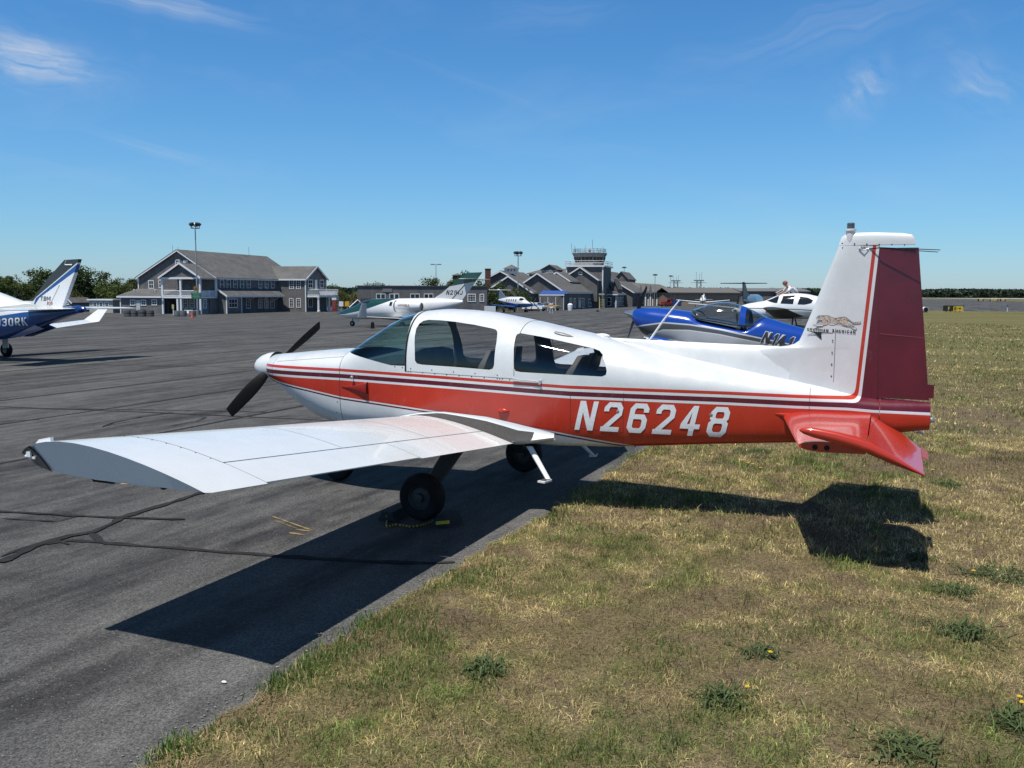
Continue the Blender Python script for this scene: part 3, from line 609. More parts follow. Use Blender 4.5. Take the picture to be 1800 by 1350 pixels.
tt = [math.pi*i/NTOP for i in range(NTOP+1)]; xc = [XA+(XB-XA)*i/56 for i in range(57)]
pts = []; edges = []
def ring(P):
    o = len(pts); pts.extend(Vector((a, b*.35)) for a, b in P); edges.extend((o+i, o+(i+1) % len(P)) for i in range(len(P)))
for h in holes: ring(h)
def near(p):
    for h in holes:
        for q in h:
            if abs(p[0]-q[0]) < .022 and abs(p[1]-q[1])*.35 < .022: return True
    return False
for i, x in enumerate(xc):
    for j, t in enumerate(tt):
        if i in (0, 56) or j in (0, NTOP) or not near((x, t)): pts.append(Vector((x, t*.35)))
vo, _, fo, _, _, _ = geometry.delaunay_2d_cdt(pts, edges, [], 0, 1e-5)
mb = MB(); keepf = []
for f in fo:
    c = (sum(vo[i][0] for i in f)/len(f), sum(vo[i][1] for i in f)/len(f)/.35)
    if not any(inside(c, h) for h in holes): keepf.append(tuple(f))
mb.add([F.pt(v[0], min(max(v[1]/.35, 0), math.pi)) for v in vo], keepf)
tb = [math.pi+math.pi*i/NBOT for i in range(NBOT+1)]
mb.rows([[F.pt(x, t) for t in tb] for x in xc], False)
xf = [.27, .29, .32, .36, .41, .47, .54, .62, .72, .83, .95, 1.07, 1.19, XA]; xr = [XB+(6.34-XB)*i/30 for i in range(31)]
for xx in (xf, xr):
    rows = [[F.pt(x, t) for t in tt[:-1]+tb[:-1]] for x in xx]; mb.rows(rows, True, xx is xf, False)
fus = mb.obj('fuselage', LIV, AC, ang=40, merge=.0006)
mb = MB(); xr = [6.345+(6.725-6.345)*i/8 for i in range(9)]; mb.rows([[F.pt(x, t) for t in tt[:-1:2]+tb[:-1:2]] for x in xr], True, True, True)
tc_ = mb.obj('tail_cone', LIV, AC)
mb = MB(); mb.lathe([(.030, 0), (.030, .012), (.022, .016), (.020, .03), (.012, .042), (0, .046)], (6.722, 0, .965), (1, 0, 0), 16); mb.obj('tail_light', METAL, AC)
# panes
def pane(name, outl, mir, m, lift=-.006, grow=.012):
    cx = sum(p[0] for p in outl)/len(outl); cy = sum(p[1] for p in outl)/len(outl)
    big = [(cx+(a-cx)*(1+grow*2.5), min(max(cy+(b-cy)*(1+grow*4), .0), math.pi)) for a, b in outl]
    pp = [Vector((a, b*.35)) for a, b in big]; ed = [(i, (i+1) % len(pp)) for i in range(len(pp))]
    x0, x1 = min(a for a, b in big), max(a for a, b in big); t0, t1 = min(b for a, b in big), max(b for a, b in big)
    for i in range(1, 22):
        for j in range(1, 18):
            q = (x0+(x1-x0)*i/22, t0+(t1-t0)*j/18)
            if inside(q, big): pp.append(Vector((q[0], q[1]*.35)))
    v2, _, f2, _, _, _ = geometry.delaunay_2d_cdt(pp, ed, [], 1, 1e-5)
    mb = MB(); mb.add([F.pt(v[0], v[1]/.35)+F.nrm(v[0], v[1]/.35)*lift for v in v2], [tuple(f) for f in f2]); return mb.obj(name, m, AC, fix=False)
pane('cabin_window', holes[0], 0, WGLASS); pane('cabin_window', holes[1], 0, WGLASS); pane('cabin_window', holes[2], 1, WGLASS); pane('cabin_window', holes[3], 1, WGLASS)
pane('windshield', ws_poly, 0, SGLASS)
# seams, gasket and rivets that follow the skin
def ribbon(P, wd, lift=.0012, nz=1):
    mb = MB(); Q = []
    for i in range(len(P)):
        p = F.pt(*P[i]); n = F.nrm(*P[i]); d = (F.pt(*P[min(i+1, len(P)-1)])-F.pt(*P[max(i-1, 0)])).normalized(); s_ = n.cross(d); Q.append([p+n*lift-s_*wd/2, p+n*(lift+.0008), p+n*lift+s_*wd/2])
    return mb.rows(Q, False)
def arc(x, t0, t1, n=26): return [(x, t0+(t1-t0)*i/n) for i in range(n+1)]
mb = ribbon(arc(2.150, F.tz(2.15, 1.236), math.pi-F.tz(2.15, 1.236), 40), .017, .002); mb.obj('windshield_gasket', BLACK, AC, fix=False)
mb = MB()
for x, z0, wd in [(1.408, .66, .005), (3.268, 1.236, .005)]:
    t0 = F.tz(x, z0); r = ribbon(arc(x, t0, math.pi-t0, 44), wd); mb.add(r.v, r.f)
for P in ([(2.15+i*.045, F.tz(2.15+i*.045, 1.239-.0255*(2.15+i*.045-2.15))) for i in range(26)], [(x, F.tz(x, z)) for x, z in dens([(3.80, 1.10), (3.80, .80), (4.27, .775), (4.27, 1.12)], .04, False)],
          [(x, F.tz(x, lerp(x, [.45, 1.41], [1.26, 1.35]))) for x in np.linspace(.5, 1.41, 14)], arc(5.80, F.tz(5.8, .78), F.tz(5.8, 1.2), 12), arc(.46, F.tz(.46, 1.02), F.tz(.46, 1.30), 8)):
    r = ribbon(P, .0032); mb.add(r.v, r.f)
pieces(mb, 'panel_seam', DARK, AC, fix=False)
mb = MB()
def rivet(x, z, r=.006):
    t = F.tz(x, z); p = F.pt(x, t); n = F.nrm(x, t); mb.lathe([(r, 0), (r*.8, .0022), (0, .003)], p, n, 7)
for q in [(559+148, 646), (712, 647.5), (722, 648), (722, 653.5), (717.5, 653.5), (743, 655), (759, 650.5), (764, 657), (785, 658.5), (797, 654), (807, 660.5), (829, 662), (835, 656.5), (851, 664), (874, 659.5), (874, 665.5), (878.5, 666), (883, 666), (896, 667.5), (694, 644.5), (593, 706), (592, 725), (591, 735), (594, 699)]: rivet(*F.side(*q))
for i in range(9): rivet(5.82+.01*i, 1.0-.0*i, .003)
tag(mb.obj('rivet', BLACKP, AC), kind='stuff')
# registration and small lettering on the side
def on_skin(x0, z0, dz=0.0, out=.0045):
    def f(u, v, k):
        x = x0+u; z = z0+v+dz*u; y = F.y(x, z); t = F.tz(x, z); return F.pt(x, t)+F.nrm(x, t)*(out+.0002*k)
    return f
WLET = mat('white_lettering', (.74, .745, .76), .45, var=.10, vscale=60)
mb = lettering('N26248', on_skin(3.838, .777, -.0115), .262, .615, .165, .245, .22, 3); mb.obj('registration_number', WLET, AC, fix=False, smooth=False)
mb = MB()
for q in [(1086, 723.5), (1250, 729.5)]:
    x, z = F.side(*q); mb.lathe([(.016, 0), (.014, .006), (.006, .008), (0, .008)], F.pt(x, F.tz(x, z)), F.nrm(x, F.tz(x, z)), 10)
pieces(mb, 'inspection_plug', GREYM, AC)
mb = MB(); x, z = F.side(885, 722); y = -F.y(x, z); mb.rows([[(x-.05+h, y-.004+(.026*r_)*math.cos(a), z+.024*r_*math.sin(a)) for a in (2*math.pi*k/10 for k in range(10))] for h, r_ in [(0, .5), (.02, .9), (.05, 1), (.09, .6), (.11, .1)]], True, True, True)
mb.obj('step_light', RED, AC)
x, z = F.side(621, 663); mb = MB(); mb.lathe([(.006, 0), (.006, .018), (.016, .02), (.018, .03), (.01, .042), (0, .045)], F.pt(x, F.tz(x, z)), F.nrm(x, F.tz(x, z)), 12); mb.obj('static_port', METAL, AC)
# sunken air inlet of the cowling
mb = MB(); P = []
for i in range(9):
    f = i/8; x = 1.42+.33*f; hgt = .006+.062*f**1.6; zc = 1.062; dp = .004+.045*f
    P.append([Vector((x, -F.y(x, zc+s*hgt)-.0025+(dp if abs(s) < .9 else 0), zc+s*hgt)) for s in (-1, -.85, 0, .85, 1)])
DRED = mat('red_inlet', (.30, .018, .010), .35, var=.1)  # darker than the cowling red: the inlet's shading is put into the colour
mb = MB()
for i in range(8):
    f0 = i/8; f1 = (i+1)/8
xw = [1.43+.30*i/10 for i in range(11)]
rows = []
for i, x in enumerate(xw):
    f = i/10; hw_ = .006+.055*f**1.7; yb = -F.y(x, 1.06); rows.append([(x, yb-.002, 1.06-hw_), (x, yb-.003-.030*f, 1.06-hw_*.8), (x, yb-.003-.036*f, 1.06), (x, yb-.003-.030*f, 1.06+hw_*.8), (x, yb-.002, 1.06+hw_)])
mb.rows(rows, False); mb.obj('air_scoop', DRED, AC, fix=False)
mb = MB(); e = rows[-1]; mb.sheet([(p[0]+.001, p[1]+.002, p[2]) for p in e]); mb.obj('scoop_mouth', mat('scoop_shade_red', (.10, .012, .008), .5), AC, fix=False)  # deeper red paints the shade inside the scoop mouth
# roof vent, canopy rail, bump
x, z = F.side(990, 588); t = F.tz(x, z); p = F.pt(x, t); n = F.nrm(x, t)
mb = MB(); mb.rows([[p+Vector((h, 0, -.20*h))+Vector((0, wv*c_, wv*.5*s_))+n*.006*0 for c_, s_ in [(math.cos(a), math.sin(a)) for a in (2*math.pi*k/12 for k in range(12))]] for h, wv in [(-.085, .012), (-.07, .03), (0, .033), (.06, .022), (.10, .004)]], True, True, True)
mb.obj('cabin_vent', GREYM, AC)
mb = MB(); q1 = F.side(902, 667.5); q2 = F.side(952, 672); a = F.pt(q1[0], F.tz(*q1)); b_ = F.pt(q2[0], F.tz(*q2)); mb.tube([a+Vector((0, -.012, 0)), b_+Vector((0, -.012, 0))], .010, 8); mb.box(b_+Vector((-.01, -.014, 0)), (.02, .03, .034)); mb.obj('canopy_rail', METAL, AC)
mb = MB(); mb.ball((3.93, 0, 1.592), .03, 12, (2.6, .8, .8)); mb.obj('antenna_fairing', WHITE, AC)
mb = MB(); a = on_y(1139, 597, 0); b_ = on_y(1195, 527, .0); mb.tube([a-Vector((0, 0, .03)), a.lerp(b_, .5), b_], [.0105, .009, .006], 8); mb.lathe([(.02, 0), (.014, .03), (.011, .05)], (a.x-.004, 0, a.z-.03), (0, 0, 1), 10); mb.obj('whip_antenna', WHITE2, AC)
# spinner and propeller
PC = Vector((.2, 0, 1.178))
mb = MB(); mb.lathe([(0, -.225), (.018, -.222), (.05, -.205), (.09, -.165), (.125, -.105), (.150, -.03), (.160, .04), (.160, .062)], PC, (1, 0, 0), 32); mb.obj('spinner', WHITE, AC)
mb = MB(); mb.lathe([(.166, .063), (.166, .073)], PC, (1, 0, 0), 32); mb.obj('spinner_backplate', BLACKP, AC)
def blade(tip, name='propeller_blade'):
    d = Vector((0, tip[0]-PC.y, tip[1]-PC.z)); L = d.length; d.normalize(); s_ = d.cross(Vector((1, 0, 0))); mb = MB(); rows = []
    for f, ch, th, tw in [(.10, .055, .05, -60), (.18, .085, .040, -52), (.3, .115, .028, -40), (.45, .135, .021, -30), (.6, .138, .016, -24), (.75, .132, .012, -20), (.9, .122, .009, -17), (.985, .110, .008, -16), (1.0, .102, .007, -16)]:
        ca, sa = math.cos(R(tw)), math.sin(R(tw)); c = PC+d*L*f; row = []
        for k in range(14):
            a = 2*math.pi*k/14; u, v = ch/2*math.cos(a), th/2*math.sin(a); row.append(c+s_*(u*ca-v*sa)+Vector((1, 0, 0))*(u*sa+v*ca))
        rows.append(row)
    mb.rows(rows, True, True, True); mb.obj(name, BLACKP, AC)
blade((-.72, .755)); blade((.90, 1.601))
mb = MB()
for sy in (-1, 1): mb.ball((.275, sy*.135, 1.20), .05, 12, (.3, 1.2, .8))
pieces(mb, 'air_inlet', BLACKP, AC)
# ---- wings
def naca(n=18, t=.15, m=.025, p=.4):
    up, lo = [], []
    for i in range(n+1):
        x = .5*(1-math.cos(math.pi*i/n)); yt = 5*t*(.2969*math.sqrt(x)-.126*x-.3516*x*x+.2843*x**3-.1036*x**4)
        yc = m/p**2*(2*p*x-x*x) if x < p else m/(1-p)**2*(1-2*p+2*p*x-x*x); up.append((x, yc+yt)); lo.append((x, yc-yt))
    return up, lo
UP, LO = naca()
def zle(y): return .735+(y-.55)*.0885
CH = 1.257; XLE = 2.07; INC = .080
def wpt(xc, y, side, zc, sc=1.0): a = y-.0; return Vector((XLE+xc*CH*sc+(1-sc)*.3, side*y, zle(y)+zc*CH-INC*xc*CH))
def wsec(a, b, y, side, n=16, tip=1.0):
    xs_ = [a+(b-a)*.5*(1-math.cos(math.pi*i/n)) for i in range(n+1)] if a == 0 else [a+(b-a)*i/n for i in range(n+1)]
    u = [(x, float(np.interp(x, [q[0] for q in UP], [q[1] for q in UP]))) for x in xs_]; l = [(x, float(np.interp(x, [q[0] for q in LO], [q[1] for q in LO]))) for x in xs_]
    mid = lambda x, z, zz: (z+zz)/2+(z-zz)/2*tip
    return [wpt(x, y, side, mid(x, z, l[i][1])) for i, (x, z) in enumerate(u)]+[wpt(x, y, side, mid(x, z, u[len(u)-1-i][1])) for i, (x, z) in enumerate(reversed(l))]
YT = 4.62
for sd in (-1, 1):
    mb = MB(); mb.rows([wsec(0, .755, y, sd) for y in (.40, .8, 1.4, 2.2, 3.0, 3.8, 4.135)], True, True, True); wg = mb.obj('wing', WHITE, AC, ang=30); mb = MB(); mb.rows([[Vector((p.x, p.y, p.z+(-.012 if i < 9 else .012))) for i, p in enumerate(wsec(.74, .79, y, sd, 8))] for y in (.64, 2.4, 4.12)], True, True, True); mb.obj('gap_blocker', DARK, AC)  # added dark strip keeps light out of the hinge gap and darkens it
    mb = MB(); tr = [wsec(0, 1.0, 4.138+(YT-.10-4.138)*i/3, sd) for i in range(4)]
    ue, le_ = wsec(0, 1.0, YT, sd)[:17], wsec(0, 1.0, YT-.045, sd)[17:]; mb.rows(tr[:3]+[wsec(0, 1.0, YT-.022, sd)[:17]+wsec(0, 1.0, YT-.064, sd)[17:], ue+le_], True, True, True); mb.obj('wing_tip', WHITE, AC, ang=25)
    mb = MB(); mb.rows([wsec(.764, 1.0, .672+(2.385-.672)*i/4, sd, 8) for i in range(5)], True, True, True); mb.obj('flap', WHITE, AC, ang=30)
    mb = MB(); mb.rows([wsec(.764, .986, 2.40+(4.128-2.40)*i/4, sd, 8) for i in range(5)], True, True, True); al = mb.obj('aileron', WHITE, AC, ang=30)
    mb = MB(); mb.rows([wsec(.07, .765, y, sd, 14) for y in (.45, .62)], True, True, True)
    # chordwise skin seams with fasteners near the tip
    mb = MB(); fs = MB()
    def zu(xc, y): return wpt(xc, y, sd, float(np.interp(xc, [q[0] for q in UP], [q[1] for q in UP])))
    for y in (4.137, 2.95, 1.72):
        mb.rows([[zu(x, y+o)+Vector((0, 0, .0012)) for o in (-.0022, .0022)] for x in np.linspace(.03, .755, 24)], False)
    for x in np.linspace(.12, .70, 8): fs.lathe([(.005, 0), (.004, .002), (0, .0025)], zu(x, 4.15), (0, 0, 1), 7)
    pieces(mb, 'panel_seam', GREYM, AC, fix=False); tag(fs.obj('fastener', DARK, AC), kind='stuff')
    # root fairing: a fillet that grows towards the trailing edge, the black walkway strip runs along its foot
    def fil(x, g):
        xc_ = (x-XLE)/CH; yo = lerp(x, [2.08, 2.3, 2.55, 3.0, 3.32, 3.48, 3.66], [.535, .57, .61, .655, .66, .62, .545]); zi = lerp(x, [2.08, 2.3, 2.55, 3.0, 3.3, 3.5, 3.66], [.805, .848, .872, .848, .80, .765, .735])
        zo = zu(min(xc_, .99), yo).z+.002 if x < 3.315 else lerp(x, [3.315, 3.66], [zu(.99, .66).z+.002, .700])
        yi = .527; aa = math.pi/2*g; return Vector((x, sd*(yo-(yo-yi)*math.sin(aa)), zo+(zi-zo)*(1-math.cos(aa))**.8))
    xsf = list(np.linspace(2.08, 3.66, 34)); mb = MB(); mb.rows([[fil(x, k/10) for k in range(11)] for x in xsf], False)
    low = [[r, Vector((r.x-.004, sd*(abs(r.y)-.010), r.z-.012)), Vector((r.x-.012, sd*(abs(r.y)-.05), r.z-.030)), Vector((r.x-.02, sd*.42, r.z-.058))] for r in (fil(x, 0) for x in np.linspace(3.28, 3.66, 9))]
    mb.rows(low, False); mb.obj('wing_root_fairing', WHITE, AC, fix=False)
    mb = MB(); rows = []
    for x in np.linspace(2.17, 3.47, 34):
        f = min(1, (x-2.17)/.30); gm = .10+.60*f; row = []
        yo = abs(fil(x, 0).y)
        for k in range(4):
            if x < 3.315: q = zu((x-XLE)/CH, yo+(.035*f)*(1-k/4)); row.append(q+Vector((0, 0, .0028)))
            else: row.append(fil(x, 0)+Vector((0, -.0, .0028)))
        for k in range(7): q = fil(x, gm*k/6); row.append(q+Vector((0, sd*.002, .0026)))
        rows.append(row)
    mb.rows(rows, False); mb.obj('walkway_strip', WALK, AC, fix=False)
    # leading edge light of the tip: a smoked lens over the slanted end with a pale lamp behind it
    def endp(xc, f, o=.005):                          # point on the slanted end, f 0 bottom, 1 top
        u_ = float(np.interp(xc, [q[0] for q in UP], [q[1] for q in UP])); l_ = float(np.interp(xc, [q[0] for q in LO], [q[1] for q in LO])); t_ = wpt(xc, YT, sd, u_); d_ = wpt(xc, YT-.045, sd, l_); p = d_.lerp(t_, f); return p+Vector((0, sd*o, -o*.35))
    rows = [[endp(.004+(.045+.085*(1-f)-.004)*k/5, f) for k in range(6)] for f in np.linspace(0, 1, 6)]
    mb = MB(); mb.rows(rows, False); mb.obj('light_lens', mat('smoked_lens', (.085, .09, .088), .08, coat=1, var=.1), AC, fix=False)
    mb = MB(); mb.rows([[endp(.047+.085*(1-f)+d_, f, .006) for d_ in (-.004, .006)] for f in np.linspace(0, 1, 6)], False); mb.obj('lens_edge', BLACKP, AC, fix=False)
    mb = MB(); mb.box(endp(.035, .62, .010), (.030, .010, .030)); mb.box(endp(.045, .42, .010), (.050, .008, .012)); mb.ball(endp(.020, .5, .012), .012, 8); mb.obj('position_light', mat('lamp_white', (.75, .76, .76), .2), AC)
    mb = MB(); a = zu(.03, YT-.03); mb.poly([a+Vector((0, 0, -.005)), a+Vector((.06, 0, .045)), a+Vector((.145, 0, .062)), a+Vector((.15, 0, .0))], (0, -sd*.02, 0)); mb.obj('tip_fence', WHITE2, AC)
    mb = MB(); c = Vector((2.50, sd*4.44, zle(4.44)-.085)); mb.poly([c+Vector((0, 0, .03)), c+Vector((.05, 0, .03)), c+Vector((.05, 0, -.03)), c+Vector((.03, 0, -.055)), c+Vector((0, 0, -.055))], (0, .012, 0)); mb.tube([c+Vector((.02, .006, -.05)), c+Vector((-.12, .006, -.05)), c+Vector((-.125, .006, -.036)), c+Vector((0, .006, -.028))], .006, 6); mb.obj('pitot_mast', BLACKP, AC)
    mb = MB(); c = Vector((2.75, sd*4.3, zle(4.3)-.115)); mb.tube([c+Vector((.028*math.cos(a_), 0, -.02+.028*math.sin(a_))) for a_ in np.linspace(-3.6, .5, 14)], .006, 6); mb.obj('tiedown_ring', BLACKP, AC)
    # boarding step
    mb = MB(); a = Vector((3.42, sd*.52, .60)); b_ = Vector((3.66, sd*.66, .335)); mb.rows([[p+Vector((wv*math.cos(q), .012*math.sin(q)*2, 0)) for q in (2*math.pi*k/10 for k in range(10))] for p, wv in [(a, .032), (a.lerp(b_, .5), .028), (b_, .024)]], True, True, True)
    mb.box(b_+Vector((-.02, sd*.045, .0)), (.075, .12, .016), R(12*sd)); st = mb.obj('boarding_step', WHITE2, AC); mb = MB(); mb.box(b_+Vector((-.02, sd*.04, .0105)), (.06, .09, .004), R(12*sd)); mb.obj('step_pad', WALK, st)
    # main gear
    mb = MB(); rows = []
    for f in np.linspace(0, 1, 9):
        c = Vector((2.71-.02*f, sd*(.42+.70*f), .635-.40*f**1.05)); wx = .105-.030*f; th = .026-.008*f
        rows.append([c+Vector((sx*wx, 0, 0))+Vector((0, -.5*sd, -.9)).normalized()*sz*th for sx, sz in [(-1, -.4), (-.8, -1), (.8, -1), (1, -.4), (1, .4), (.8, 1), (-.8, 1), (-1, .4)]])
    mb.rows(rows, True, True, True); mb.obj('gear_leg', mat('gear_grey', (.045, .045, .048), .6), AC)
    def wheel(c, r, wd, nm='wheel', par=AC, sdv=-1):
        mb = MB(); q = wd/2; mb.lathe([(r*.52, -q*.8), (r*.70, -q), (r*.88, -q*.92), (r*.97, -q*.62), (r, -q*.2), (r, q*.2), (r*.97, q*.62), (r*.88, q*.92), (r*.70, q), (r*.52, q*.8)], c, (0, 1, 0), 32, False); o = mb.obj(nm, BLACK, par)
        mb = MB(); mb.lathe([(r*.54, -q*.75), (r*.50, -q*.85), (r*.40, -q*.55), (r*.2, -q*.6), (r*.17, -q*1.05), (r*.05, -q*1.1), (0, -q*1.1)], c, (0, 1, 0), 24, False); mb.lathe([(r*.54, q*.75), (r*.50, q*.85), (r*.40, q*.55), (r*.2, q*.6), (r*.17, q*.95), (0, q*.95)], c, (0, 1, 0), 24, False)
        mb.obj('rim', mat('dark_rim', (.035, .035, .036), .55, metal=.2), o, fix=False); return o
    wheel(Vector((2.68, sd*1.19, .208)), .21, .15)
mb = MB(); mb.tube([(1.10, 0, .68), (1.06, 0, .50), (1.03, 0, .40)], .035, 10); mb.box((1.03, 0, .40), (.07, .20, .05)); mb.box((1.03, -.085, .27), (.05, .016, .28)); mb.box((1.03, .085, .27), (.05, .016, .28)); mb.obj('nose_gear_leg', GREYM, AC)
wheel(Vector((1.03, 0, .165)), .175, .12, 'nose_wheel')
mb = MB(); mb.poly([(4.12, 0, .615), (4.24, 0, .615), (4.26, 0, .52), (4.21, 0, .515)], (0, .02, 0)); mb.obj('belly_antenna', WHITE2, AC)
# ---- tail
def fin_row(z, le, te, th, n=10, cut=.0):
    c = te-le; R_ = []
    for i in range(n+1):
        f = .5*(1-math.cos(math.pi*i/n)) if True else i/n; x = le+c*f; t = th*(1.0 if f > .35 else math.sqrt(max(0, 1-((.35-f)/.35)**2)))*(1-.15*max(0, f-.35)); R_.append((x, t))
    return [Vector((x, -t, z)) for x, t in R_]+[Vector((x, t, z)) for x, t in reversed(R_[1:])]
LEZ = [(1.08, 5.30), (1.50, 5.30), (1.531, 5.42), (1.536, 5.52), (1.545, 5.59), (1.562, 5.645), (1.59, 5.684), (1.64, 5.706), (2.386, 5.974)]
def lez(z): return lerp(z, [q[0] for q in LEZ], [q[1] for q in LEZ])
def hz(z): return lerp(z, [1.10, 2.40], [6.326, 6.294])
zz = [1.08, 1.3, 1.45, 1.50, 1.52, 1.531, 1.536, 1.545, 1.562, 1.59, 1.64, 1.75, 1.9, 2.05, 2.2, 2.3, 2.384]
mb = MB(); mb.rows([fin_row(z, lez(z), hz(z)-.006, lerp(z, [1.08, 1.5, 2.4], [.055, .048, .034])) for z in zz], True, True, True); fin = mb.obj('fin', LIV, AC, ang=40)
mb = MB(); mb.rows([[Vector((x, -hb, zb_)), Vector((x, -hb*.62, zb_+(zt_-zb_)*.55)), Vector((x, -.016, zt_-.012)), Vector((x, 0, zt_)), Vector((x, .016, zt_-.012)), Vector((x, hb*.62, zb_+(zt_-zb_)*.55)), Vector((x, hb, zb_))]
      for x, hb, zb_, zt_ in [(4.02, .012, 1.545, 1.578), (4.2, .045, 1.50, 1.573), (4.6, .075, 1.41, 1.560), (5.0, .078, 1.33, 1.549), (5.35, .072, 1.26, 1.541), (5.62, .064, 1.21, 1.535)]], True, True, True); mb.obj('dorsal_fairing', LIV, AC, ang=50)
mb = MB(); mb.tube([(4.03, -.03, 1.548), (4.2, -.052, 1.512), (4.6, -.078, 1.425), (5.0, -.081, 1.348), (5.35, -.075, 1.277), (5.62, -.068, 1.228), (5.9, -.062, 1.178), (6.14, -.058, 1.136)], .0035, 5); pieces(mb, 'panel_seam', GREYM, AC)
mb = MB(); caps = []
for z, le, te, th in [(2.387, 5.970, 6.556, .036), (2.42, 5.978, 6.552, .037), (2.455, 5.992, 6.545, .036), (2.478, 6.02, 6.53, .028), (2.490, 6.08, 6.45, .014)]:
    caps.append([Vector((p.x, p.y, p.z-.05*max(0, (p.x-6.25)) if z > 2.44 else p.z)) for p in fin_row(z, le, te, th)])
mb.rows(caps, True, True, True); mb.obj('fin_cap', WHITE, AC)
mb = MB(); 
def rud_row(z):
    le, te = hz(z)-.02, lerp(z, [1.116, 2.353], [6.713, 6.582]); th = lerp(z, [1.1, 2.4], [.0425, .027]); return [Vector((le, -th, z)), Vector((te, -.004, z-.01*(z < 1.2))), Vector((te, .004, z)), Vector((le, th, z))]
mb.rows([rud_row(z) for z in (1.135, 1.35, 1.69, 2.0, 2.25, 2.362)], True, True, True); rud = mb.obj('rudder', MAROON, AC)
mb = MB(); mb.rows([[Vector((hz(z)+.004+f*(lerp(z, [1.116, 2.353], [6.713, 6.582])-hz(z)-.004), -(lerp(z, [1.1, 2.4], [.046, .030])*(1-f)+.004*f)-.001, z-.03*f+dz)) for f in (0, 1)] for z, dz in [(1.664, -.0022), (1.664, .0022)]], False)
mb.add([(lez(z)+.02, -.0005-lerp(z, [1.08, 1.5, 2.4], [.055, .048, .034])*0-.02, z) for z in ()], []); pieces(mb, 'panel_seam', mat('maroon_line', (.25, .06, .075), .5), rud, fix=False)
mb = MB(); mb.rows([[Vector((x, -.0455-.0012, 1.77-.078*(x-5.83)/.36+dz)) for x in np.linspace(5.96, 6.14, 6)] for dz in (-.0018, .0018)], False); mb.rows([[Vector((5.975+dx, -.0505-.001, z)) for z in (1.25, 1.5, 1.70)] for dx in (-.002, .002)], False); pieces(mb, 'panel_seam', GREYM, fin, fix=False)
mb = MB()
for z in (1.30, 1.40, 1.50, 1.60, 1.69): mb.lathe([(.006, 0), (.005, .003), (0, .0035)], (5.955, -.0505, z), (0, -1, 0), 7)
for i in range(6): mb.lathe([(.006, 0), (.005, .003), (0, .0035)], (6.0+i*.095, -.0365, 2.402-.004*i), (0, -1, 0), 7)
for x in (6.15, 6.17): mb.lathe([(.006, 0), (.005, .003), (0, .0035)], (x, -.035, 2.37), (0, -1, 0), 7)
tag(mb.obj('rivet', BLACKP, fin), kind='stuff')
mb = MB(); mb.box((6.72, -.004, 1.20), (.05, .010, .11)); mb.obj('trim_tab', MAROON, rud)
mb = MB(); mb.rows([[Vector((6.06+r_*math.cos(a), r_*math.sin(a), z)) for a in (2*math.pi*k/16 for k in range(16))] for z, r_ in [(2.34, .002), (2.38, .022), (2.43, .034), (2.502, .036), (2.507, .044), (2.520, .044), (2.522, .034)]], True, True, True); mb.obj('beacon_base', WHITE2, AC)
mb = MB(); mb.lathe([(.030, 0), (.030, .045), (.026, .05)], (6.06, 0, 2.522), (0, 0, 1), 14); 
for z in (2.53, 2.54, 2.55, 2.56): mb.lathe([(.032, 0), (.032, .003)], (6.06, 0, z), (0, 0, 1), 14)
mb.obj('beacon', mat('beacon_glass', (.10, .11, .13), .15, coat=.5), AC)
for sd in (-1, 1):
    mb = MB(); mb.tube([(6.21, sd*.03, 2.355), (6.30, sd*.07, 2.362), (6.735, sd*.26 if sd > 0 else -.12, 2.335)], [.005, .004, .003], 6); mb.obj('whisker_antenna', BLACKP, AC)
mb = MB(); mb.tube([(6.13, -.04, 2.36), (6.17, -.05, 2.345), (6.205, -.04, 2.36), (6.17, -.035, 2.37), (6.13, -.04, 2.36)], .004, 6); mb.obj('antenna_loop', METAL, AC)
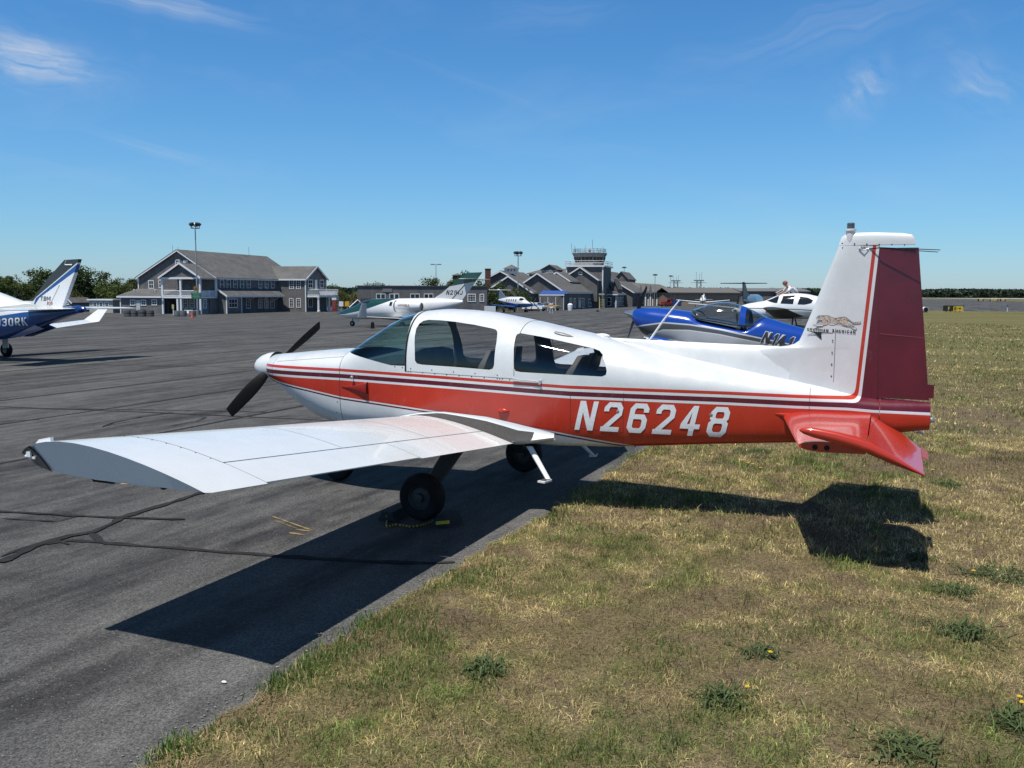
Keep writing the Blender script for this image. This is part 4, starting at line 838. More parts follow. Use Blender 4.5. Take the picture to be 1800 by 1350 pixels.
# tailplane, elevators and their raised horns
HX = 6.285
def sym(le, te, y, z, th, n=10, dz=0.0, b0=0.0, b1=1.0):
    o = []; fr = [b0+(b1-b0)*(.5*(1-math.cos(math.pi*i/n)) if b0 == 0 else i/n) for i in range(n+1)]
    def h(f): return th*(math.sqrt(max(0, 1-((.4-f)/.4)**2)) if f < .4 else 1-.25*(f-.4))
    return [Vector((le+(te-le)*f, y, z+h(f)/2-dz*f)) for f in fr]+[Vector((le+(te-le)*f, y, z-h(f)/2-dz*f)) for f in reversed(fr[1:])]
for sd in (-1, 1):
    mb = MB(); rows = []
    for f in np.linspace(0, 1, 7): rows.append(sym(5.57+.255*f, HX-.008, sd*(.10+1.30*f), .965-.055*f, .098-.022*f))
    mb.rows(rows, True, True, True); stb = mb.obj('tailplane', RED, AC, ang=30)
    mb = MB()
    for x in (5.94, 6.02): mb.lathe([(.020, 0), (.020, .0015)], (x, sd*1.4005, .905), (0, sd, 0), 14)
    pieces(mb, 'lightening_hole', BLACKP, stb)
    mb = MB(); rows = []
    for f in np.linspace(0, 1, 9):
        y = .16+1.22*f; te = lerp(y, [.16, .42, 1.38], [6.52, 6.655, 6.652]); zh = .963-.055*(y-.1)/1.3; th = .078-.014*f; ln = te-HX
        rows.append([Vector((HX, sd*y, zh+th*.42)), Vector((HX+.02, sd*y, zh+th*.45-.006)), Vector((HX+ln*.5, sd*y, zh+th*.22-ln*.22)), Vector((te, sd*y, zh-ln*.42+.003)), Vector((te, sd*y, zh-ln*.42-.003)), Vector((HX+ln*.5, sd*y, zh-th*.28-ln*.22)), Vector((HX, sd*y, zh-th*.45))])
    mb.rows(rows, True, True, True); el = mb.obj('elevator', RED, AC, ang=30)
    mb = MB(); rows = []
    for x, zc, ht, y0, y1 in [(5.835, 1.030, .006, 1.425, 1.468), (5.86, 1.027, .024, 1.405, 1.475), (5.93, 1.016, .036, 1.395, 1.478), (6.08, .990, .043, 1.39, 1.48), (6.22, .957, .043, 1.385, 1.48), (6.30, .932, .040, 1.385, 1.48), (6.45, .868, .026, 1.385, 1.478), (6.58, .806, .012, 1.385, 1.474), (6.654, .772, .004, 1.385, 1.470)]:
        ym, yh = (y0+y1)/2, (y1-y0)/2; rows.append([Vector((x, sd*(ym+yh*math.copysign(abs(math.cos(a))**.7, math.cos(a))), zc+ht*math.copysign(abs(math.sin(a))**.8, math.sin(a)))) for a in (2*math.pi*k/14 for k in range(14))])
    mb.rows(rows, True, True, True); mb.obj('elevator_horn', RED, AC)
    mb = MB(); a0, a1 = .46, .80; mb.rows([[Vector((6.657, sd*y, lerp(y, [.5, 1.4], [.795, .757])+dz)) for dz in (.003, -.003)]+[Vector((6.70, sd*y, lerp(y, [.5, 1.4], [.778, .738])+dz)) for dz in (-.002, .002)] for y in (a0, a1)], True, True, True); mb.obj('trim_tab', mat('tab_red', (.33, .06, .03), .4), el)
    mb = MB(); mb.rows([[(5.42+.22*f, sd*(.26-.22*f*.4), .965-.012*k*f) for k in (-1, 1)] for f in (0, .5, 1)], False)
# long pointed root fillet in front of the tailplane
    mb = MB(); rows = []
    for f in np.linspace(0, 1, 8):
        x = 5.50+.42*f; yi = F.y(x, .96)-.01; yo = yi+.005+.14*f**1.3; rows.append([Vector((x, sd*yi, .992)), Vector((x, sd*yo, .985-.012*f)), Vector((x, sd*yo, .972-.012*f)), Vector((x, sd*yi, .945))])
    mb.rows(rows, True, True, True); mb.obj('tailplane_fillet', RED, AC)
# fin emblem: running spotted cat, lettering and dart
def on_fin(x0, z0, dz=0.0):
    return lambda u, v, k: Vector((x0+u, -(lerp(z0+v, [1.08, 1.5, 2.4], [.055, .048, .034])+.0012+.0004*k), z0+v+dz*u))
INK = mat('black_decal', (.015, .016, .02), .5)
def fpx(L, k):
    out = []
    for px, py in L:
        p = on_y(1400+px/12.857, 540+py/12.857, -.046); out.append((p.x, -(lerp(p.z, [1.08, 1.5, 2.4], [.055, .048, .034])+.0012+.0005*k), p.z))
    return out
CAT = [(450, 250), (470, 215), (515, 190), (720, 190), (790, 225), (870, 250), (960, 235), (1060, 222), (1120, 230), (1180, 275), (1230, 312), (1290, 345), (1420, 335), (1455, 325), (1460, 355), (1420, 375), (1330, 380), (1270, 360), (1190, 305), (1145, 290), (1150, 350), (1230, 385), (1320, 405), (1290, 425), (1220, 405), (1280, 455), (1370, 480), (1365, 505), (1310, 510), (1255, 480), (1215, 435), (1130, 440), (1070, 425), (1020, 375), (975, 355), (920, 370), (860, 400), (770, 400), (710, 370), (690, 400), (610, 405), (600, 430), (480, 432), (380, 425), (365, 400), (430, 395), (455, 360), (560, 350), (570, 320), (575, 290), (500, 280), (465, 285)]
mb = MB(); c = fpx(CAT, 1); me_pts = [Vector((p[0], p[2])) for p in c]
tri = geometry.tessellate_polygon([[Vector((p.x, p.y, 0)) for p in me_pts]]); mb.add(c, [tuple(t) for t in tri]); em = mb.obj('emblem', mat('spotted_tan', (.50, .42, .34), .5), AC, fix=False, smooth=False)
mb = MB(); rr = random.Random(5)
def fline(L, wd, k):
    P = [Vector((p[0], 0, p[2])) for p in fpx(L, k)]; y = fpx(L, k)[0][1]; rows = []
    for i in range(len(P)):
        d = (P[min(i+1, len(P)-1)]-P[max(i-1, 0)]).normalized(); n = Vector((-d.z, 0, d.x)); rows.append([(P[i].x-n.x*wd/2, y, P[i].z-n.z*wd/2), (P[i].x+n.x*wd/2, y, P[i].z+n.z*wd/2)])
    mb.rows(rows, False)
fline(CAT+[CAT[0]], .0022, 2)
for _ in range(240):
    q = (rr.uniform(480, 1240), rr.uniform(195, 435))
    if inside(q, CAT) and (q[1] < 350 or q[0] > 700):
        s = rr.uniform(4, 8); mb.sheet(fpx([(q[0]+s*math.cos(a)*1.2, q[1]+s*math.sin(a)) for a in (0, 1.26, 2.5, 3.77, 5.03)], 3))
for x in (1290, 1335, 1380): fline([(x, 348), (x+12, 372)], .004, 3)
mb.obj('emblem_spots', INK, em, fix=False, smooth=False)
mb = MB(); mb.sheet(fpx([(620, 268), (560, 282), (500, 275), (470, 285), (475, 250), (500, 262), (560, 268)], 4)); mb.sheet(fpx([(720, 372), (760, 395), (860, 396), (920, 362), (860, 380), (770, 380)], 4)); mb.sheet(fpx([(400, 405), (430, 398), (590, 402), (590, 420), (480, 424)], 4)); mb.sheet(fpx([(1265, 462), (1360, 485), (1350, 500), (1310, 502)], 4)); mb.obj('emblem_white', WHITE2, em, fix=False, smooth=False)
a = on_y(1418.5, 581.5, -.046); b_ = on_y(1514, 587, -.046)
mb = lettering('GRUMMAN AMERICAN', lambda u, v, k: Vector((a.x+u, -(.0470+.0014+.0004*k), a.z+v+(b_.z-a.z)/(b_.x-a.x)*u)), .024, .78, .22, .22, 0, 1)
mb.obj('emblem_lettering', INK, AC, fix=False, smooth=False)
mb = MB(); mb.sheet(fpx([(250, 535), (420, 550), (570, 566), (820, 578), (820, 590), (590, 580), (565, 590), (550, 625), (565, 640), (568, 738), (430, 600), (380, 575)], 1)); mb.obj('emblem_dart', INK, AC, fix=False, smooth=False)
# cabin: floor, side lining, panel hood, seats
mb = MB(); mb.rows([[Vector((x, -F.y(x, z)+.03, z)) for z in (1.23, .72)]+[Vector((x, F.y(x, z)-.03, z)) for z in (.72, 1.23)] for x in np.linspace(1.45, 4.15, 12)], False, False, False); mb.sheet([(4.15, -.42, .72), (4.15, .42, .72), (4.15, .42, 1.24), (4.15, -.42, 1.24)]); mb.obj('cabin_lining', PANEL, AC, fix=False)
mb = MB(); rows = []
for x, z, hw_ in [(1.50, 1.29, .33), (1.70, 1.335, .42), (1.95, 1.39, .45), (2.18, 1.41, .45)]: rows.append([(x, -hw_, z-.10), (x, -hw_*.95, z-.01), (x, -hw_*.4, z+.03), (x, hw_*.4, z+.03), (x, hw_*.95, z-.01), (x, hw_, z-.10)])
rows.append([(2.165, y, z-.32) for _, y, z in rows[-1]]); mb.rows(rows, False); mb.box((2.22, -.25, 1.12), (.04, .30, .26)); mb.tube([(2.16, -.25, 1.14), (2.40, -.25, 1.16)], .014, 6); mb.tube([(2.40, -.37, 1.20), (2.40, -.35, 1.13), (2.40, -.15, 1.13), (2.40, -.13, 1.20)], .014, 6)
mb.tube([(2.16, .25, 1.14), (2.40, .25, 1.16)], .014, 6); mb.tube([(2.40, .37, 1.20), (2.40, .35, 1.13), (2.40, .15, 1.13), (2.40, .13, 1.20)], .014, 6); mb.obj('instrument_panel', SEATD, AC, fix=False)
def seat(x, y, zt, back=.16, hd=True, m=SEAT, nm='seat'):
    mb = MB(); hw_ = .21
    mb.rows([[Vector((xx, y+hw_*math.copysign(abs(math.cos(a))**.6, math.cos(a)), .98+dz+.06*math.copysign(abs(math.sin(a))**.6, math.sin(a)))) for a in (2*math.pi*k/14 for k in range(14))] for xx, dz in [(x-.46, -.02), (x-.44, 0), (x-.2, -.01), (x, -.03)]], True, True, True)
    rows = []
    for f in np.linspace(0, 1, 8):
        z = .98+(zt-.98)*f; xx = x+back*f; w_ = hw_*(1-.30*max(0, f-.7)/.3); th = .055*(1 if f < .85 else .75)
        rows.append([Vector((xx+th*math.copysign(abs(math.sin(a))**.7, math.sin(a)), y+w_*math.copysign(abs(math.cos(a))**.5, math.cos(a)), z)) for a in (2*math.pi*k/16 for k in range(16))])
    mb.rows(rows, True, True, True); s_ = mb.obj(nm, m, AC)
    if hd:
        mb = MB(); mb.ball((x+back+.035, y, zt+.05), .10, 12, (.6, 1.2, .8)); mb.tube([(x+back, y-.05, zt-.03), (x+back+.03, y-.05, zt+.05)], .008, 6); mb.tube([(x+back, y+.05, zt-.03), (x+back+.03, y+.05, zt+.05)], .008, 6); mb.obj('headrest', SEATD, s_)
seat(2.80, -.25, 1.45, .16, False); seat(2.80, .25, 1.45, .16, False, SEATD); seat(3.62, -.22, 1.42, .22, False); seat(3.60, .20, 1.42, .22, True)
# wheel chocks of the left main wheel with their rope
CHK = mat('rubber_chock', (.018, .018, .019), .8, var=.2)
def chock(x, y, lab, bar):
    o = empty('wheel_chock', lab, 'chock', (x, y, 0), group='chocks at the left main wheel'); mb = MB(); mb.poly([(-.085, -.14, .003), (.085, -.14, .003), (.05, -.14, .085), (-.05, -.14, .085)], (0, .27, 0)); mb.obj('wedge', CHK, o)
    if bar: mb = MB(); mb.box((.03, -.152, .05), (.12, .02, .026), M=Matrix.Rotation(R(-10), 4, 'Y')); mb.obj('yellow_stripe', YEL, o)
    return o
chock(2.42, -1.22, 'black rubber chock in front of the left main wheel of the red aeroplane', False); chock(2.94, -1.22, 'black rubber chock with a yellow stripe behind the left main wheel', True)
rp = [Vector((2.42, -1.37, .05))]+[gpt(*q)+Vector((0, 0, .010)) for q in [(681, 914), (679, 924), (681, 928), (694, 924), (706, 925), (722, 928), (738, 926), (754, 921), (763, 917)]]+[Vector((2.92, -1.37, .05))]
mb = MB(); mb.tube(rp, .007, 6); ro = mb.obj('rope', mat('rope_black', (.03, .03, .03), .8), None); tag(ro, 'black and yellow rope tying the two wheel chocks together', 'rope')
mb = MB(); pts_ = []
for a, b_ in zip(rp, rp[1:]):
    n = max(1, int((b_-a).length/.016)); pts_ += [a.lerp(b_, i/n) for i in range(n)]
for i in range(0, len(pts_)-1, 2): mb.tube([pts_[i], pts_[i].lerp(pts_[i+1], .9)], .0082, 6)
tag(mb.obj('rope_strand', YEL, ro), kind='stuff')
# ------------------------------------------------------------------ the other aeroplanes
def fus_from(root, prof, yc, hw, sh=.5, n=2.3, nb=2.3):
    """surface from a side outline (pixel column, top, bottom) of a fuselage lying along x in the plane y = yc"""
    st = []
    for px, yt, yb in prof:
        a, b = on_y(px, yt, yc), on_y(px, yb, yc); st.append(((a.x+b.x)/2-root.x, a.z-root.z, b.z-root.z))
    return Fus(hw=[(s[0], w_) for s, w_ in zip(st, hw)], zt=[(s[0], s[1]) for s in st], zb=[(s[0], s[2]) for s in st], zs=[(s[0], s[2]+(s[1]-s[2])*sh) for s in st], n=[(0, n)], nb=[(0, nb)]), st
def smooth_prof(F_, k=6):
    return F_
def skin(F_, x0, x1, nx=40, nt=32, name='fuselage', m=WHITE, par=None, ang=40):
    mb = MB(); mb.rows([[F_.pt(x, 2*math.pi*j/nt) for j in range(nt)] for x in np.linspace(x0, x1, nx)], True, True, True); return mb.obj(name, m, par, ang=ang)
def patch(F_, outl, name, m, par, side=-1, lift=.006):
    """a pane or decal lying on the skin: outline in (x, z)"""
    cx = sum(p[0] for p in outl)/len(outl); cz = sum(p[1] for p in outl)/len(outl); mb = MB(); O = dens(outl, .12); rows = []
    for f in (1.0, .8, .55, .3, .02):
        row = []
        for x, z in O:
            xx, zz = cx+(x-cx)*f, cz+(z-cz)*f; zz = min(zz, F_.g('zt', xx)-.002); t = F_.tz(xx, zz); p = F_.pt(xx, t)+F_.nrm(xx, t)*lift; row.append((p.x, p.y*(-side), p.z))
        rows.append(row)
    mb.rows(rows, True, False, True); return mb.obj(name, m, par, fix=False)
def panel(root_le, root_te, tip_le, tip_te, th, name, m, par, n=6, tt=None, ang=30):
    mb = MB(); rows = []
    for i in range(n+1):
        f = i/n; a = Vector(root_le).lerp(Vector(tip_le), f); b = Vector(root_te).lerp(Vector(tip_te), f); h = th*(1-f)+(tt if tt is not None else th*.6)*f; up = []; lo = []
        nn = UPZ if abs((Vector(tip_le)-Vector(root_le)).normalized().z) < .8 else Vector((0, 1, 0))
        for k in range(9):
            g = .5*(1-math.cos(math.pi*k/8)); s_ = math.sqrt(max(0, 1-((.35-g)/.35)**2)) if g < .35 else 1-((g-.35)/.65)**1.6; c = a.lerp(b, g); up.append(c+nn*h/2*s_); lo.append(c-nn*h/2*s_)
        rows.append(up+lo[::-1][1:-1])
    mb.rows(rows, True, True, True); return mb.obj(name, m, par, ang=ang)
def wheel2(c, r, wd, par, name='wheel'):
    mb = MB(); q = wd/2; c = Vector(c); mb.lathe([(r*.5, -q), (r*.8, -q), (r, -q*.5), (r, q*.5), (r*.8, q), (r*.5, q)], c, (0, 1, 0), 20, False); o = mb.obj(name, BLACK, par)
    mb = MB(); mb.lathe([(r*.52, -q*.8), (r*.2, -q*.7), (0, -q)], c, (0, 1, 0), 16, False); mb.lathe([(r*.52, q*.8), (r*.2, q*.7), (0, q)], c, (0, 1, 0), 16, False); mb.obj('rim', GREYM, o, fix=False); return o
def rodpart(name, pts, r, m, par): mb = MB(); mb.tube(pts, r, 8); return mb.obj(name, m, par)
def stripes(name, lines, cols, back=None, rough=.25):
    """paint in bands: each line is a list of (x, z) in object space, bands from top to bottom"""
    m = bpy.data.materials.new(name); m.use_nodes = True; T = NT(m.node_tree); b = T.n['Principled BSDF']; p = T.node('ShaderNodeTexCoord').outputs['Object']; s = T.node('ShaderNodeSeparateXYZ'); T.put(s.inputs[0], p)
    c = tuple(cols[0])
    for L, col in zip(lines, cols[1:]):
        x0, x1 = L[0][0], L[-1][0]; zs_ = [q[1] for q in L]; z0, z1 = min(zs_)-.1, max(zs_)+.1
        f = T.m('GREATER_THAN', T.curve(s.outputs[0], L, x0, x1, z0, z1), s.outputs[2]); c = T.mix(f, c, tuple(col))
    nz = T.noise(p, 2.5, 5, .6); c = T.mix(1.0, c, T.ramp(nz, [(.25, (.92,)*3), (.75, (1.03,)*3)]), 'MULTIPLY')
    T.put(b.inputs['Base Color'], c); b.inputs['Roughness'].default_value = rough; b.inputs['Coat Weight'].default_value = .5; b.inputs['Coat Roughness'].default_value = .05; return m
BLUE = mat('blue_paint', (.008, .055, .33), .22, coat=.6, var=.06); SILVER = mat('silver_paint', (.42, .43, .45), .35, metal=.25, coat=.4, var=.05); CHAR = mat('charcoal_paint', (.035, .038, .042), .3, coat=.4)
DGREEN = mat('dark_green_paint', (.010, .055, .050), .22, coat=.6); PANE = mat('dark_pane', (.015, .018, .022), .08, coat=.6, var=.1)
PCLR = glass('clear_canopy', (.74, .77, .76), 2.6, .05); NAVY = mat('navy_paint', (.008, .04, .17), .22, coat=.6)

# ---- blue and silver tail-wheel two-seater in the next parking place
TH = R(11); rvp = Vector((1.28, 14.8, H(1.28)))
rv = empty('light_aircraft', 'blue and silver tail wheel aeroplane with bubble canopy parked beyond the red tail', 'aeroplane', rvp); rv.rotation_euler = (0, TH, 0)
rvm = stripes('blue_silver_livery', [[(-1.5, .84), (-1.2, .93), (-.9, 1.06), (-.35, 1.25), (.3, 1.335), (1.05, 1.37), (2.86, 1.36), (4.7, 1.42)], [(-1.5, .80), (-1.2, .89), (-.9, 1.02), (-.35, 1.215), (.3, 1.30), (1.05, 1.335), (2.86, 1.33), (4.7, 1.39)],
      [(-1.5, .60), (-1.2, .66), (-.9, .74), (-.35, 1.06), (.3, 1.19), (1.05, 1.245), (2.86, 1.255), (4.7, 1.33)], [(-1.5, .57), (-1.2, .63), (-.9, .71), (-.35, 1.03), (.3, 1.165), (1.05, 1.22), (2.86, 1.235), (4.7, 1.315)]],
      [(.008, .055, .33), (.55, .56, .58), (.07, .075, .08), (.55, .56, .58), (.40, .41, .43)])
FR = Fus(hw=[(-1.27, .20), (-1.15, .33), (-.9, .43), (-.3, .53), (.3, .55), (1.5, .54), (2.4, .42), (3.5, .24), (4.65, .05)], zt=[(-1.27, 1.38), (-1.1, 1.45), (-.7, 1.535), (-.3, 1.58), (.12, 1.61), (.30, 1.60), (.48, 1.46), (1.62, 1.46), (1.82, 1.79), (1.95, 1.85), (2.4, 1.80), (2.95, 1.755), (3.8, 1.62), (4.65, 1.48)],
         zb=[(-1.27, 1.10), (-1.15, .98), (-.9, .80), (-.5, .70), (0, .68), (1.6, .70), (2.4, .82), (3.5, 1.05), (4.65, 1.28)], zs=[(-1.27, 1.24), (-.6, 1.22), (.2, 1.30), (1.6, 1.36), (3, 1.36), (4.65, 1.38)], n=[(0, 2.3)], nb=[(0, 3)])
skin(FR, -1.27, 4.65, 60, 40, 'fuselage', rvm, rv)
mb = MB(); mb.lathe([(0, -.33), (.03, -.31), (.08, -.20), (.125, -.08), (.15, .02), (.155, .05)], (-1.22, 0, 1.24), (1, 0, 0), 24); mb.obj('spinner', mat('polished_metal', (.62, .62, .63), .18, metal=.85, var=.04), rv)
def rvblade(d, L=.91):
    d = Vector(d).normalized(); s_ = d.cross(Vector((1, 0, 0))); mb = MB(); rows = []
    for f, ch, th, tw in [(.12, .06, .05, 60), (.3, .13, .03, 42), (.5, .16, .02, 30), (.75, .14, .014, 22), (.93, .09, .01, 18), (1, .03, .006, 18)]:
        ca, sa = math.cos(R(tw)), math.sin(R(tw)); c = Vector((-1.24, 0, 1.24))+d*L*f; rows.append([c+s_*(ch/2*math.cos(a)*ca-th/2*math.sin(a)*sa)+Vector((1, 0, 0))*(ch/2*math.cos(a)*sa+th/2*math.sin(a)*ca) for a in (2*math.pi*k/12 for k in range(12))])
    mb.rows(rows, True, True, True); mb.obj('propeller_blade', BLACKP, rv)
rvblade((0, -.35, -.75)); rvblade((0, .62, .78), .95)
FCAN = Fus(hw=[(.12, .10), (.2, .32), (.4, .47), (.8, .52), (1.3, .51), (1.7, .44), (1.98, .33), (2.12, .12)], zt=[(.12, 1.60), (.3, 1.72), (.55, 1.88), (.8, 1.98), (1.0, 2.02), (1.2, 2.02), (1.5, 1.98), (1.8, 1.91), (2.12, 1.80)], zb=[(0, 1.4), (3, 1.4)], zs=[(.12, 1.54), (.5, 1.47), (1.3, 1.49), (1.7, 1.55), (2.12, 1.72)], n=[(0, 2.1)], nb=[(0, 2)])
mb = MB(); mb.rows([[FCAN.pt(x, math.pi*j/20) for j in range(21)] for x in np.linspace(.12, 2.12, 30)], False); mb.obj('canopy', PCLR, rv, fix=False)
mb = MB(); mb.rows([[FCAN.pt(x+.10*(1-math.sin(math.pi*j/20)), math.pi*j/20)+FCAN.nrm(x, max(.05, min(3.09, math.pi*j/20)))*.006 for j in range(21)] for x in (1.36, 1.42, 1.50)], False); mb.obj('canopy_bow', BLUE, rv, fix=False)
mb = MB(); mb.rows([[FCAN.pt(x+.10*(1-math.sin(math.pi*j/20)), math.pi*j/20)-FCAN.nrm(x, max(.05, min(3.09, math.pi*j/20)))*.02 for j in range(21)] for x in (1.50, 1.58)], False); mb.obj('roll_bar', BLACKP, rv, fix=False)
mb = MB(); mb.tube([FCAN.pt(.14+.28*abs(math.cos(math.pi*j/20))**2, math.pi*j/20) for j in range(21)], .018, 6); mb.obj('windscreen_frame', CHAR, rv)
for j0 in (.02, .98):
    mb = MB(); mb.tube([FCAN.pt(x, math.pi*j0) for x in np.linspace(.14, 2.1, 20)], .016, 6); mb.obj('canopy_rail', BLACKP, rv)
mb = MB(); mb.rows([[(x, -.45, 1.475), (x, -.2, 1.62 if x < .5 else 1.475), (x, .2, 1.62 if x < .5 else 1.475), (x, .45, 1.475)] for x in (.2, .40, .50, .52, 1.62)], False); mb.obj('glare_shield', mat('cockpit_grey', (.12, .12, .115), .8), rv, fix=False)
for sy in (-.22, .22):
    mb = MB(); mb.box((1.45, sy, 1.52), (.10, .34, .40), M=Matrix.Rotation(R(15), 4, 'Y')); mb.ball((1.50, sy, 1.78), .10, 10, (.6, 1.2, .8)); mb.obj('seat', mat('grey_seat', (.13, .13, .125), .7), rv)
WT = 3.80
panel((.0, -.5, .80), (1.45, -.5, .80), (.05, -WT, 1.08), (1.38, -WT, 1.06), .20, 'wing', SILVER, rv, tt=.15); panel((.0, .5, .80), (1.45, .5, .80), (.05, WT, 1.08), (1.38, WT, 1.06), .20, 'wing', SILVER, rv, tt=.15)
for sd in (-1, 1):
    mb = MB(); rows = []
    for f in np.linspace(0, 1, 10):
        hh = .082*math.sqrt(max(.002, 1-((.3-f)/.3)**2)) if f < .3 else .082*(1-((f-.3)/.7)**1.5)+.003; x = .02+1.40*f; rows.append([(x, sd*(WT-.02+.13*(.4+.6*min(1, f*3))*max(0, math.cos(a))), 1.075-.01*f+hh*math.sin(a)) for a in (math.pi*(k/8-.5) for k in range(9))])
    mb.rows(rows, True, True, True); mb.obj('wing_tip', BLUE, rv); mb = MB(); mb.ball((.06, sd*(WT+.03), 1.08), .045, 8, (1.3, .8, .8)); mb.obj('position_light', METAL, rv)
    rodpart('gear_leg', [(-.25, sd*.3, .75), (-.02, sd*.85, .25)], [.04, .025], SILVER, rv); wheel2((0, sd*.95, .19), .19, .13, rv)
    mb = MB(); mb.ball((.05, sd*.95, .25), .16, 12, (2.2, .75, 1.0)); mb.obj('wheel_fairing', BLUE, rv); panel((4.0, sd*.1, 1.5), (4.6, sd*.08, 1.5), (4.15, sd*1.5, 1.5), (4.6, sd*1.5, 1.5), .06, 'tailplane', BLUE, rv)
mb = MB(); mb.poly([(3.85, -.03, 1.55), (4.3, -.03, 2.25), (4.75, -.03, 2.25), (4.95, -.03, 1.15), (4.5, -.03, 1.2)], (0, .06, 0)); mb.obj('fin', BLUE, rv); wheel2((4.55, 0, .98), .08, .05, rv, 'tail_wheel')
def rvskin(x0, z0):
    def f(u, v, k): x, z = x0+u, z0+v; t = FR.tz(x, z); return FR.pt(x, t)+FR.nrm(x, t)*(.006+.0012*k)
    return f
lettering('N141', rvskin(2.02, 1.24), .30, .58, .24, .16, .22, 2).obj('registration_border', mat('lettering_edge', (.60, .61, .63), .4), rv, fix=False, smooth=False)
def rv2(u, v, k): p = rvskin(2.032, 1.253)(u*.985, v*.91, k); return p+Vector((0, -.006, 0))
lettering('N141', rv2, .30, .58, .17, .16, .22, 2).obj('registration_number', mat('charcoal_lettering', (.035, .035, .04), .4), rv, fix=False, smooth=False)

# ---- white four-seater beyond it
CY = 38.0; ci0 = Vector((on_y(1297, 540, CY).x, CY, H(0))); ci = empty('light_aircraft', 'white single engine aeroplane with large cabin windows and a person on its wing', 'aeroplane', ci0)
cprof = [(1296, 543, 550), (1300, 538, 554), (1315, 533.5, 557.5), (1330, 531, 560), (1345, 528.5, 561), (1358, 522.5, 561), (1371, 517.5, 561), (1385, 516, 561), (1402, 515.2, 561), (1420, 517, 560.5), (1440, 521.5, 559.5), (1470, 529, 556.5), (1500, 535, 553), (1540, 540, 549), (1562, 541, 546)]
chw = [.25, .38, .48, .55, .60, .62, .63, .64, .64, .62, .57, .46, .33, .16, .06]
FC, cst = fus_from(ci0, cprof, CY, chw, .42)
Lz = lambda px, py: (lambda p: (p.x-ci0.x, p.z-ci0.z))(on_y(px, py, CY-.6))
cl1 = [Lz(px, y) for px, y in [(1290, 540.5), (1345, 541.5), (1400, 543), (1440, 545.5), (1570, 548)]]; cl2 = [(a, b-.045) for a, b in cl1]; cl1[0] = (-.3, cl1[0][1]); cl2[0] = (-.3, cl2[0][1])
skin(FC, cst[0][0], cst[-1][0], 60, 36, 'fuselage', stripes('white_grey_stripe', [cl1, cl2], [(.80, .81, .82), (.10, .11, .12), (.80, .81, .82)]), ci)
patch(FC, [Lz(*q) for q in [(1347, 529), (1360, 523.5), (1370, 518.5), (1366, 532.5), (1361, 532.5)]], 'windshield', PANE, ci); patch(FC, [Lz(*q) for q in [(1347, 529), (1360, 523.5), (1370, 518.5), (1366, 532.5), (1361, 532.5)]], 'windshield', PANE, ci, 1)
for s_ in (-1, 1):
    patch(FC, [Lz(*q) for q in [(1376, 520.5), (1397, 519.5), (1394, 534.5), (1372, 533.5)]], 'door_window', PANE, ci, s_); patch(FC, [Lz(*q) for q in [(1406, 521.5), (1420, 523.5), (1429, 528), (1426, 533), (1414, 535.5), (1402, 535)]], 'rear_window', PANE, ci, s_)
fl = patch(FC, [Lz(*q) for q in [(1346, 546), (1352.5, 546), (1352.5, 549.5), (1346, 549.5)]], 'flag_decal', mat('flag_blue_red', (.25, .12, .20), .5, var=.8, vscale=30), ci)
zw = Lz(1380, 556)[1]; xw0 = Lz(1352, 556)[0]
DKW = mat('dark_grey_wing', (.075, .085, .075), .6, var=.25, vscale=4)  # dark grey-green for the left wing only, the right one is white
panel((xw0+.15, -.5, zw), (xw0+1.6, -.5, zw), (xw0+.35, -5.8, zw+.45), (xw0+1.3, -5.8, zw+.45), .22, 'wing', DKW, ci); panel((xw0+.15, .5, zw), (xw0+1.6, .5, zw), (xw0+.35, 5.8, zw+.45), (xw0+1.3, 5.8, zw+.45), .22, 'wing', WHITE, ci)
for s_ in (-1, 1):
    rodpart('gear_leg', [(xw0+1.1, s_*.5, zw-.1), (xw0+1.15, s_*1.55, .25)], .04, GREYM, ci); wheel2((xw0+1.15, s_*1.6, .2), .2, .14, ci); mb = MB(); mb.ball((xw0+1.2, s_*1.6, .28), .2, 12, (2.0, .75, 1)); mb.obj('wheel_fairing', mat('grey_fairing', (.30, .31, .31), .4), ci); panel((6.3, s_*.1, 1.35), (7.1, s_*.1, 1.35), (6.6, s_*1.9, 1.35), (7.1, s_*1.9, 1.35), .08, 'tailplane', WHITE, ci)
rodpart('nose_gear_leg', [(.9, 0, .6), (.95, 0, .2)], .035, GREYM, ci); wheel2((.95, 0, .17), .17, .11, ci, 'nose_wheel')
mb = MB(); mb.poly([(5.9, -.04, 1.35), (6.6, -.04, 2.35), (7.2, -.04, 2.35), (7.35, -.04, 1.1), (6.6, -.04, 1.1)], (0, .08, 0)); mb.obj('fin', WHITE, ci)
mb = MB(); mb.lathe([(0, -.3), (.08, -.2), (.15, -.05), (.17, .02)], (cst[0][0], 0, (cst[0][1]+cst[0][2])/2), (1, 0, 0), 16); mb.obj('spinner', WHITE2, ci)
for dz in ((0, .5, .75), (0, .45, -.8), (0, -.9, .05)):
    mb = MB(); d = Vector(dz).normalized()*.95; c = Vector((cst[0][0]-.03, 0, (cst[0][1]+cst[0][2])/2)); mb.tube([c+d*.12, c+d*.5, c+d], [.05, .06, .03], 6); mb.obj('propeller_blade', BLACKP, ci)

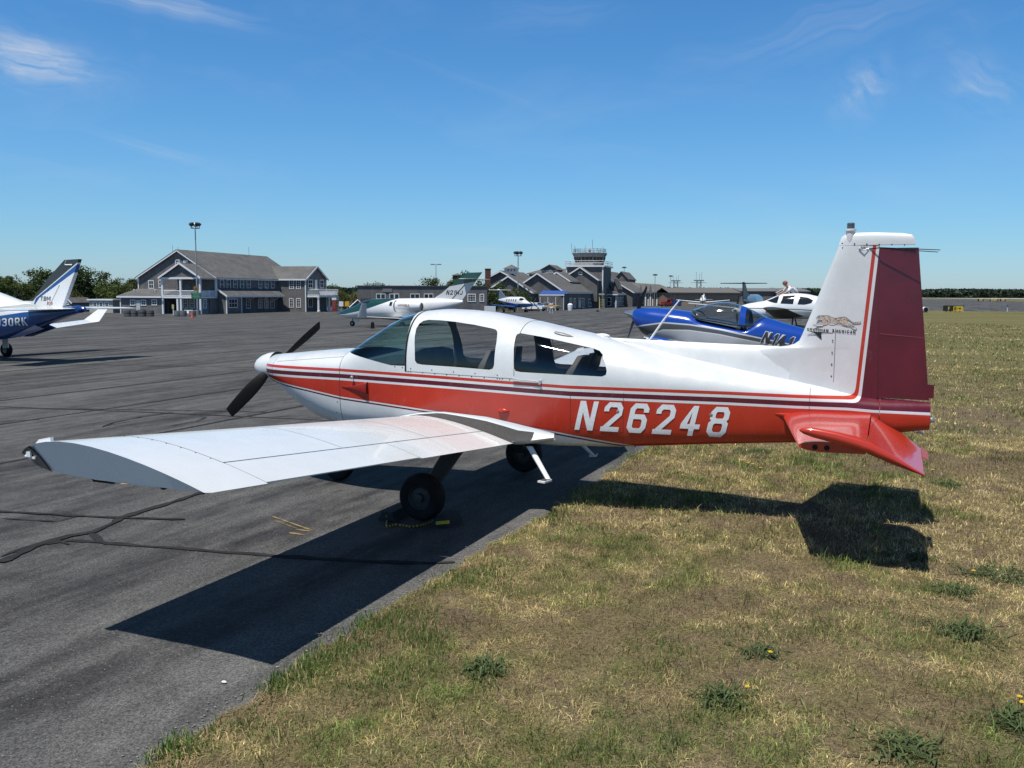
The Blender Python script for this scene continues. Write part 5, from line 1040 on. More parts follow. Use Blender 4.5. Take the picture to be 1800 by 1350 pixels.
# ---- blue bellied turboprop on the left, cut by the picture edge
TY = 0
tb_w = gpt(12, 627); TY = tb_w.y-1.9; tb0 = Vector((on_y(142, 548, TY).x, TY, H(tb_w.x))); tb = empty('turboprop_aircraft', 'blue bellied white turboprop with dark swept fin at the left edge of the picture', 'aeroplane', tb0)
tprof = [(-420, 560, 575), (-380, 530, 590), (-330, 522, 594), (-260, 515, 597), (-200, 497, 599), (-140, 490, 600), (-80, 492, 600), (-40, 501, 599), (0, 515, 597), (20, 523, 594), (40, 530, 587), (60, 534, 579), (90, 537.5, 567), (120, 541, 556), (143, 543, 549)]
thw = [.3, .55, .62, .66, .70, .72, .72, .70, .66, .62, .56, .50, .38, .24, .10]
FT, tst = fus_from(tb0, tprof, TY, thw, .5, 2.3, 2.5)
TL = lambda px, py, dy=-.6: (lambda p: (p.x-tb0.x, p.z-tb0.z))(on_y(px, py, TY+dy))
b1 = [TL(px, y) for px, y in [(-420, 566), (-200, 562), (-60, 560), (0, 555), (35, 549), (75, 545), (150, 541)]]; b2 = [(a, b+.12) for a, b in b1]
b3 = [(a, b+.30) for a, b in b1]
skin(FT, tst[0][0], tst[-1][0], 60, 36, 'fuselage', stripes('white_blue_livery', [b3, b2, b1], [(.80, .81, .82), (.42, .45, .42), (.78, .79, .80), (.008, .075, .27)]), tb)
TXT = mat('white_registration', (.78, .79, .8), .4)
xa, za = TL(-17, 574.5); xb, zb = TL(50, 571.5)
def tskin(u, v, k):
    x = xa+u*1.36; z = za+v+(zb-za)/(xb-xa)*u*1.36; t = FT.tz(x, z); return FT.pt(x, t)+FT.nrm(x, t)*(.012+.002*k)
hN = abs(TL(20, 558)[1]-TL(20, 572)[1]); lettering('N930RK', tskin, hN, .55, .16, .19, .12, 2).obj('registration_number', TXT, tb, fix=False, smooth=False)
TF = lambda px, py: Vector((on_y(px, py, TY).x-tb0.x, 0, on_y(px, py, TY).z-tb0.z))
fm = stripes('turboprop_fin_livery', [[(TF(62, 538).x, TF(62, 524).z-.1), (TF(66, 523).x, TF(66, 523).z), (TF(141, 460).x, TF(141, 460).z)], [(TF(62, 538).x, TF(62, 524).z-.25), (TF(66, 524.5).x, TF(66, 524.5).z), (TF(139, 464).x, TF(139, 464).z)], [(TF(62, 538).x, TF(62, 524).z-.3), (TF(72, 524).x, TF(72, 524).z), (TF(133, 479).x, TF(133, 479).z)]], [(.03, .035, .04), (.8, .81, .82), (.010, .085, .30), (.80, .81, .82)])
mb = MB(); o = [TF(*q) for q in [(40, 531), (55, 527), (64, 521), (85, 492), (116, 457), (141, 455.5), (134, 479), (112, 541), (80, 545)]]
mb.poly([p+Vector((0, -.07, 0)) for p in o], (0, .14, 0)); mb.obj('fin', fm, tb, smooth=False)
mb = MB(); ln = [TF(*q)+Vector((0, -.075, 0)) for q in [(108, 500), (90, 537)]]; mb.tube(ln, .012, 4); ln = [TF(*q)+Vector((0, -.075, 0)) for q in [(120, 456), (117, 465.5), (130, 465.5)]]; mb.tube(ln, .02, 4); pieces(mb, 'rudder_gap', WHITE2, tb)
xa2, za2 = TF(74, 528.5).x, TF(74, 528.5).z
lettering('TBM', lambda u, v, k: Vector((xa2+u, -.076-.002*k, za2+v)), .14, .9, .2, .2, .2, 1).obj('type_lettering', mat('dark_lettering', (.04, .04, .05), .4), tb, fix=False, smooth=False)
lettering('930', lambda u, v, k: Vector((xa2+u+.30, -.076-.002*k, za2+v-.13)), .10, .7, .2, .2, .2, 1).obj('type_number', mat('red_lettering', (.4, .05, .05), .4), tb, fix=False, smooth=False)
zst = TF(100, 543).z+.02; xs0, xs1 = TF(62, 540).x, TF(140, 540).x
for s_ in (-1, 1): panel((xs0+.1, s_*.2, zst), (xs1-.05, s_*.1, zst), (xs0+.75, s_*2.5, zst-.02), (xs1, s_*2.5, zst-.02), .12, 'tailplane', WHITE, tb)
mb = MB(); mb.ball((xs1-.05, 0, zst-.02), .16, 12, (2.2, .8, .8)); mb.obj('tail_cone', NAVY, tb)
xk, zk = TL(55, 575); mb = MB(); mb.poly([TF(30, 592), TF(45, 592), TF(88, 577), TF(74, 571)], (0, .06, 0)); k_ = mb.obj('ventral_fin', NAVY, tb); k_.location = (0, -.28, 0); k2 = link('ventral_fin', k_.data, tb, (0, .22, 0))
wx = tst[7][0]-1.2
for s_ in (-1, 1):
    panel((wx-1.2, s_*.5, .72), (wx+.6, s_*.5, .72), (wx-.5, s_*6.0, 1.22), (wx+.45, s_*6.0, 1.22), .24, 'wing', WHITE, tb); panel((wx-.5, s_*6.0, 1.22), (wx+.45, s_*6.0, 1.22), (wx+.15, s_*6.38, 1.80), (wx+.6, s_*6.38, 1.80), .07, 'winglet', WHITE, tb, 3)
tg = tb_w-tb0
for s_ in (-1, 1): rodpart('gear_leg', [(tg.x-.1, s_*1.9, .95), (tg.x, s_*1.9, .25)], .06, METAL, tb); wheel2((tg.x, s_*1.9, .26), .26, .2, tb); mb = MB(); mb.box((tg.x+.12, s_*1.78, .62), (.30, .03, .55)); mb.obj('gear_door', WHITE2, tb)
rodpart('nose_gear_leg', [(tst[2][0], 0, .8), (tst[2][0]-.1, 0, .2)], .05, METAL, tb); wheel2((tst[2][0]-.1, 0, .22), .22, .14, tb, 'nose_wheel')

# ---- small business jet with over-wing engines
jw = gpt(619.5, 573.5); JY = jw.y; j0 = Vector((on_y(593, 552, JY).x, JY, H(jw.x))); hj = empty('business_jet', 'white and dark green light jet with engines above its wings', 'aeroplane', j0)
jprof = [(592.5, 552, 554), (598, 548.5, 556), (606, 545, 557.8), (616, 541.5, 559.5), (626, 537.5, 560.5), (634, 533, 561), (644, 528, 561), (654, 526, 561), (672, 525, 561), (700, 524.5, 560.5), (735, 524, 558), (760, 523.8, 554), (785, 525, 546), (805, 526.5, 538), (814, 528, 533)]
jhw = [.06, .22, .38, .52, .63, .70, .75, .77, .78, .78, .76, .68, .50, .26, .12]
FJ, jst = fus_from(j0, jprof, JY, jhw, .5)
JL = lambda px, py, dy=-.6: (lambda p: (p.x-j0.x, p.z-j0.z))(on_y(px, py, JY+dy))
g1 = [JL(px, y) for px, y in [(588, 553.5), (606, 552), (627, 548), (650, 542), (672, 534), (690, 527), (700, 523), (830, 470)]]
skin(FJ, jst[0][0], jst[-1][0], 60, 36, 'fuselage', stripes('green_white_livery', [g1], [(.010, .055, .050), (.72, .73, .74)]), hj)
patch(FJ, [JL(*q) for q in [(631, 536), (640, 530.5), (648, 528.5), (650, 531), (641, 536)]], 'windshield', PANE, hj)
for px in (688.3, 702.8): patch(FJ, [JL(px+a, 534+b) for a, b in [(-2.2, -3.3), (2.4, -3.3), (2.0, 3.6), (-2.6, 3.6)]], 'cabin_window', PANE, hj)
JF = lambda px, py: Vector((on_y(px, py, JY).x-j0.x, 0, on_y(px, py, JY).z-j0.z))
o = [JF(*q) for q in [(764, 524), (778, 515), (793, 502), (806, 490), (819, 481), (826, 479.3), (847, 478.6), (836, 494), (813, 528), (800, 530)]]
gl_ = [(JF(760, 505).x, JF(760, 508).z), (JF(791, 503.5).x, JF(791, 503.5).z), (JF(836, 495).x, JF(836, 495).z), (JF(850, 492).x, JF(850, 492).z)]
mb = MB(); mb.poly([p+Vector((0, -.09, 0)) for p in o], (0, .18, 0)); mb.obj('fin', stripes('green_white_fin', [gl_], [(.010, .055, .050), (.60, .61, .62)]), hj, smooth=False)
mb = MB(); mb.tube([JF(796, 525)+Vector((0, -.095, 0)), JF(818, 500)+Vector((0, -.095, 0))], .025, 4); mb.obj('rudder_gap', CHAR, hj)
zs_ = JF(820, 490.5).z; x0, x1 = JF(815, 490).x, JF(840, 490).x
for s_ in (-1, 1): panel((x0, s_*.08, zs_), (x1, s_*.08, zs_), (x0+.6, s_*2.1, zs_), (x1+.1, s_*2.1, zs_), .09, 'tailplane', WHITE, hj)
for s_ in (-1, 1):
    mb = MB(); a, b = JF(713, 538), JF(757, 538); rr = .46; mb.lathe([(rr*.72, -.0), (rr*.92, .06), (rr*1.0, .45), (rr, .9), (rr*.92, 1.5), (rr*.72, b.x-a.x-.05), (rr*.6, b.x-a.x)], (a.x, s_*1.45, a.z), (1, 0, 0), 24, False); nc = mb.obj('engine_nacelle', WHITE, hj, fix=False)
    mb = MB(); mb.lathe([(rr*.7, .12), (0, .14)], (a.x, s_*1.45, a.z), (1, 0, 0), 20, False); mb.lathe([(rr*.6, b.x-a.x-.02), (0, b.x-a.x-.05)], (a.x, s_*1.45, a.z), (1, 0, 0), 20, False); mb.lathe([(rr*.93, 0), (rr*.99, .03), (rr*.93, .10)], (a.x-.03, s_*1.45, a.z), (1, 0, 0), 24, False); mb.obj('intake', CHAR, nc, fix=False)
    mb = MB(); mb.poly([(a.x+.5, s_*1.45, .8), (a.x+1.7, s_*1.45, .85), (a.x+1.6, s_*1.45, a.z-.3), (a.x+.6, s_*1.45, a.z-.3)], (0, .12, 0)); mb.obj('pylon', WHITE, hj)
    wx0 = JF(700, 555).x; panel((wx0-.2, s_*.6, .62), (wx0+1.9, s_*.6, .66), (wx0-.15, s_*5.7, .95), (wx0+.65, s_*5.7, .95), .22, 'wing', WHITE, hj, tt=.1); panel((wx0-.15, s_*5.7, .95), (wx0+.65, s_*5.7, .95), (wx0+.45, s_*6.05, 1.95), (wx0+.85, s_*6.05, 1.95), .07, 'winglet', mat('light_grey_paint', (.52, .53, .54), .3, coat=.4), hj, 3)
    rodpart('gear_leg', [(wx0+1.1, s_*1.3, .7), (wx0+1.1, s_*1.3, .2)], .05, GREYM, hj); wheel2((wx0+1.1, s_*1.3, .24), .24, .16, hj)
a = JF(721, 541); lettering('HONDA', lambda u, v, k: Vector((a.x+u, -1.45-.462-.003*k+abs(v-.1)*.02, a.z+.13+v)), .17, 1.0, .22, .22, 0, 1).obj('engine_lettering', mat('red_grey_lettering', (.28, .10, .09), .4), hj, fix=False, smooth=False)
a = JF(785, 518); lettering('N21HJ', lambda u, v, k: Vector((a.x+u, -.093-.004*k, a.z+v)), .34, .72, .2, .2, .2, 1).obj('registration_number', mat('dark_lettering', (.04, .04, .05), .4), hj, fix=False, smooth=False)
rodpart('nose_gear_leg', [(jw.x-j0.x+.05, 0, .75), (jw.x-j0.x, 0, .2)], .045, GREYM, hj); wheel2((jw.x-j0.x, 0, .22), .22, .13, hj, 'nose_wheel'); mb = MB(); mb.box((jw.x-j0.x+.35, .05, .55), (.4, .03, .3), M=Matrix.Rotation(R(35), 4, 'Y')); mb.obj('gear_door', WHITE2, hj)

# ---- T-tailed turboprops
def ttail(name, label, base, rz, paint, finp, tailp, wingp, win=True):
    o = empty(name, label, 'aeroplane', base, rz)
    FP = Fus(hw=[(0, .12), (.4, .35), (1.5, .50), (2.8, .62), (4, .78), (5.5, .82), (9, .80), (11, .5), (13.2, .15)], zt=[(0, 1.75), (.4, 1.95), (1.5, 2.1), (2.6, 2.2), (3.4, 2.75), (4.4, 2.9), (8.5, 2.9), (11, 2.65), (13.2, 2.35)], zb=[(0, 1.45), (.4, 1.25), (1.5, 1.1), (3, 1.0), (5, .95), (8.3, 1.0), (11, 1.6), (13.2, 2.1)], zs=[(0, 1.6), (3, 1.75), (9, 1.9), (13.2, 2.2)], n=[(0, 2.2)], nb=[(0, 2.2)])
    skin(FP, 0, 13.2, 40, 28, 'fuselage', paint, o)
    for s_ in (-1, 1):
        patch(FP, [(2.75, 2.32), (3.3, 2.66), (3.9, 2.7), (3.9, 2.3), (3.2, 2.2)], 'windshield', PANE, o, s_)
        if win:
            for k in range(5): patch(FP, [(5.0+.85*k+a, 2.25+b) for a, b in [(-.16, -.2), (.16, -.2), (.16, .22), (-.16, .22)]], 'cabin_window', PANE, o, s_)
        panel((5.3, s_*.7, 1.05), (7.2, s_*.7, 1.05), (5.8, s_*8.0, 1.75), (6.8, s_*8.0, 1.75), .26, 'wing', wingp, o); panel((12.6, s_*.05, 4.15), (13.7, s_*.05, 4.15), (12.9, s_*2.6, 4.15), (13.6, s_*2.6, 4.15), .14, 'tailplane', tailp, o, tt=.09)
        rodpart('gear_leg', [(6.7, s_*2.2, 1.1), (6.75, s_*2.25, .3)], .07, GREYM, o); wheel2((6.75, s_*2.25, .3), .3, .22, o)
    mb = MB(); mb.poly([(9.0, -.05, 2.85), (10.6, -.05, 3.05), (12.3, -.05, 4.15), (13.6, -.05, 4.15), (13.2, -.05, 2.1), (11.5, -.05, 2.2)], (0, .10, 0)); mb.obj('fin', finp, o, smooth=False)
    mb = MB(); mb.ball((13.1, 0, 4.17), .15, 10, (4.5, 1, 1)); mb.obj('tail_bullet', tailp, o); rodpart('nose_gear_leg', [(2.2, 0, 1.1), (2.1, 0, .3)], .06, GREYM, o); wheel2((2.1, 0, .25), .25, .16, o, 'nose_wheel')
    mb = MB(); mb.lathe([(0, -.4), (.12, -.25), (.2, .02)], (0, 0, 1.6), (1, 0, 0), 14); mb.obj('spinner', METAL, o)
    for k in range(4):
        d = Vector((0, math.cos(k*math.pi/2+.5), math.sin(k*math.pi/2+.5)))*1.3; mb = MB(); c = Vector((-.08, 0, 1.6)); mb.tube([c+d*.15, c+d*.6, c+d], [.07, .09, .05], 6); mb.obj('propeller_blade', CHAR, o)
    return o
def head(sx, sy):                                     # rotation so that the nose (-x) points along sx right, sy away
    d = RTH*sx+FWH*sy; return math.atan2(-d.y, -d.x)
pw = gpt(908, 549.5); PB = stripes('white_over_blue', [[(-1, 1.75), (5, 1.62), (13, 2.3), (14, 2.5)]], [(.78, .79, .81), (.012, .10, .36)])
rz = head(.48, -.877); hd = Matrix.Rotation(rz, 3, 'Z') @ Vector((6.0, 0, 0)); ttail('turboprop_aircraft', 'white over blue T tailed turboprop parked by the terminal', (pw.x-hd.x, pw.y-hd.y, H(pw.x)), rz, PB, mat('blue_grey_fin', (.16, .22, .30), .3, coat=.3), WHITE, mat('bright_blue_paint', (.015, .12, .42), .25, coat=.5))
pd = at(1320, 112); rz = head(.42, .907); hd = Matrix.Rotation(rz, 3, 'Z') @ Vector((13.0, 0, 0)); pt_ = at(1307, 104); ttail('turboprop_aircraft', 'dark T tailed aeroplane seen from behind, past the nose of the white one', (pt_.x-hd.x, pt_.y-hd.y, H(pt_.x)-.75), rz, mat('blue_grey_paint', (.14, .19, .24), .3, coat=.4), mat('slate_paint', (.03, .035, .045), .4), mat('slate_paint', (.03, .035, .045), .4), mat('pale_grey_paint', (.4, .42, .43), .4), False)
# ---- small white low-wing aeroplane far off
wpz = at(1235, 182); wa = empty('light_aircraft', 'small white low wing aeroplane far away before the tan hangar', 'aeroplane', (wpz.x, wpz.y, H(wpz.x)), head(-.25, -.968))
FA = Fus(hw=[(0, .2), (.4, .5), (1.5, .6), (3, .6), (4.5, .35), (7, .08)], zt=[(0, 1.4), (.4, 1.6), (1.6, 1.72), (2.3, 2.3), (3.2, 2.35), (4.4, 1.8), (7, 1.5)], zb=[(0, 1.1), (.5, .85), (3.3, .8), (7, 1.25)], zs=[(0, 1.25), (3, 1.4), (7, 1.35)], n=[(0, 2.2)], nb=[(0, 2.5)])
skin(FA, 0, 7, 30, 24, 'fuselage', WHITE, wa); patch(FA, [(1.7, 1.78), (2.25, 2.2), (2.9, 2.2), (2.9, 1.75)], 'windshield', PANE, wa); patch(FA, [(1.7, 1.78), (2.25, 2.2), (2.9, 2.2), (2.9, 1.75)], 'windshield', PANE, wa, 1)
for s_ in (-1, 1): panel((1.6, s_*.5, .9), (3.1, s_*.5, .9), (1.8, s_*5.3, 1.35), (2.9, s_*5.3, 1.35), .24, 'wing', WHITE, wa); panel((6.1, s_*.1, 1.4), (6.9, s_*.1, 1.4), (6.3, s_*1.8, 1.4), (6.9, s_*1.8, 1.4), .08, 'tailplane', WHITE, wa); wheel2((2.4, s_*1.5, .2), .2, .14, wa); rodpart('gear_leg', [(2.4, s_*1.5, .9), (2.4, s_*1.5, .2)], .05, WHITE2, wa)
wheel2((.8, 0, .18), .18, .12, wa, 'nose_wheel'); rodpart('nose_gear_leg', [(.8, 0, .95), (.8, 0, .2)], .05, GREYM, wa)
mb = MB(); mb.poly([(5.7, -.04, 1.5), (6.4, -.04, 2.6), (7.0, -.04, 2.6), (7.2, -.04, 1.3)], (0, .08, 0)); mb.obj('fin', WHITE, wa)
for s_ in (-1, 1): mb = MB(); mb.tube([(-.05, 0, 1.25+s_*.1), (-.05, .05*s_, 1.25+s_*1.0)], [.08, .06], 6); mb.obj('propeller_blade', BLACKP, wa)
mb = MB(); mb.lathe([(0, -.3), (.15, -.05), (.18, .02)], (0, 0, 1.25), (1, 0, 0), 12); mb.obj('spinner', WHITE2, wa)
# ------------------------------------------------------------------ buildings
def shingle(name, col, rows=.16, light=1.0):
    m = bpy.data.materials.new(name); m.use_nodes = True; T = NT(m.node_tree); b = T.n['Principled BSDF']; p = T.node('ShaderNodeTexCoord').outputs['Object']
    s = T.node('ShaderNodeSeparateXYZ'); T.put(s.inputs[0], p)
    fr = T.m('FRACT', T.m('DIVIDE', s.outputs[2], rows)); n1 = T.noise(p, .5, 5, .65); n2 = T.noise(T.scale(p, (5, 5, 6)), 1.2, 3, .7); n3 = T.noise(T.scale(p, (2.5, 2.5, .3)), 1.0, 4, .6)
    c = T.mix(1.0, tuple(col), T.ramp(n2, [(.25, (.62,)*3), (.75, (1.4,)*3)]), 'MULTIPLY'); c = T.mix(1.0, c, T.ramp(n1, [(.3, (.75, .74, .76)), (.7, (1.25, 1.22, 1.18))]), 'MULTIPLY'); c = T.mix(1.0, c, T.ramp(n3, [(.3, (.85,)*3), (.7, (1.12,)*3)]), 'MULTIPLY')
    c = T.mix(T.m('LESS_THAN', fr, .14), c, tuple(q*.45 for q in col)); T.put(b.inputs['Base Color'], c); b.inputs['Roughness'].default_value = .9; b.inputs['Specular IOR Level'].default_value = .2; return m
WALL = shingle('weathered_shingle_wall', (.165, .160, .160)); WALLD = shingle('dark_shingle_wall', (.140, .138, .138)); ROOF = shingle('asphalt_shingle_roof', (.122, .124, .126), .22); ROOFT = shingle('terminal_shingle_roof', (.125, .125, .124), .22)
TRIM = mat('white_wood_trim', (.72, .73, .75), .6, var=.06, vscale=2); WPANE = mat('dark_window_glass', (.018, .022, .028), .07, coat=.5, var=.3, vscale=1.5); DOOR = mat('door_grey', (.20, .21, .22), .6)
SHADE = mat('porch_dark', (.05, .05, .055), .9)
WINS = {}
def win(par, p, ax, w_, h_, nx=2, ny=2, name='window', fr=.14, out=.07):
    """framed window on a wall: ax is the outward normal in the parent's space ('-x', '-y', ...)"""
    key = (round(w_, 2), round(h_, 2), nx, ny)
    if key not in WINS:
        mb = MB()
        for s_ in (-1, 1): mb.box((s_*(w_/2-fr/2), -out/2, 0), (fr, out, h_)); mb.box((0, -out/2-.003, s_*(h_/2-fr/2)), (w_-.002, out, fr))
        for i in range(1, nx): mb.box((-w_/2+w_*i/nx, -out/2+.004, 0), (.05, out*.7, h_-.02))
        for j in range(1, ny): mb.box((0, -out/2+.006, -h_/2+h_*j/ny), (w_-.02, out*.7, .05 if j*2 != ny else .08))
        pm = MB(); pm.box((0, -.012, 0), (w_-.1, .02, h_-.1)); WINS[key] = (mb.mesh('window', TRIM, smooth=False), pm.mesh('pane', WPANE, smooth=False))
    a, b = WINS[key]; o = link(name, a, par, p); o.rotation_euler = (0, 0, {'-y': 0, '+x': R(90), '+y': R(180), '-x': R(-90)}[ax]); link('pane', b, o); return o
class Place:
    """a building's own axes: x runs away from the camera along its long side, y to the left along its front"""
    def __init__(s, name, label, px, depth, z, a=.26, cat='building'):
        p = at(px, depth); V = (RTH*a+FWH*math.sqrt(1-a*a)); s.rz = math.atan2(V.y, V.x); s.o = Vector((p.x, p.y, z)); s.root = empty(name, label, cat, s.o, s.rz); s.inv = Matrix.Rotation(-s.rz, 3, 'Z')
    def loc(s, px, py, ax, val):
        c = s.inv @ (Vector(CAM)-s.o); d = s.inv @ Vector(ray(px, py)); t = (val-c[ax])/d[ax]; return c+d*t
def gable(mb_w, mb_r, x0, x1, y0, y1, zb, ze, yr, zr, over=.35, th=.16):
    """walls with gable ends along x and the two roof slabs"""
    for x in (x0, x1): mb_w.add([(x, y0, zb), (x, y1, zb), (x, y1, ze), (x, yr, zr), (x, y0, ze)], [(0, 1, 2, 3, 4)])
    for y in (y0, y1): mb_w.add([(x0, y, zb), (x1, y, zb), (x1, y, ze), (x0, y, ze)], [(0, 1, 2, 3)])
    for y in (y0, y1):
        d = Vector((0, y-yr, ze-zr)).normalized(); e = Vector((0, y, ze))+d*over; n = Vector((0, -d.z, d.y)); n = n if n.z > 0 else -n
        mb_r.poly([Vector((x0-over, yr, zr))+n*.03, Vector((x0-over, e.y, e.z))+n*.03, Vector((x1+over, e.y, e.z))+n*.03, Vector((x1+over, yr, zr))+n*.03], n*th)
def rake(mb, x, y0, z0, y1, z1, w_=.28, t=.10, over=.38):
    a, b = Vector((x-over-.02, y0, z0)), Vector((x-over-.02, y1, z1)); n = Vector((0, -(z1-z0), y1-y0)).normalized(); n = n if n.z > 0 else -n
    mb.poly([a-n*w_+n*.12, b-n*w_+n*.12, b+n*.16, a+n*.16], (-t, 0, 0))
def wbox(mb, x0, x1, y0, y1, z0, z1): mb.box(((x0+x1)/2, (y0+y1)/2, (z0+z1)/2), (abs(x1-x0), abs(y1-y0), abs(z1-z0)))

# ---- two-storey shingled building with balconies
B = Place('shingled_building', 'two storey grey shingled building with white balconies and a big gable', 352, 165, -2.06); b = B.root
L = B.loc; z_ = lambda px, py, ax, v: L(px, py, ax, v).z
PX = 5.2
yL = L(244, 500, 0, PX).y; yr = L(313, 440, 0, PX).y; zr = L(313, 440, 0, PX).z; ze = L(353, 487, 0, PX).z; xe = L(488, 489, 1, 0).x; yG = L(212, 540, 0, 0).y; yP = L(285.5, 520, 0, 0).y
zf = L(300, 521, 0, 0).z                              # balcony floor
mw, mr, mt = MB(), MB(), MB()
gable(mw, mr, PX, xe+9, 0, yL, 0, ze, yr, zr, .5); mw.obj('wall', WALL, b, smooth=False); mr.obj('roof', ROOF, b, smooth=False)
rake(mt, PX, yr, zr, yL+.35, ze-(zr-ze)/(yL-yr)*.35, .3); rake(mt, PX, yr, zr, -.35, ze-(zr-ze)/yr*.35, .3)
mt.box(((PX+xe)/2, -.43, ze-.25), (xe-PX+.6, .10, .34)); mt.box((PX-.04, yL+.02, ze/2+zf/2), (.2, .22, ze-zf)); mt.box((PX-.06, -.06, (ze+zf)/2), (.2, .2, ze-zf)); pieces(mt, 'trim_board', TRIM, b, smooth=False)
# lower front: single-storey wing on the left with its lean-to roof
mw = MB(); wbox(mw, 0, PX-.02, yP+.3, yG, 0, zf-.05); mw.obj('wall', WALL, b, smooth=False)
zt2 = L(270, 507.5, 0, PX).z; mr = MB(); mr.add([(-.45, yP+.1, zf+.05), (-.45, yG+.45, zf+.05), (PX-.03, yL+.4, zt2), (PX-.03, yP+.1, zt2), (PX+6, yG+.45, zf+.05), (PX+6, yL+.05, zt2)], [(0, 1, 2, 3), (1, 4, 5, 2)]); mr.obj('roof', ROOF, b, smooth=False)
mt = MB(); mt.box((-.40, (yP+yG)/2+.2, zf-.12), (.12, yG-yP+.6, .30)); mt.box((-.08, yG-.1, zf/2), (.16, .2, zf)); pieces(mt, 'trim_board', TRIM, b, smooth=False)
for px in (231.5, 262, 236): pass
for px, py, w_, h_ in [(233.6, 532, 1.15, 1.1), (252.5, 532, 1.15, 1.1), (271.5, 531.5, 1.15, 1.1)]: p = L(px, py, 0, 0); win(b, (-.0, p.y, p.z), '-x', w_, h_, 2, 2)
mb = MB(); p = L(243.5, 535, 0, 0); mb.box((-.05, p.y, p.z-.15), (.1, .85, 1.9)); mb.obj('door', mat('pale_door', (.45, .47, .48), .6), b, smooth=False)
for px in (236, 273): p = L(px, 511, 0, 2.6); mb = MB(); mb.lathe([(.10, 0), (.10, .75), (.17, .8), (.17, 1.0), (0, 1.02)], (2.6, p.y, z_(px, 511, 0, 2.6)-.75), (0, 0, 1), 10); mb.obj('roof_vent', TRIM, b)
# porch with balcony: deck, columns, rails, small front gable
mb = MB(); wbox(mb, -.1, PX, -.1, yP+.25, zf-.32, zf); mb.obj('balcony_floor', TRIM, b, smooth=False)
ya = L(317, 463, 0, 0).y; za = L(317, 463, 0, 0).z; zpe = L(352, 487.5, 0, 0).z
mw, mr, mt = MB(), MB(), MB(); mw.add([(0, 0, zpe), (0, yP+.2, zpe), (0, ya, za)], [(0, 1, 2)])
for y in (-.35, yP+.5): mr.add([(-.4, ya, za+.08), (-.4, y, zpe-.12), (PX+2.5, y, zpe-.12), (PX+2.5, ya, za+.08)], [(0, 1, 2, 3)])
rake(mt, 0, ya, za, -.35, zpe-.15, .26); rake(mt, 0, ya, za, yP+.5, zpe-.15, .26); mt.box((-.05, (yP)/2, zpe-.15), (.2, yP+.3, .34)); mt.box((PX/2, -.05, zpe-.15), (PX, .2, .34))
mw.obj('gable', WALL, b, smooth=False); mr.obj('porch_roof', ROOF, b, smooth=False); pieces(mt, 'trim_board', TRIM, b, smooth=False)
for y, z0, z1 in [(.05, 0, zpe), (L(317, 505, 0, 0).y, zf, zpe), (yP, 0, zpe), (L(312, 535, 0, 0).y, 0, zf), (L(318, 535, 0, 0).y, 0, zf)]:
    mb = MB(); mb.box((.12, y, (z0+z1)/2), (.34, .34, z1-z0)); mb.obj('column', TRIM, b, smooth=False)
mb = MB(); mb.box((PX-.2, -.02, (zf+zpe)/2), (.3, .3, zpe-zf)); mb.obj('column', TRIM, b, smooth=False)
def rail(par, a, c, z0, h=1.05, post=True, panelm=None):
    a, c = Vector(a), Vector(c); n = max(2, int((c-a).length/.16)); mb = MB(); mb.tube([a+UPZ*h, c+UPZ*h], .05, 4); mb.tube([a+UPZ*.12, c+UPZ*.12], .04, 4)
    for i in range(n+1): p = a.lerp(c, i/n); mb.box(p+UPZ*h/2, (.045, .045, h-.1))
    o = mb.obj('railing', TRIM, par, smooth=False)
    if panelm: mb = MB(); d = (c-a); m4 = Matrix.Rotation(math.atan2(d.y, d.x), 4, 'Z'); mb.box((a+c)/2+UPZ*(h/2), (d.length, .02, h-.2), M=m4); mb.obj('glass_panel', panelm, par, smooth=False)
rail(b, (.05, .1, zf), (.05, yP, zf), zf); rail(b, (.1, .02, zf), (PX-.3, .02, zf), zf); mb = MB(); mb.box((PX*.55, .02, zf+.55), (.2, .2, 1.15)); mb.obj('railing_post', TRIM, b, smooth=False)
mb = MB(); wbox(mb, PX-2.2, PX-.05, .1, yP, 0, zf-.33); mb.obj('porch_wall', mat('porch_wall_blue_grey', (.20, .215, .235), .8), b, smooth=False)
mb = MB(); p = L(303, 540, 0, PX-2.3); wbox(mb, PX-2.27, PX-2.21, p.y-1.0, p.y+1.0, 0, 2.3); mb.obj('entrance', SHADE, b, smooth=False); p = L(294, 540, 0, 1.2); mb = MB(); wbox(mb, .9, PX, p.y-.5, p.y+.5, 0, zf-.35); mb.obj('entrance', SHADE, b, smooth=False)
for px in (326.5, 338): p = L(px, 533, 0, PX-2.2); win(b, (PX-2.22, p.y, p.z), '-x', 1.05, 1.9, 2, 4)
p = L(266, 500, 0, PX); win(b, (PX, p.y, p.z), '-x', 1.2, 1.6, 2, 2); p = L(283, 499, 0, PX); win(b, (PX, p.y, p.z), '-x', 1.0, 1.6, 2, 2); p = L(312, 461.5, 0, PX); win(b, (PX, p.y, p.z), '-x', .95, 1.1, 2, 2); p = L(326.5, 459.5, 0, PX); mb = MB(); mb.box((PX-.05, p.y, p.z), (.1, .95, .5)); mb.obj('gable_vent', TRIM, b, smooth=False)
for px in (330, 342): p = L(px, 506, 0, PX); mb = MB(); mb.box((PX-.03, p.y, zf+1.1), (.06, 1.2, 2.1)); mb.obj('balcony_door', mat('door_dull', (.13, .135, .145), .5), b, smooth=False)
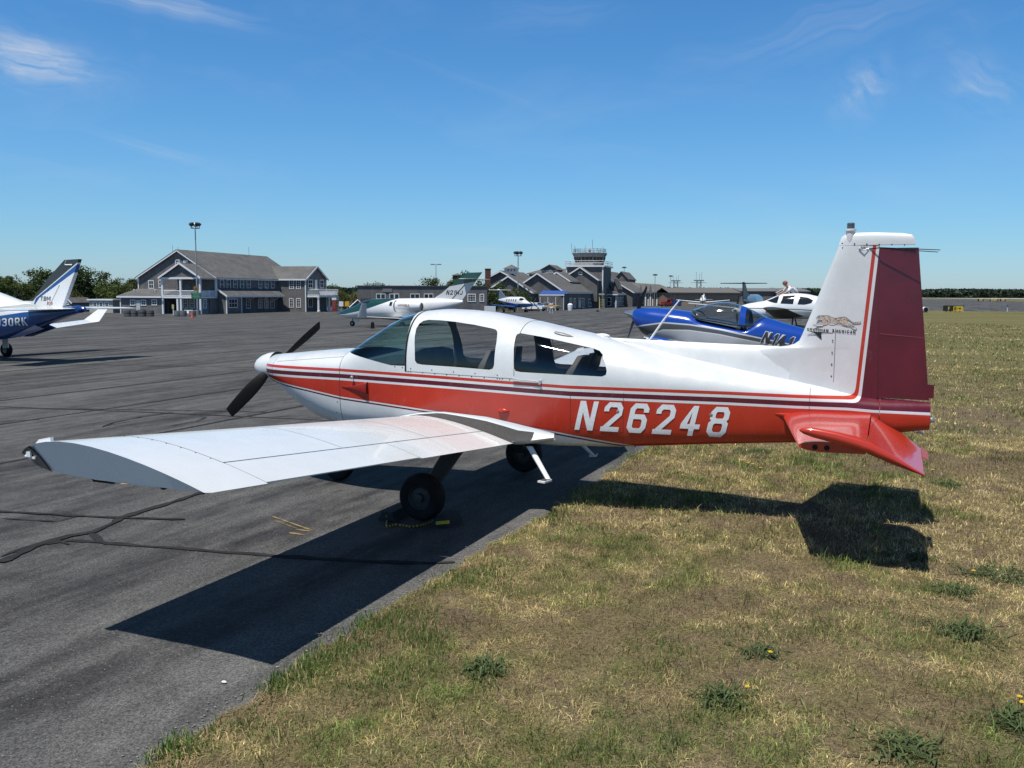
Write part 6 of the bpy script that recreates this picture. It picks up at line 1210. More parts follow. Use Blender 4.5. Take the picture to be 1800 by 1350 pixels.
# long side: upper windows, lean-to porch
for px in (390, 401.7, 413.6, 425.3, 436.7, 457.3, 468.3, 479): p = L(px, 499.5, 1, 0); win(b, (p.x, 0, p.z), '-y', 1.3, 1.75, 2, 2)
p = L(360, 534, 1, 0); win(b, (p.x, .0, p.z), '-y', .95, 1.7, 2, 4)
mb = MB(); wbox(mb, 3.0, PX+.05, .05, .35, 0, zf-.33); mb.obj('porch_wall', WALL, b, smooth=False)
xs0 = L(381, 521, 1, 0).x+.3; yq = -1.9; zq = L(440, 521, 1, yq).z; zq2 = L(440, 507.5, 1, 0).z; xq1 = L(499, 521, 1, yq).x; xr_ = L(424.5, 540, 1, yq).x
mr = MB(); mr.poly([(xs0-.3, .0, zq2), (xs0-.3, yq-.35, zq), (xq1, yq-.35, zq), (xq1, .0, zq2)], (0, 0, .14)); mr.obj('porch_roof', ROOF, b, smooth=False)
mw = MB(); wbox(mw, xs0, xr_, yq, -.01, 0, zq); mw.add([(xs0, 0, zq), (xs0, yq, zq), (xs0, 0, zq2)], [(0, 1, 2)]); mw.obj('porch_room', WALL, b, smooth=False)
mt = MB(); mt.box(((xs0+xq1)/2, yq-.36, zq-.02), (xq1-xs0, .1, .3)); mt.box((xs0-.05, yq-.02, zq/2), (.2, .2, zq)); mt.box((xr_, yq-.04, zq/2), (.16, .14, zq)); rr_ = Vector((xs0-.35, 0, zq2)); mt.poly([(xs0-.36, 0, zq2-.25), (xs0-.36, yq-.4, zq-.2), (xs0-.36, yq-.4, zq+.16), (xs0-.36, 0, zq2+.14)], (-.06, 0, 0)); pieces(mt, 'trim_board', TRIM, b, smooth=False)
p = L(409.5, 533, 1, yq); win(b, (p.x, yq, p.z), '-y', 3.0, 1.75, 3, 2)
for px in (436, 457, 468, 478.5): p = L(px, 533.5, 1, 0); win(b, (p.x, -.01, p.z), '-y', 1.5, 2.0, 2, 3)
for i in range(3):
    x = xr_+(xq1-xr_)*(i+1)/3.4; mb = MB(); mb.tube([(x, -.1, zq-1.1), (x, yq-.2, zq-.1)], .07, 4); mb.obj('bracket', TRIM, b, smooth=False)
# right wing with its own gable and corner balcony
yW = L(537.5, 520, 0, xe).y; zwe = L(510, 489.5, 0, xe).z; pR = L(573, 490, 1, yW); xW1 = pR.x; zW = L(556, 469.5, 1, yW).z; xm = (xe+xW1)/2
mw, mr, mt = MB(), MB(), MB(); wbox(mw, xe, xW1, yW, .5, 0, zwe); mw.add([(xe, yW, zwe), (xW1, yW, zwe), (xm, yW, zW)], [(0, 1, 2)]); mw.obj('wall', WALL, b, smooth=False)
for x in (xe-.4, xW1+.4): mr.poly([(xm, yW-.4, zW+.05), (x, yW-.4, zwe-.2), (x, yL*.5, zwe-.2), (xm, yL*.5, zW+.05)], (0, 0, .15))
mr.obj('roof', ROOF, b, smooth=False)
for x in (xe-.4, xW1+.4): mt.poly([(xm, yW-.42, zW-.16), (x, yW-.42, zwe-.42), (x, yW-.42, zwe-.05), (xm, yW-.42, zW+.22)], (0, -.08, 0))
mt.box((xe-.42, yW/2, zwe-.25), (.1, -yW+.6, .32)); mt.box((xe-.05, yW, zwe/2), (.18, .2, zwe)); mt.box((xW1, yW-.03, zwe/2), (.2, .12, zwe)); pieces(mt, 'trim_board', TRIM, b, smooth=False)
for px in (512.4, 524.7):
    for py in (500, 532.5): p = L(px, py, 0, xe); win(b, (xe, p.y, p.z), '-x', 1.05, 1.95, 2, 4)
for px, w_ in ((545.5, 2.0), (565.5, 1.8)): p = L(px, 499, 1, yW); win(b, (p.x, yW, p.z), '-y', w_, 1.8, 2, 2)
p = L(555.5, 500, 1, yW); mb = MB(); mb.box((p.x, yW-.03, p.z-.1), (1.0, .06, 2.2)); mb.obj('balcony_door', TRIM, b, smooth=False)
p = L(545.5, 532, 1, yW); win(b, (p.x, yW, p.z), '-y', 1.8, 2.0, 2, 1)
zb2 = L(540, 519.5, 0, xe).z; yB = L(561, 519.5, 0, xe+.2).y; xB1 = L(596, 519.5, 1, yB).x
mb = MB(); wbox(mb, xe+.2, xB1, yB, yW-.02, zb2-.35, zb2); mb.obj('balcony_floor', TRIM, b, smooth=False)
rail(b, (xe+.3, yW, zb2), (xe+.3, yB+.1, zb2), zb2, 1.3, True, glass('green_glass', (.55, .80, .72), 1.2)); rail(b, (xe+.3, yB+.1, zb2), (xB1-.1, yB+.1, zb2), zb2, 1.3)
for x in (xe+.5, (xe+xB1)/2+.6, xB1-.2): mb = MB(); mb.lathe([(.34, 0), (.34, .25), (.26, .3), (.22, zb2-.7), (.30, zb2-.6), (.30, zb2-.35)], (x, yB+.3, 0), (0, 0, 1), 14, False); mb.obj('column', TRIM, b)
for px, y0, y1 in [(304, 431, 463), (313.5, 434, 450), (437.5, 434, 447)]:
    q = L(px, y1, 0, PX+1.5); mb = MB(); mb.tube([(PX+1.5, q.y, q.z-.5), (PX+1.5, q.y, L(px, y0, 0, PX+1.5).z)], .03, 5); mb.obj('roof_antenna', GREYM, b)
# ---- things in front of it
def barrel(par_lab, px, py, col, s=1.0, wood=False):
    p = gpt(px, py); o = empty('barrel', par_lab, 'barrel', (p.x, p.y, H(p.x)), 0, 'barrels standing before the shingled building'); mb = MB(); h = 1.0*s; r = .62*s
    mb.lathe([(r*.85, 0), (r*.98, h*.3), (r, h*.5), (r*.98, h*.7), (r*.87, h), (r*.78, h), (r*.78, h*.93), (0, h*.93)], (0, 0, 0), (0, 0, 1), 18, False); mb.obj('staves', col, o, fix=False)
    mb = MB()
    for f in (.12, .32, .68, .88): mb.lathe([(r*1.0, h*f-.04), (r*1.02, h*f), (r*1.0, h*f+.04)], (0, 0, 0), (0, 0, 1), 18, False)
    mb.obj('hoop', GREYM, o, fix=False)
BD = mat('dark_wood', (.055, .050, .048), .85, var=.2); BG = mat('grey_wood', (.17, .165, .165), .85, var=.2)
for i, (px, lab, m_, s) in enumerate([(224.5, 'dark barrel farthest left in front of the shingled building', BD, 1.05), (236.5, 'dark barrel second from the left, before the single storey wing', BD, .95), (250, 'widest dark barrel before the single storey wing', BD, 1.12), (264.5, 'dark barrel nearest the entrance, at the end of the dark row', BD, 1.0),
                                      (312.5, 'grey barrel just right of the dark entrance', BG, .95), (322, 'grey barrel between the entrance and the pale bench', BG, .98), (338.5, 'grey barrel behind the orange cone', BG, .95)]): barrel(lab, px, 556.2, m_, s)
cn = gpt(338, 558.6); o = empty('traffic_cone', 'orange traffic cone in front of the porch of the shingled building', 'cone', (cn.x, cn.y, H(cn.x))); mb = MB(); mb.box((0, 0, .03), (.55, .55, .06)); mb.lathe([(.22, .06), (.05, .95), (0, .96)], (0, 0, 0), (0, 0, 1), 14); mb.obj('cone_body', mat('cone_orange', (.62, .10, .04), .6), o); mb = MB(); mb.lathe([(.165, .32), (.115, .55)], (0, 0, 0), (0, 0, 1), 14, False); mb.obj('reflective_band', TRIM, o, fix=False)
p = gpt(330.5, 556); o = empty('bench', 'pale wooden bench before the ground floor windows', 'bench', (p.x, p.y, H(p.x)), B.rz-R(90)); mb = MB(); mb.box((0, 0, .45), (1.7, .5, .07)); mb.obj('seat', TRIM, o); mb = MB(); mb.box((0, .24, .8), (1.7, .06, .5)); mb.obj('backrest', TRIM, o)
for sx in (-.75, .75): mb = MB(); mb.box((sx, 0, .22), (.08, .45, .44)); mb.obj('leg', TRIM, o)
p = gpt(305, 553.5); o = empty('notice_board', 'small yellow notice on a post by the dark entrance', 'sign', (p.x, p.y, H(p.x)), B.rz-R(90)); mb = MB(); mb.box((0, 0, .6), (.12, .12, 1.2)); mb.obj('post', TRIM, o); mb = MB(); mb.box((0, -.08, 1.45), (.42, .05, .75)); mb.obj('board', mat('notice_yellow', (.42, .42, .16), .6), o)
# ---- lamp masts
def mast(label, px, py_base, py_top, depth, n=4, r=.16, head='flood', base=True):
    p = at(px, depth); zg = H(p.x); zt = at(px, depth, py_top).z; o = empty('light_mast', label, 'light mast', (p.x, p.y, zg), YAW*-1); h = zt-zg
    mb = MB(); mb.tube([(0, 0, -.2), (0, 0, h*.5), (0, 0, h)], [r, r*.8, r*.55], 10); mb.obj('pole', STEEL, o)
    if base: mb = MB(); mb.lathe([(.55, -.1), (.55, .75), (.5, .8), (0, .8)], (0, 0, 0), (0, 0, 1), 14); mb.obj('footing', mat('concrete_footing', (.20, .20, .20), .9), o)
    if head == 'flood':
        mb = MB(); mb.lathe([(.75, 0), (.8, .05), (.75, .1)], (0, 0, h-.55), (0, 0, 1), 16, False); mb.tube([(-.8, 0, h-.5), (.8, 0, h-.5)], .05, 6); mb.tube([(0, -.8, h-.5), (0, .8, h-.5)], .05, 6); mb.obj('lamp_ring', STEEL, o, fix=False)
        for k in range(n):
            a = 2*math.pi*k/n+.5; mb = MB(); c = Vector((.75*math.cos(a), .75*math.sin(a), h+.15)); M4 = Matrix.Rotation(a, 4, 'Z') @ Matrix.Rotation(R(35), 4, 'Y'); mb.box(c, (.45, .62, .50), M=M4); mb.box(c-Vector((0, 0, .4)), (.08, .08, .5)); mb.obj('floodlight', CHAR, o, smooth=False)
    elif head == 'tee':
        for s_ in (-1, 1): mb = MB(); mb.box((s_*.75, 0, h), (.95, .4, .22)); mb.tube([(0, 0, h-.05), (s_*.4, 0, h)], .05, 6); mb.obj('lamp_head', GREYM, o)
    else:
        mb = MB(); mb.box((0, 0, h+.1), (1.4, .6, .35)); mb.box((0, 0, h+.3), (.8, .5, .15)); mb.obj('lamp_head', CHAR, o)
    return o
m1 = mast('tall floodlight mast in front of the shingled building', 346.5, 554, 397, 162, 5)
mast('tall floodlight mast left of the control tower', 910.5, 520, 446, 200, 5, .15, base=False); mast('double headed lamp mast above the trees beyond the jet', 766.5, 500, 465, 210, 2, .12, 'tee', False)
mast('dark headed lamp mast by the right end of the terminal', 1151, 533, 484, 280, 2, .14, 'box', False); mast('thin lamp mast behind the right end of the terminal roof', 1178.5, 520, 486, 330, 2, .12, 'box', False); mast('lamp mast standing just right of the control tower', 1096.5, 520, 471, 300, 2, .14, 'box', False)
p = at(345, 161); zc = at(345, 161, 520).z; mb = MB(); o = empty('green_sign', 'green sign board on the tall mast by the shingled building', 'sign', (p.x, p.y, zc), -YAW); mb.box((0, 0, 0), (1.75, .08, 1.12)); mb.obj('board', mat('sign_green', (.012, .13, .075), .5), o, smooth=False)
mb = MB()
for i, w_ in enumerate((1.3, 1.0, 1.4, .9)): mb.box((0, -.045, .36-.24*i), (w_, .006, .07))
mb.obj('sign_print', mat('sign_print', (.20, .36, .28), .6), o, smooth=False)
zc = at(345.5, 161, 507.5).z; mb = MB(); o = empty('yellow_sign', 'small yellow sign above the green one on the mast', 'sign', (p.x, p.y, zc), -YAW); mb.box((0, 0, 0), (.85, .07, .85)); mb.obj('board', mat('sign_ochre', (.25, .15, .03), .5), o, smooth=False); mb = MB(); mb.box((0, -.04, .1), (.45, .01, .12)); mb.box((0, -.04, -.12), (.5, .01, .10)); mb.obj('sign_print', CHAR, o, smooth=False)
# ---- low flat building behind the jet
LB = Place('low_building', 'long low shingled building with a flat roof behind the jet', 628, 158, -2.0, -.02); l = LB.root
def ll(px, py): return LB.loc(px, py, 0, 0)
yR_ = ll(856, 520).y; mb = MB(); wbox(mb, 0, 14, yR_, 0, 0, ll(700, 504).z); mb.obj('wall', WALLD, l, smooth=False); mb = MB(); wbox(mb, -.15, 14.1, yR_-.1, .12, ll(700, 504).z+.003, ll(700, 503).z+.1); mb.obj('roof_edge', CHAR, l, smooth=False)
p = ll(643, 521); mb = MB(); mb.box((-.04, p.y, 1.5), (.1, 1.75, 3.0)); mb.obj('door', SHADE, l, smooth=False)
for px in (665.5, 673.5, 689, 697.5, 725.5, 733.5, 749.5, 757.5): p = ll(px, 521); win(l, (0, p.y, p.z), '-x', .85, .95, 1, 1, fr=.1)
for px, n in ((829, 3), (847, 2)): p = ll(px, 523.5); win(l, (0, p.y, p.z), '-x', 1.45 if n == 3 else .8, 1.4, n, 3)
p = ll(681, 510.5); mb = MB(); mb.box((-.06, p.y, p.z), (.1, 1.7, .6)); mb.obj('wall_sign', mat('faded_sign', (.17, .17, .18), .7), l, smooth=False)
mb = MB(); mb.box((-.09, p.y-.5, p.z), (.02, .3, .35)); mb.box((-.09, p.y+.15, p.z+.05), (.02, .8, .14)); mb.obj('sign_print', mat('faded_print', (.30, .30, .30), .7), l, smooth=False)
# ---- terminal with control tower
TZ = -2.06; Tm = Place('terminal_building', 'grey shingled airport terminal with many gables and white trim', 992, 205, TZ); t = Tm.root; Q = Tm.loc
def gab(nm, x0, ln, apex, right, zb=0.0, wallm=WALLD, left=None, trim=True, tx=True):
    """gable end facing the camera at local x0, given by pixel of apex and of its right eave"""
    a, r_ = Q(apex[0], apex[1], 0, x0), Q(right[0], right[1], 0, x0); y1 = 2*a.y-r_.y if left is None else Q(left[0], left[1], 0, x0).y; mw, mr, mt = MB(), MB(), MB()
    zl = r_.z if left is None else Q(left[0], left[1], 0, x0).z
    mw.add([(x0, r_.y, zb), (x0, y1, zb), (x0, y1, zl), (x0, a.y, a.z), (x0, r_.y, r_.z)], [(0, 1, 2, 3, 4)]); mw.add([(x0, r_.y, zb), (x0+ln, r_.y, zb), (x0+ln, r_.y, r_.z), (x0, r_.y, r_.z)], [(0, 1, 2, 3)]); mw.add([(x0+ln, r_.y, zb), (x0+ln, y1, zb), (x0+ln, y1, zl), (x0+ln, a.y, a.z), (x0+ln, r_.y, r_.z)], [(0, 1, 2, 3, 4)]); mw.add([(x0, y1, zb), (x0+ln, y1, zb), (x0+ln, y1, zl), (x0, y1, zl)], [(0, 1, 2, 3)])
    for y, z in ((r_.y, r_.z), (y1, zl)):
        d = Vector((0, y-a.y, z-a.z)).normalized(); e = Vector((0, y, z))+d*.5; mr.poly([(x0-.45, a.y, a.z+.05), (x0-.45, e.y, e.z+.05), (x0+ln+.3, e.y, e.z+.05), (x0+ln+.3, a.y, a.z+.05)], (0, 0, .18))
        if trim: rake(mt, x0, a.y, a.z, e.y, e.z, .26, .1, .45)
    mw.obj('wall', wallm, t, smooth=False); mr.obj('roof', ROOFT, t, smooth=False)
    if trim: mt.box((x0+ln/2, r_.y-.52, r_.z-.25), (ln, .1, .26)); pieces(mt, 'trim_board', TRIM, t, smooth=False)
    return a, r_
xA = Q(1053, 530, 1, 0).x; aA, rA = gab('A', 0, xA, (945, 481), (992, 513)); gab('B', -4, 26, (894, 486), (934, 513)); gab('B2', 10, 22, (880, 477), (908, 492)); gab('C', 34, 30, (1020, 470), (1050, 491), 2.0, left=(1003, 481)); gab('D', 22, 26, (979, 479), (1000, 493), 2.0)
aG, rG = gab('G', 60, 45, (1081, 494.5), (1112, 513)); gab('E', 95, 20, (1092, 478), (1103, 490), 3.0, trim=False); gab('E2', 88, 20, (1070, 478), (1082, 492), 3.0, trim=False)
for apex, ri, x0 in (((1060, 493), (1066, 506), 44), ((1080.5, 494), (1086, 507), 48), ((1066, 479), (1076, 490), 70)): gab('small', x0, 8, apex, ri, 2.0, trim=False)
p = Q(1020, 480.5, 0, 34); win(t, (34, p.y, p.z), '-x', 1.1, .8, 1, 1, fr=.14)
# upper cross roof with a dormer and its row of clerestory windows
a, c = Q(936, 473, 0, 46), Q(1000, 473, 0, 46); ze_ = Q(950, 482, 0, 46).z; mr = MB(); mr.poly([(44, a.y+1.2, ze_), (44, c.y, ze_), (52, c.y, a.z), (52, a.y-1.5, a.z)], (0, 0, .2)); mr.poly([(60, a.y+1.2, ze_), (60, c.y, ze_), (52, c.y, a.z), (52, a.y-1.5, a.z)], (0, 0, .2)); mr.obj('roof', ROOFT, t, smooth=False); mw = MB(); wbox(mw, 45, 59, c.y, a.y+.8, 2, ze_); mw.obj('wall', WALLD, t, smooth=False)
a, l_, r_ = Q(966, 466, 0, 42), Q(952, 474, 0, 42), Q(979, 474, 0, 42); zb_ = Q(966, 481, 0, 42).z; mw = MB(); mw.add([(42, r_.y, zb_), (42, l_.y, zb_), (42, l_.y, l_.z), (42, a.y, a.z), (42, r_.y, r_.z)], [(0, 1, 2, 3, 4)]); mw.add([(42, r_.y, zb_), (50, r_.y, zb_), (50, r_.y, r_.z), (42, r_.y, r_.z)], [(0, 1, 2, 3)]); mw.obj('dormer', WALLD, t, smooth=False)
mr = MB()
for q in (l_, r_): d = (q-a).normalized(); e = q+d*.4; mr.poly([(41.5, a.y, a.z), (41.5, e.y, e.z), (52, e.y, e.z), (52, a.y, a.z)], (0, 0, .18))
mr.obj('roof', ROOFT, t, smooth=False)
for i in range(6): p = Q(954.5+4.6*i, 477.5, 0, 42); win(t, (42, p.y, p.z), '-x', .55, .9, 1, 1, fr=.1)
# cupola on the left gable
c0 = Q(899, 477, 0, 14); zt_ = Q(899, 472.5, 0, 14).z; zr_ = Q(899, 465, 0, 14).z; mw = MB(); mw.box((14, c0.y, (c0.z+zt_)/2-.3), (2.6, 2.9, zt_-c0.z+.6)); mw.obj('cupola', TRIM, t, smooth=False); mr = MB(); h_ = 1.75; mr.add([(14-h_, c0.y-h_, zt_), (14+h_, c0.y-h_, zt_), (14+h_, c0.y+h_, zt_), (14-h_, c0.y+h_, zt_), (14, c0.y, zr_)], [(0, 1, 4), (1, 2, 4), (2, 3, 4), (3, 0, 4), (3, 2, 1, 0)]); mr.obj('cupola_roof', ROOFT, t, smooth=False)
for i in range(3): p = Q(893.5+5.5*i, 475, 0, 12.7); win(t, (12.68, p.y, p.z), '-x', .5, .65, 1, 1, fr=.08)
# long side: eave trim, doors and windows, pavilion on the right
for px, w_, h_, nx, ny in ((1003, .9, 2.3, 1, 3), (1010, .9, 2.3, 1, 3), (1019, 1.0, 2.4, 1, 3), (1025, 1.0, 2.4, 1, 3), (1037, 1.5, 2.1, 2, 2)):
    p = Q(px, 531, 1, 0); win(t, (p.x, 0, p.z-.2), '-y', w_*3.0, h_, nx+1, ny)
xp0, xp1 = xA-2, Q(1108, 530, 1, -5).x; xp1 = min(xp1, xA+38); zp = Q(1080, 517.5, 1, -5).z; mw = MB(); wbox(mw, xp0, xp1, -5, .0, 0, zp); mw.obj('pavilion', WALLD, t, smooth=False); mr = MB(); mr.poly([(xp0-.6, -5.6, zp), (xp1+.6, -5.6, zp), (xp1+.6, 2, zp+3.3), (xp0-.6, 2, zp+3.3)], (0, 0, .2)); mr.add([(xp0-.6, -5.6, zp), (xp0-.6, 2, zp+3.3), (xp0-.6, 2, zp)], [(0, 1, 2)]); mr.obj('roof', ROOFT, t, smooth=False)
mt = MB(); mt.box(((xp0+xp1)/2, -5.62, zp-.05), (xp1-xp0+1.2, .1, .3)); mt.box((xp0-.05, -5, zp/2), (.25, .25, zp)); mt.box((xp0-.62, -2.5, zp-.05), (.1, 6, .3)); pieces(mt, 'trim_board', TRIM, t, smooth=False)
for i in range(5): x = xp0+3+(xp1-xp0-5)*i/4.4; win(t, (x, -5, 1.9), '-y', 3.6, 2.6, 2, 2)
win(t, (xp0, -2.6, 1.9), '-x', 2.2, 2.4, 2, 2)
# blue awning
AW = Place('blue_awning', 'blue awning on white posts before the terminal', 948, 196, TZ, .26, 'awning'); aw = AW.root; w1 = AW.loc(992, 517, 0, 0); zaw = AW.loc(960, 517.5, 0, 0).z; mb = MB(); mb.poly([(0, 0, zaw), (0, w1.y, zaw), (3, w1.y, zaw+.75), (3, 0, zaw+.75)], (0, 0, .08)); mb.obj('canopy', mat('awning_blue', (.02, .07, .28), .7), aw, smooth=False); mb = MB(); mb.box((-.03, w1.y/2, zaw-.12), (.06, abs(w1.y), .22)); mb.obj('valance', TRIM, aw, smooth=False)
for i in range(4): mb = MB(); mb.tube([(.1, w1.y*(i+.1)/3.2, 0), (.1, w1.y*(i+.1)/3.2, zaw)], .07, 6); mb.obj('post', TRIM, aw)
# ---- control tower
CT = Place('control_tower', 'airport control tower with slanted dark windows rising from the terminal roofs', 1059, 240, TZ); c = CT.root; K = CT.loc
yl_ = K(996, 480, 0, 0).y; xr2 = K(1075, 480, 1, 0).x; xr2 = min(xr2, 14); zb_ = K(1030, 469, 0, 0).z; mw = MB(); wbox(mw, 0, xr2, 0, yl_, 0, zb_); mw.obj('shaft', WALL, c, smooth=False)
mt = MB(); wbox(mt, -.5, xr2+.5, -.5, yl_+.5, zb_, zb_+.35); mt.box((-.05, -.02, zb_/2), (.3, .3, zb_)); mt.box((-.05, yl_, zb_/2), (.3, .3, zb_)); pieces(mt, 'trim_board', TRIM, c, smooth=False)
cy, cx = (K(1008, 460, 0, 5).y+K(1064, 460, 0, 5).y)/2, 5.5; hw0 = abs(K(1010, 464, 0, 2).y-K(1058, 464, 0, 2).y)/2; z0, z1, z2, z3 = zb_+.35, K(1030, 460.5, 0, 2).z, K(1030, 451.5, 0, 2).z, K(1030, 445, 0, 2).z
def octa(hw_, z): return [(cx+hw_*1.06*math.cos(a+math.pi/8), cy+hw_*1.06*math.sin(a+math.pi/8), z) for a in (k*math.pi/4 for k in range(8))]
mb = MB(); mb.rows([octa(hw0, z0), octa(hw0, z1)], True, True, True); mb.obj('cab_base', mat('tower_grey_panel', (.26, .265, .27), .7), c, smooth=False)
mb = MB(); mb.rows([octa(hw0*.97, z1), octa(hw0*1.09, z2)], True); mb.obj('cab_glass', WPANE, c, smooth=False, fix=False)
mb = MB(); mb.rows([octa(hw0*1.10, z2), octa(hw0*1.24, z3), octa(hw0*1.24, z3+.12)], True, True, True); mb.obj('cab_roof', mat('tower_dark_panel', (.19, .192, .198), .8, var=.1), c, smooth=False)
mb = MB()
for a_, b_ in zip(octa(hw0*.985, z1), octa(hw0*1.105, z2)): mb.tube([a_, b_], .14, 4)
for k in range(8):
    for f in (.34, .67): A0, A1, B0, B1 = (Vector(q) for q in (octa(hw0*.985, z1)[k], octa(hw0*.985, z1)[(k+1) % 8], octa(hw0*1.105, z2)[k], octa(hw0*1.105, z2)[(k+1) % 8])); mb.tube([A0.lerp(A1, f), B0.lerp(B1, f)], .06, 4)
mb.obj('mullion', mat('tower_dark_panel', (.19, .192, .198), .8), c, smooth=False)
def ringrail(P, z, h, nm, m_, n=5):
    mb = MB(); P = [Vector((p[0], p[1], z)) for p in P]
    for k in range(len(P)):
        A, B_ = P[k], P[(k+1) % len(P)]
        for hh in (h, h*.55): mb.tube([A+UPZ*hh, B_+UPZ*hh], .045, 4)
        for i in range(n): q = A.lerp(B_, i/n); mb.tube([q, q+UPZ*h], .04, 4)
    mb.obj(nm, m_, c, smooth=False)
ringrail(octa(hw0*1.15, 0), z3+.1, 1.1, 'roof_railing', GREYM, 3); ringrail([(-.3, -.3), (xr2+.3, -.3), (xr2+.3, yl_+.3), (-.3, yl_+.3)], zb_+.35, 1.25, 'gallery_railing', STEEL, 8)
for px, py in ((1010, 432), (1014, 437), (1041, 421), (1035, 437), (1050, 436), (1029, 431), (1060, 433), (1004, 428), (1055, 440)):
    q = K(px, py, 0, 4); mb = MB(); mb.tube([(4+random.uniform(-2, 3), q.y, z3), (4, q.y, q.z)], .05, 5); mb.obj('roof_antenna', GREYM, c)
mb = MB(); mb.ball((cx, cy, z3+.9), .45, 12); mb.obj('radome', mat('radome_rust', (.35, .22, .19), .6), c)
# ---- open ended hall on the right with its row of pointed posts
HR = Place('terminal_hall', 'long low grey roofed hall with an open dark end right of the terminal', 1112, 285, TZ, 0.0); hr = HR.root
def hh(px, py, x=0): return HR.loc(px, py, 0, x)
y1 = hh(1192, 512).y; zt1 = hh(1150, 512.5).z; zr1 = hh(1110, 495.5, 8).z; zr2 = hh(1168, 500, 8).z
mr = MB(); mr.add([(-1, 2.5, zt1), (-1, y1, zt1), (8, y1+4.5, zr2), (8, 3.5, zr1), (18, y1, zt1), (18, 2.5, zt1)], [(0, 1, 2, 3), (1, 4, 2), (4, 5, 3, 2)]); mr.obj('roof', ROOFT, hr, smooth=False); mt = MB(); mt.box((-1.05, (y1+2.5)/2, zt1-.18), (.15, abs(y1)+2.5, .35)); pieces(mt, 'trim_board', mat('grey_trim', (.26, .27, .27), .6), hr, smooth=False)
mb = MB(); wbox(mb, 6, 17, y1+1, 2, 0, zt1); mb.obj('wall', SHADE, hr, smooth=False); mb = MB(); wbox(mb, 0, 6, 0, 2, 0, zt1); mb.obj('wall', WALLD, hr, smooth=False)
for px in (1124, 1131, 1139, 1147, 1154, 1163, 1172, 1180, 1188): q = hh(px, 525); mb = MB(); mb.box((-.4, q.y, zt1/2), (.30, .42, zt1)); mb.obj('post', TRIM if px < 1155 else mat('grey_trim', (.26, .27, .27), .6), hr, smooth=False)
for px in (1168, 1176, 1184): q = hh(px, 525); mb = MB(); mb.tube([(-.3, q.y, zt1-1.6), (-.3, q.y-1.6, zt1-.2)], .1, 4); mb.obj('brace', TRIM, hr, smooth=False)
for i, px in enumerate((1126, 1134.5, 1143)):
    q = hh(px, 533, -6); zt_ = hh(px, 499.5, -6).z; zb_ = hh(px, 516, -6).z; wpos = Matrix.Rotation(HR.rz, 3, 'Z') @ Vector((-6, q.y, 0))+HR.o; o = empty('pointed_post', ['leftmost', 'middle', 'rightmost'][i]+' of three tall pointed grey posts before the hall', 'post', wpos, HR.rz); mb = MB(); mb.rows([[(-.5, -.5, zb_), (.5, -.5, zb_), (.5, .5, zb_), (-.5, .5, zb_)], [(-.04, -.04, zt_), (.04, -.04, zt_), (.04, .04, zt_), (-.04, .04, zt_)]], True, True, True); mb.obj('pointed_cap', WALLD, o, smooth=False); mb = MB(); mb.box((0, 0, zb_/2), (.42, .42, zb_)); mb.obj('shaft', TRIM, o, smooth=False)
# ---- tan hangar and its neighbour
HG = Place('hangar', 'long tan hangar with a low grey roof behind the parked aeroplanes', 1178, 262, -1.25, 0.0); hg = HG.root
def gg(px, py, x=0): return HG.loc(px, py, 0, x)
y1 = gg(1300, 520).y; zt_ = gg(1240, 514.8).z; zr_ = gg(1240, 506, 12).z; TAN = mat('tan_siding', (.26, .20, .145), .8, var=.1); mb = MB(); wbox(mb, 0, 25, y1, 0, 0, zt_); mb.obj('wall', TAN, hg, smooth=False); mr = MB(); mr.add([(-.6, .5, zt_), (-.6, y1-.5, zt_), (12, y1-.5, zr_), (12, .5, zr_), (25, y1-.5, zt_), (25, .5, zt_)], [(0, 1, 2, 3), (3, 2, 4, 5)]); mr.obj('roof', mat('hangar_roof', (.125, .115, .105), .8, var=.12), hg, smooth=False); mt = MB(); mt.box((-.62, y1/2, zt_-.1), (.1, abs(y1)+1, .35)); mt.obj('gutter', CHAR, hg, smooth=False)
mb = MB(); mb.box((-.03, y1*.5, zt_*.42), (.06, abs(y1)*.98, .12)); mb.obj('siding_joint', mat('tan_dark', (.14, .10, .075), .8), hg, smooth=False)
for f in (.25, .55, .85): mb = MB(); mb.box((-.05, y1*f, zt_*.45), (.08, .35, zt_*.9)); mb.obj('door_frame', TAN, hg, smooth=False)
H2 = Place('hangar', 'grey hangar with a small gable, right of the tan one', 1302, 300, -.6, 0.0); h2 = H2.root; y1 = H2.loc(1425, 520, 0, 0).y; zt_ = H2.loc(1350, 512, 0, 0).z; zr_ = H2.loc(1350, 506.5, 0, 10).z; mb = MB(); wbox(mb, 0, 20, y1, 0, 0, zt_); mb.obj('wall', mat('brown_grey_siding', (.16, .14, .125), .8, var=.15), h2, smooth=False); mr = MB(); mr.add([(-.5, .5, zt_), (-.5, y1, zt_), (10, y1, zr_), (10, .5, zr_), (20, y1, zt_), (20, .5, zt_)], [(0, 1, 2, 3), (3, 2, 4, 5)]); mr.obj('roof', mat('grey_hangar_roof', (.13, .13, .135), .8, var=.1), h2, smooth=False)
a, l_, r_ = (H2.loc(*q, 0, -2) for q in ((1375.5, 508.5), (1364, 515), (1388, 515))); mb = MB(); mb.add([(-2, r_.y, 0), (-2, l_.y, 0), (-2, l_.y, l_.z), (-2, a.y, a.z), (-2, r_.y, r_.z)], [(0, 1, 2, 3, 4)]); mb.obj('gable', WALL, h2, smooth=False); mt = MB(); rake(mt, -2, a.y, a.z, l_.y, l_.z, .25, .1, .1); rake(mt, -2, a.y, a.z, r_.y, r_.z, .25, .1, .1); pieces(mt, 'trim_board', TRIM, h2, smooth=False); mr = MB()
for q in (l_, r_): mr.poly([(-2.1, a.y, a.z), (-2.1, q.y, q.z), (10, q.y, q.z), (10, a.y, a.z)], (0, 0, .15))
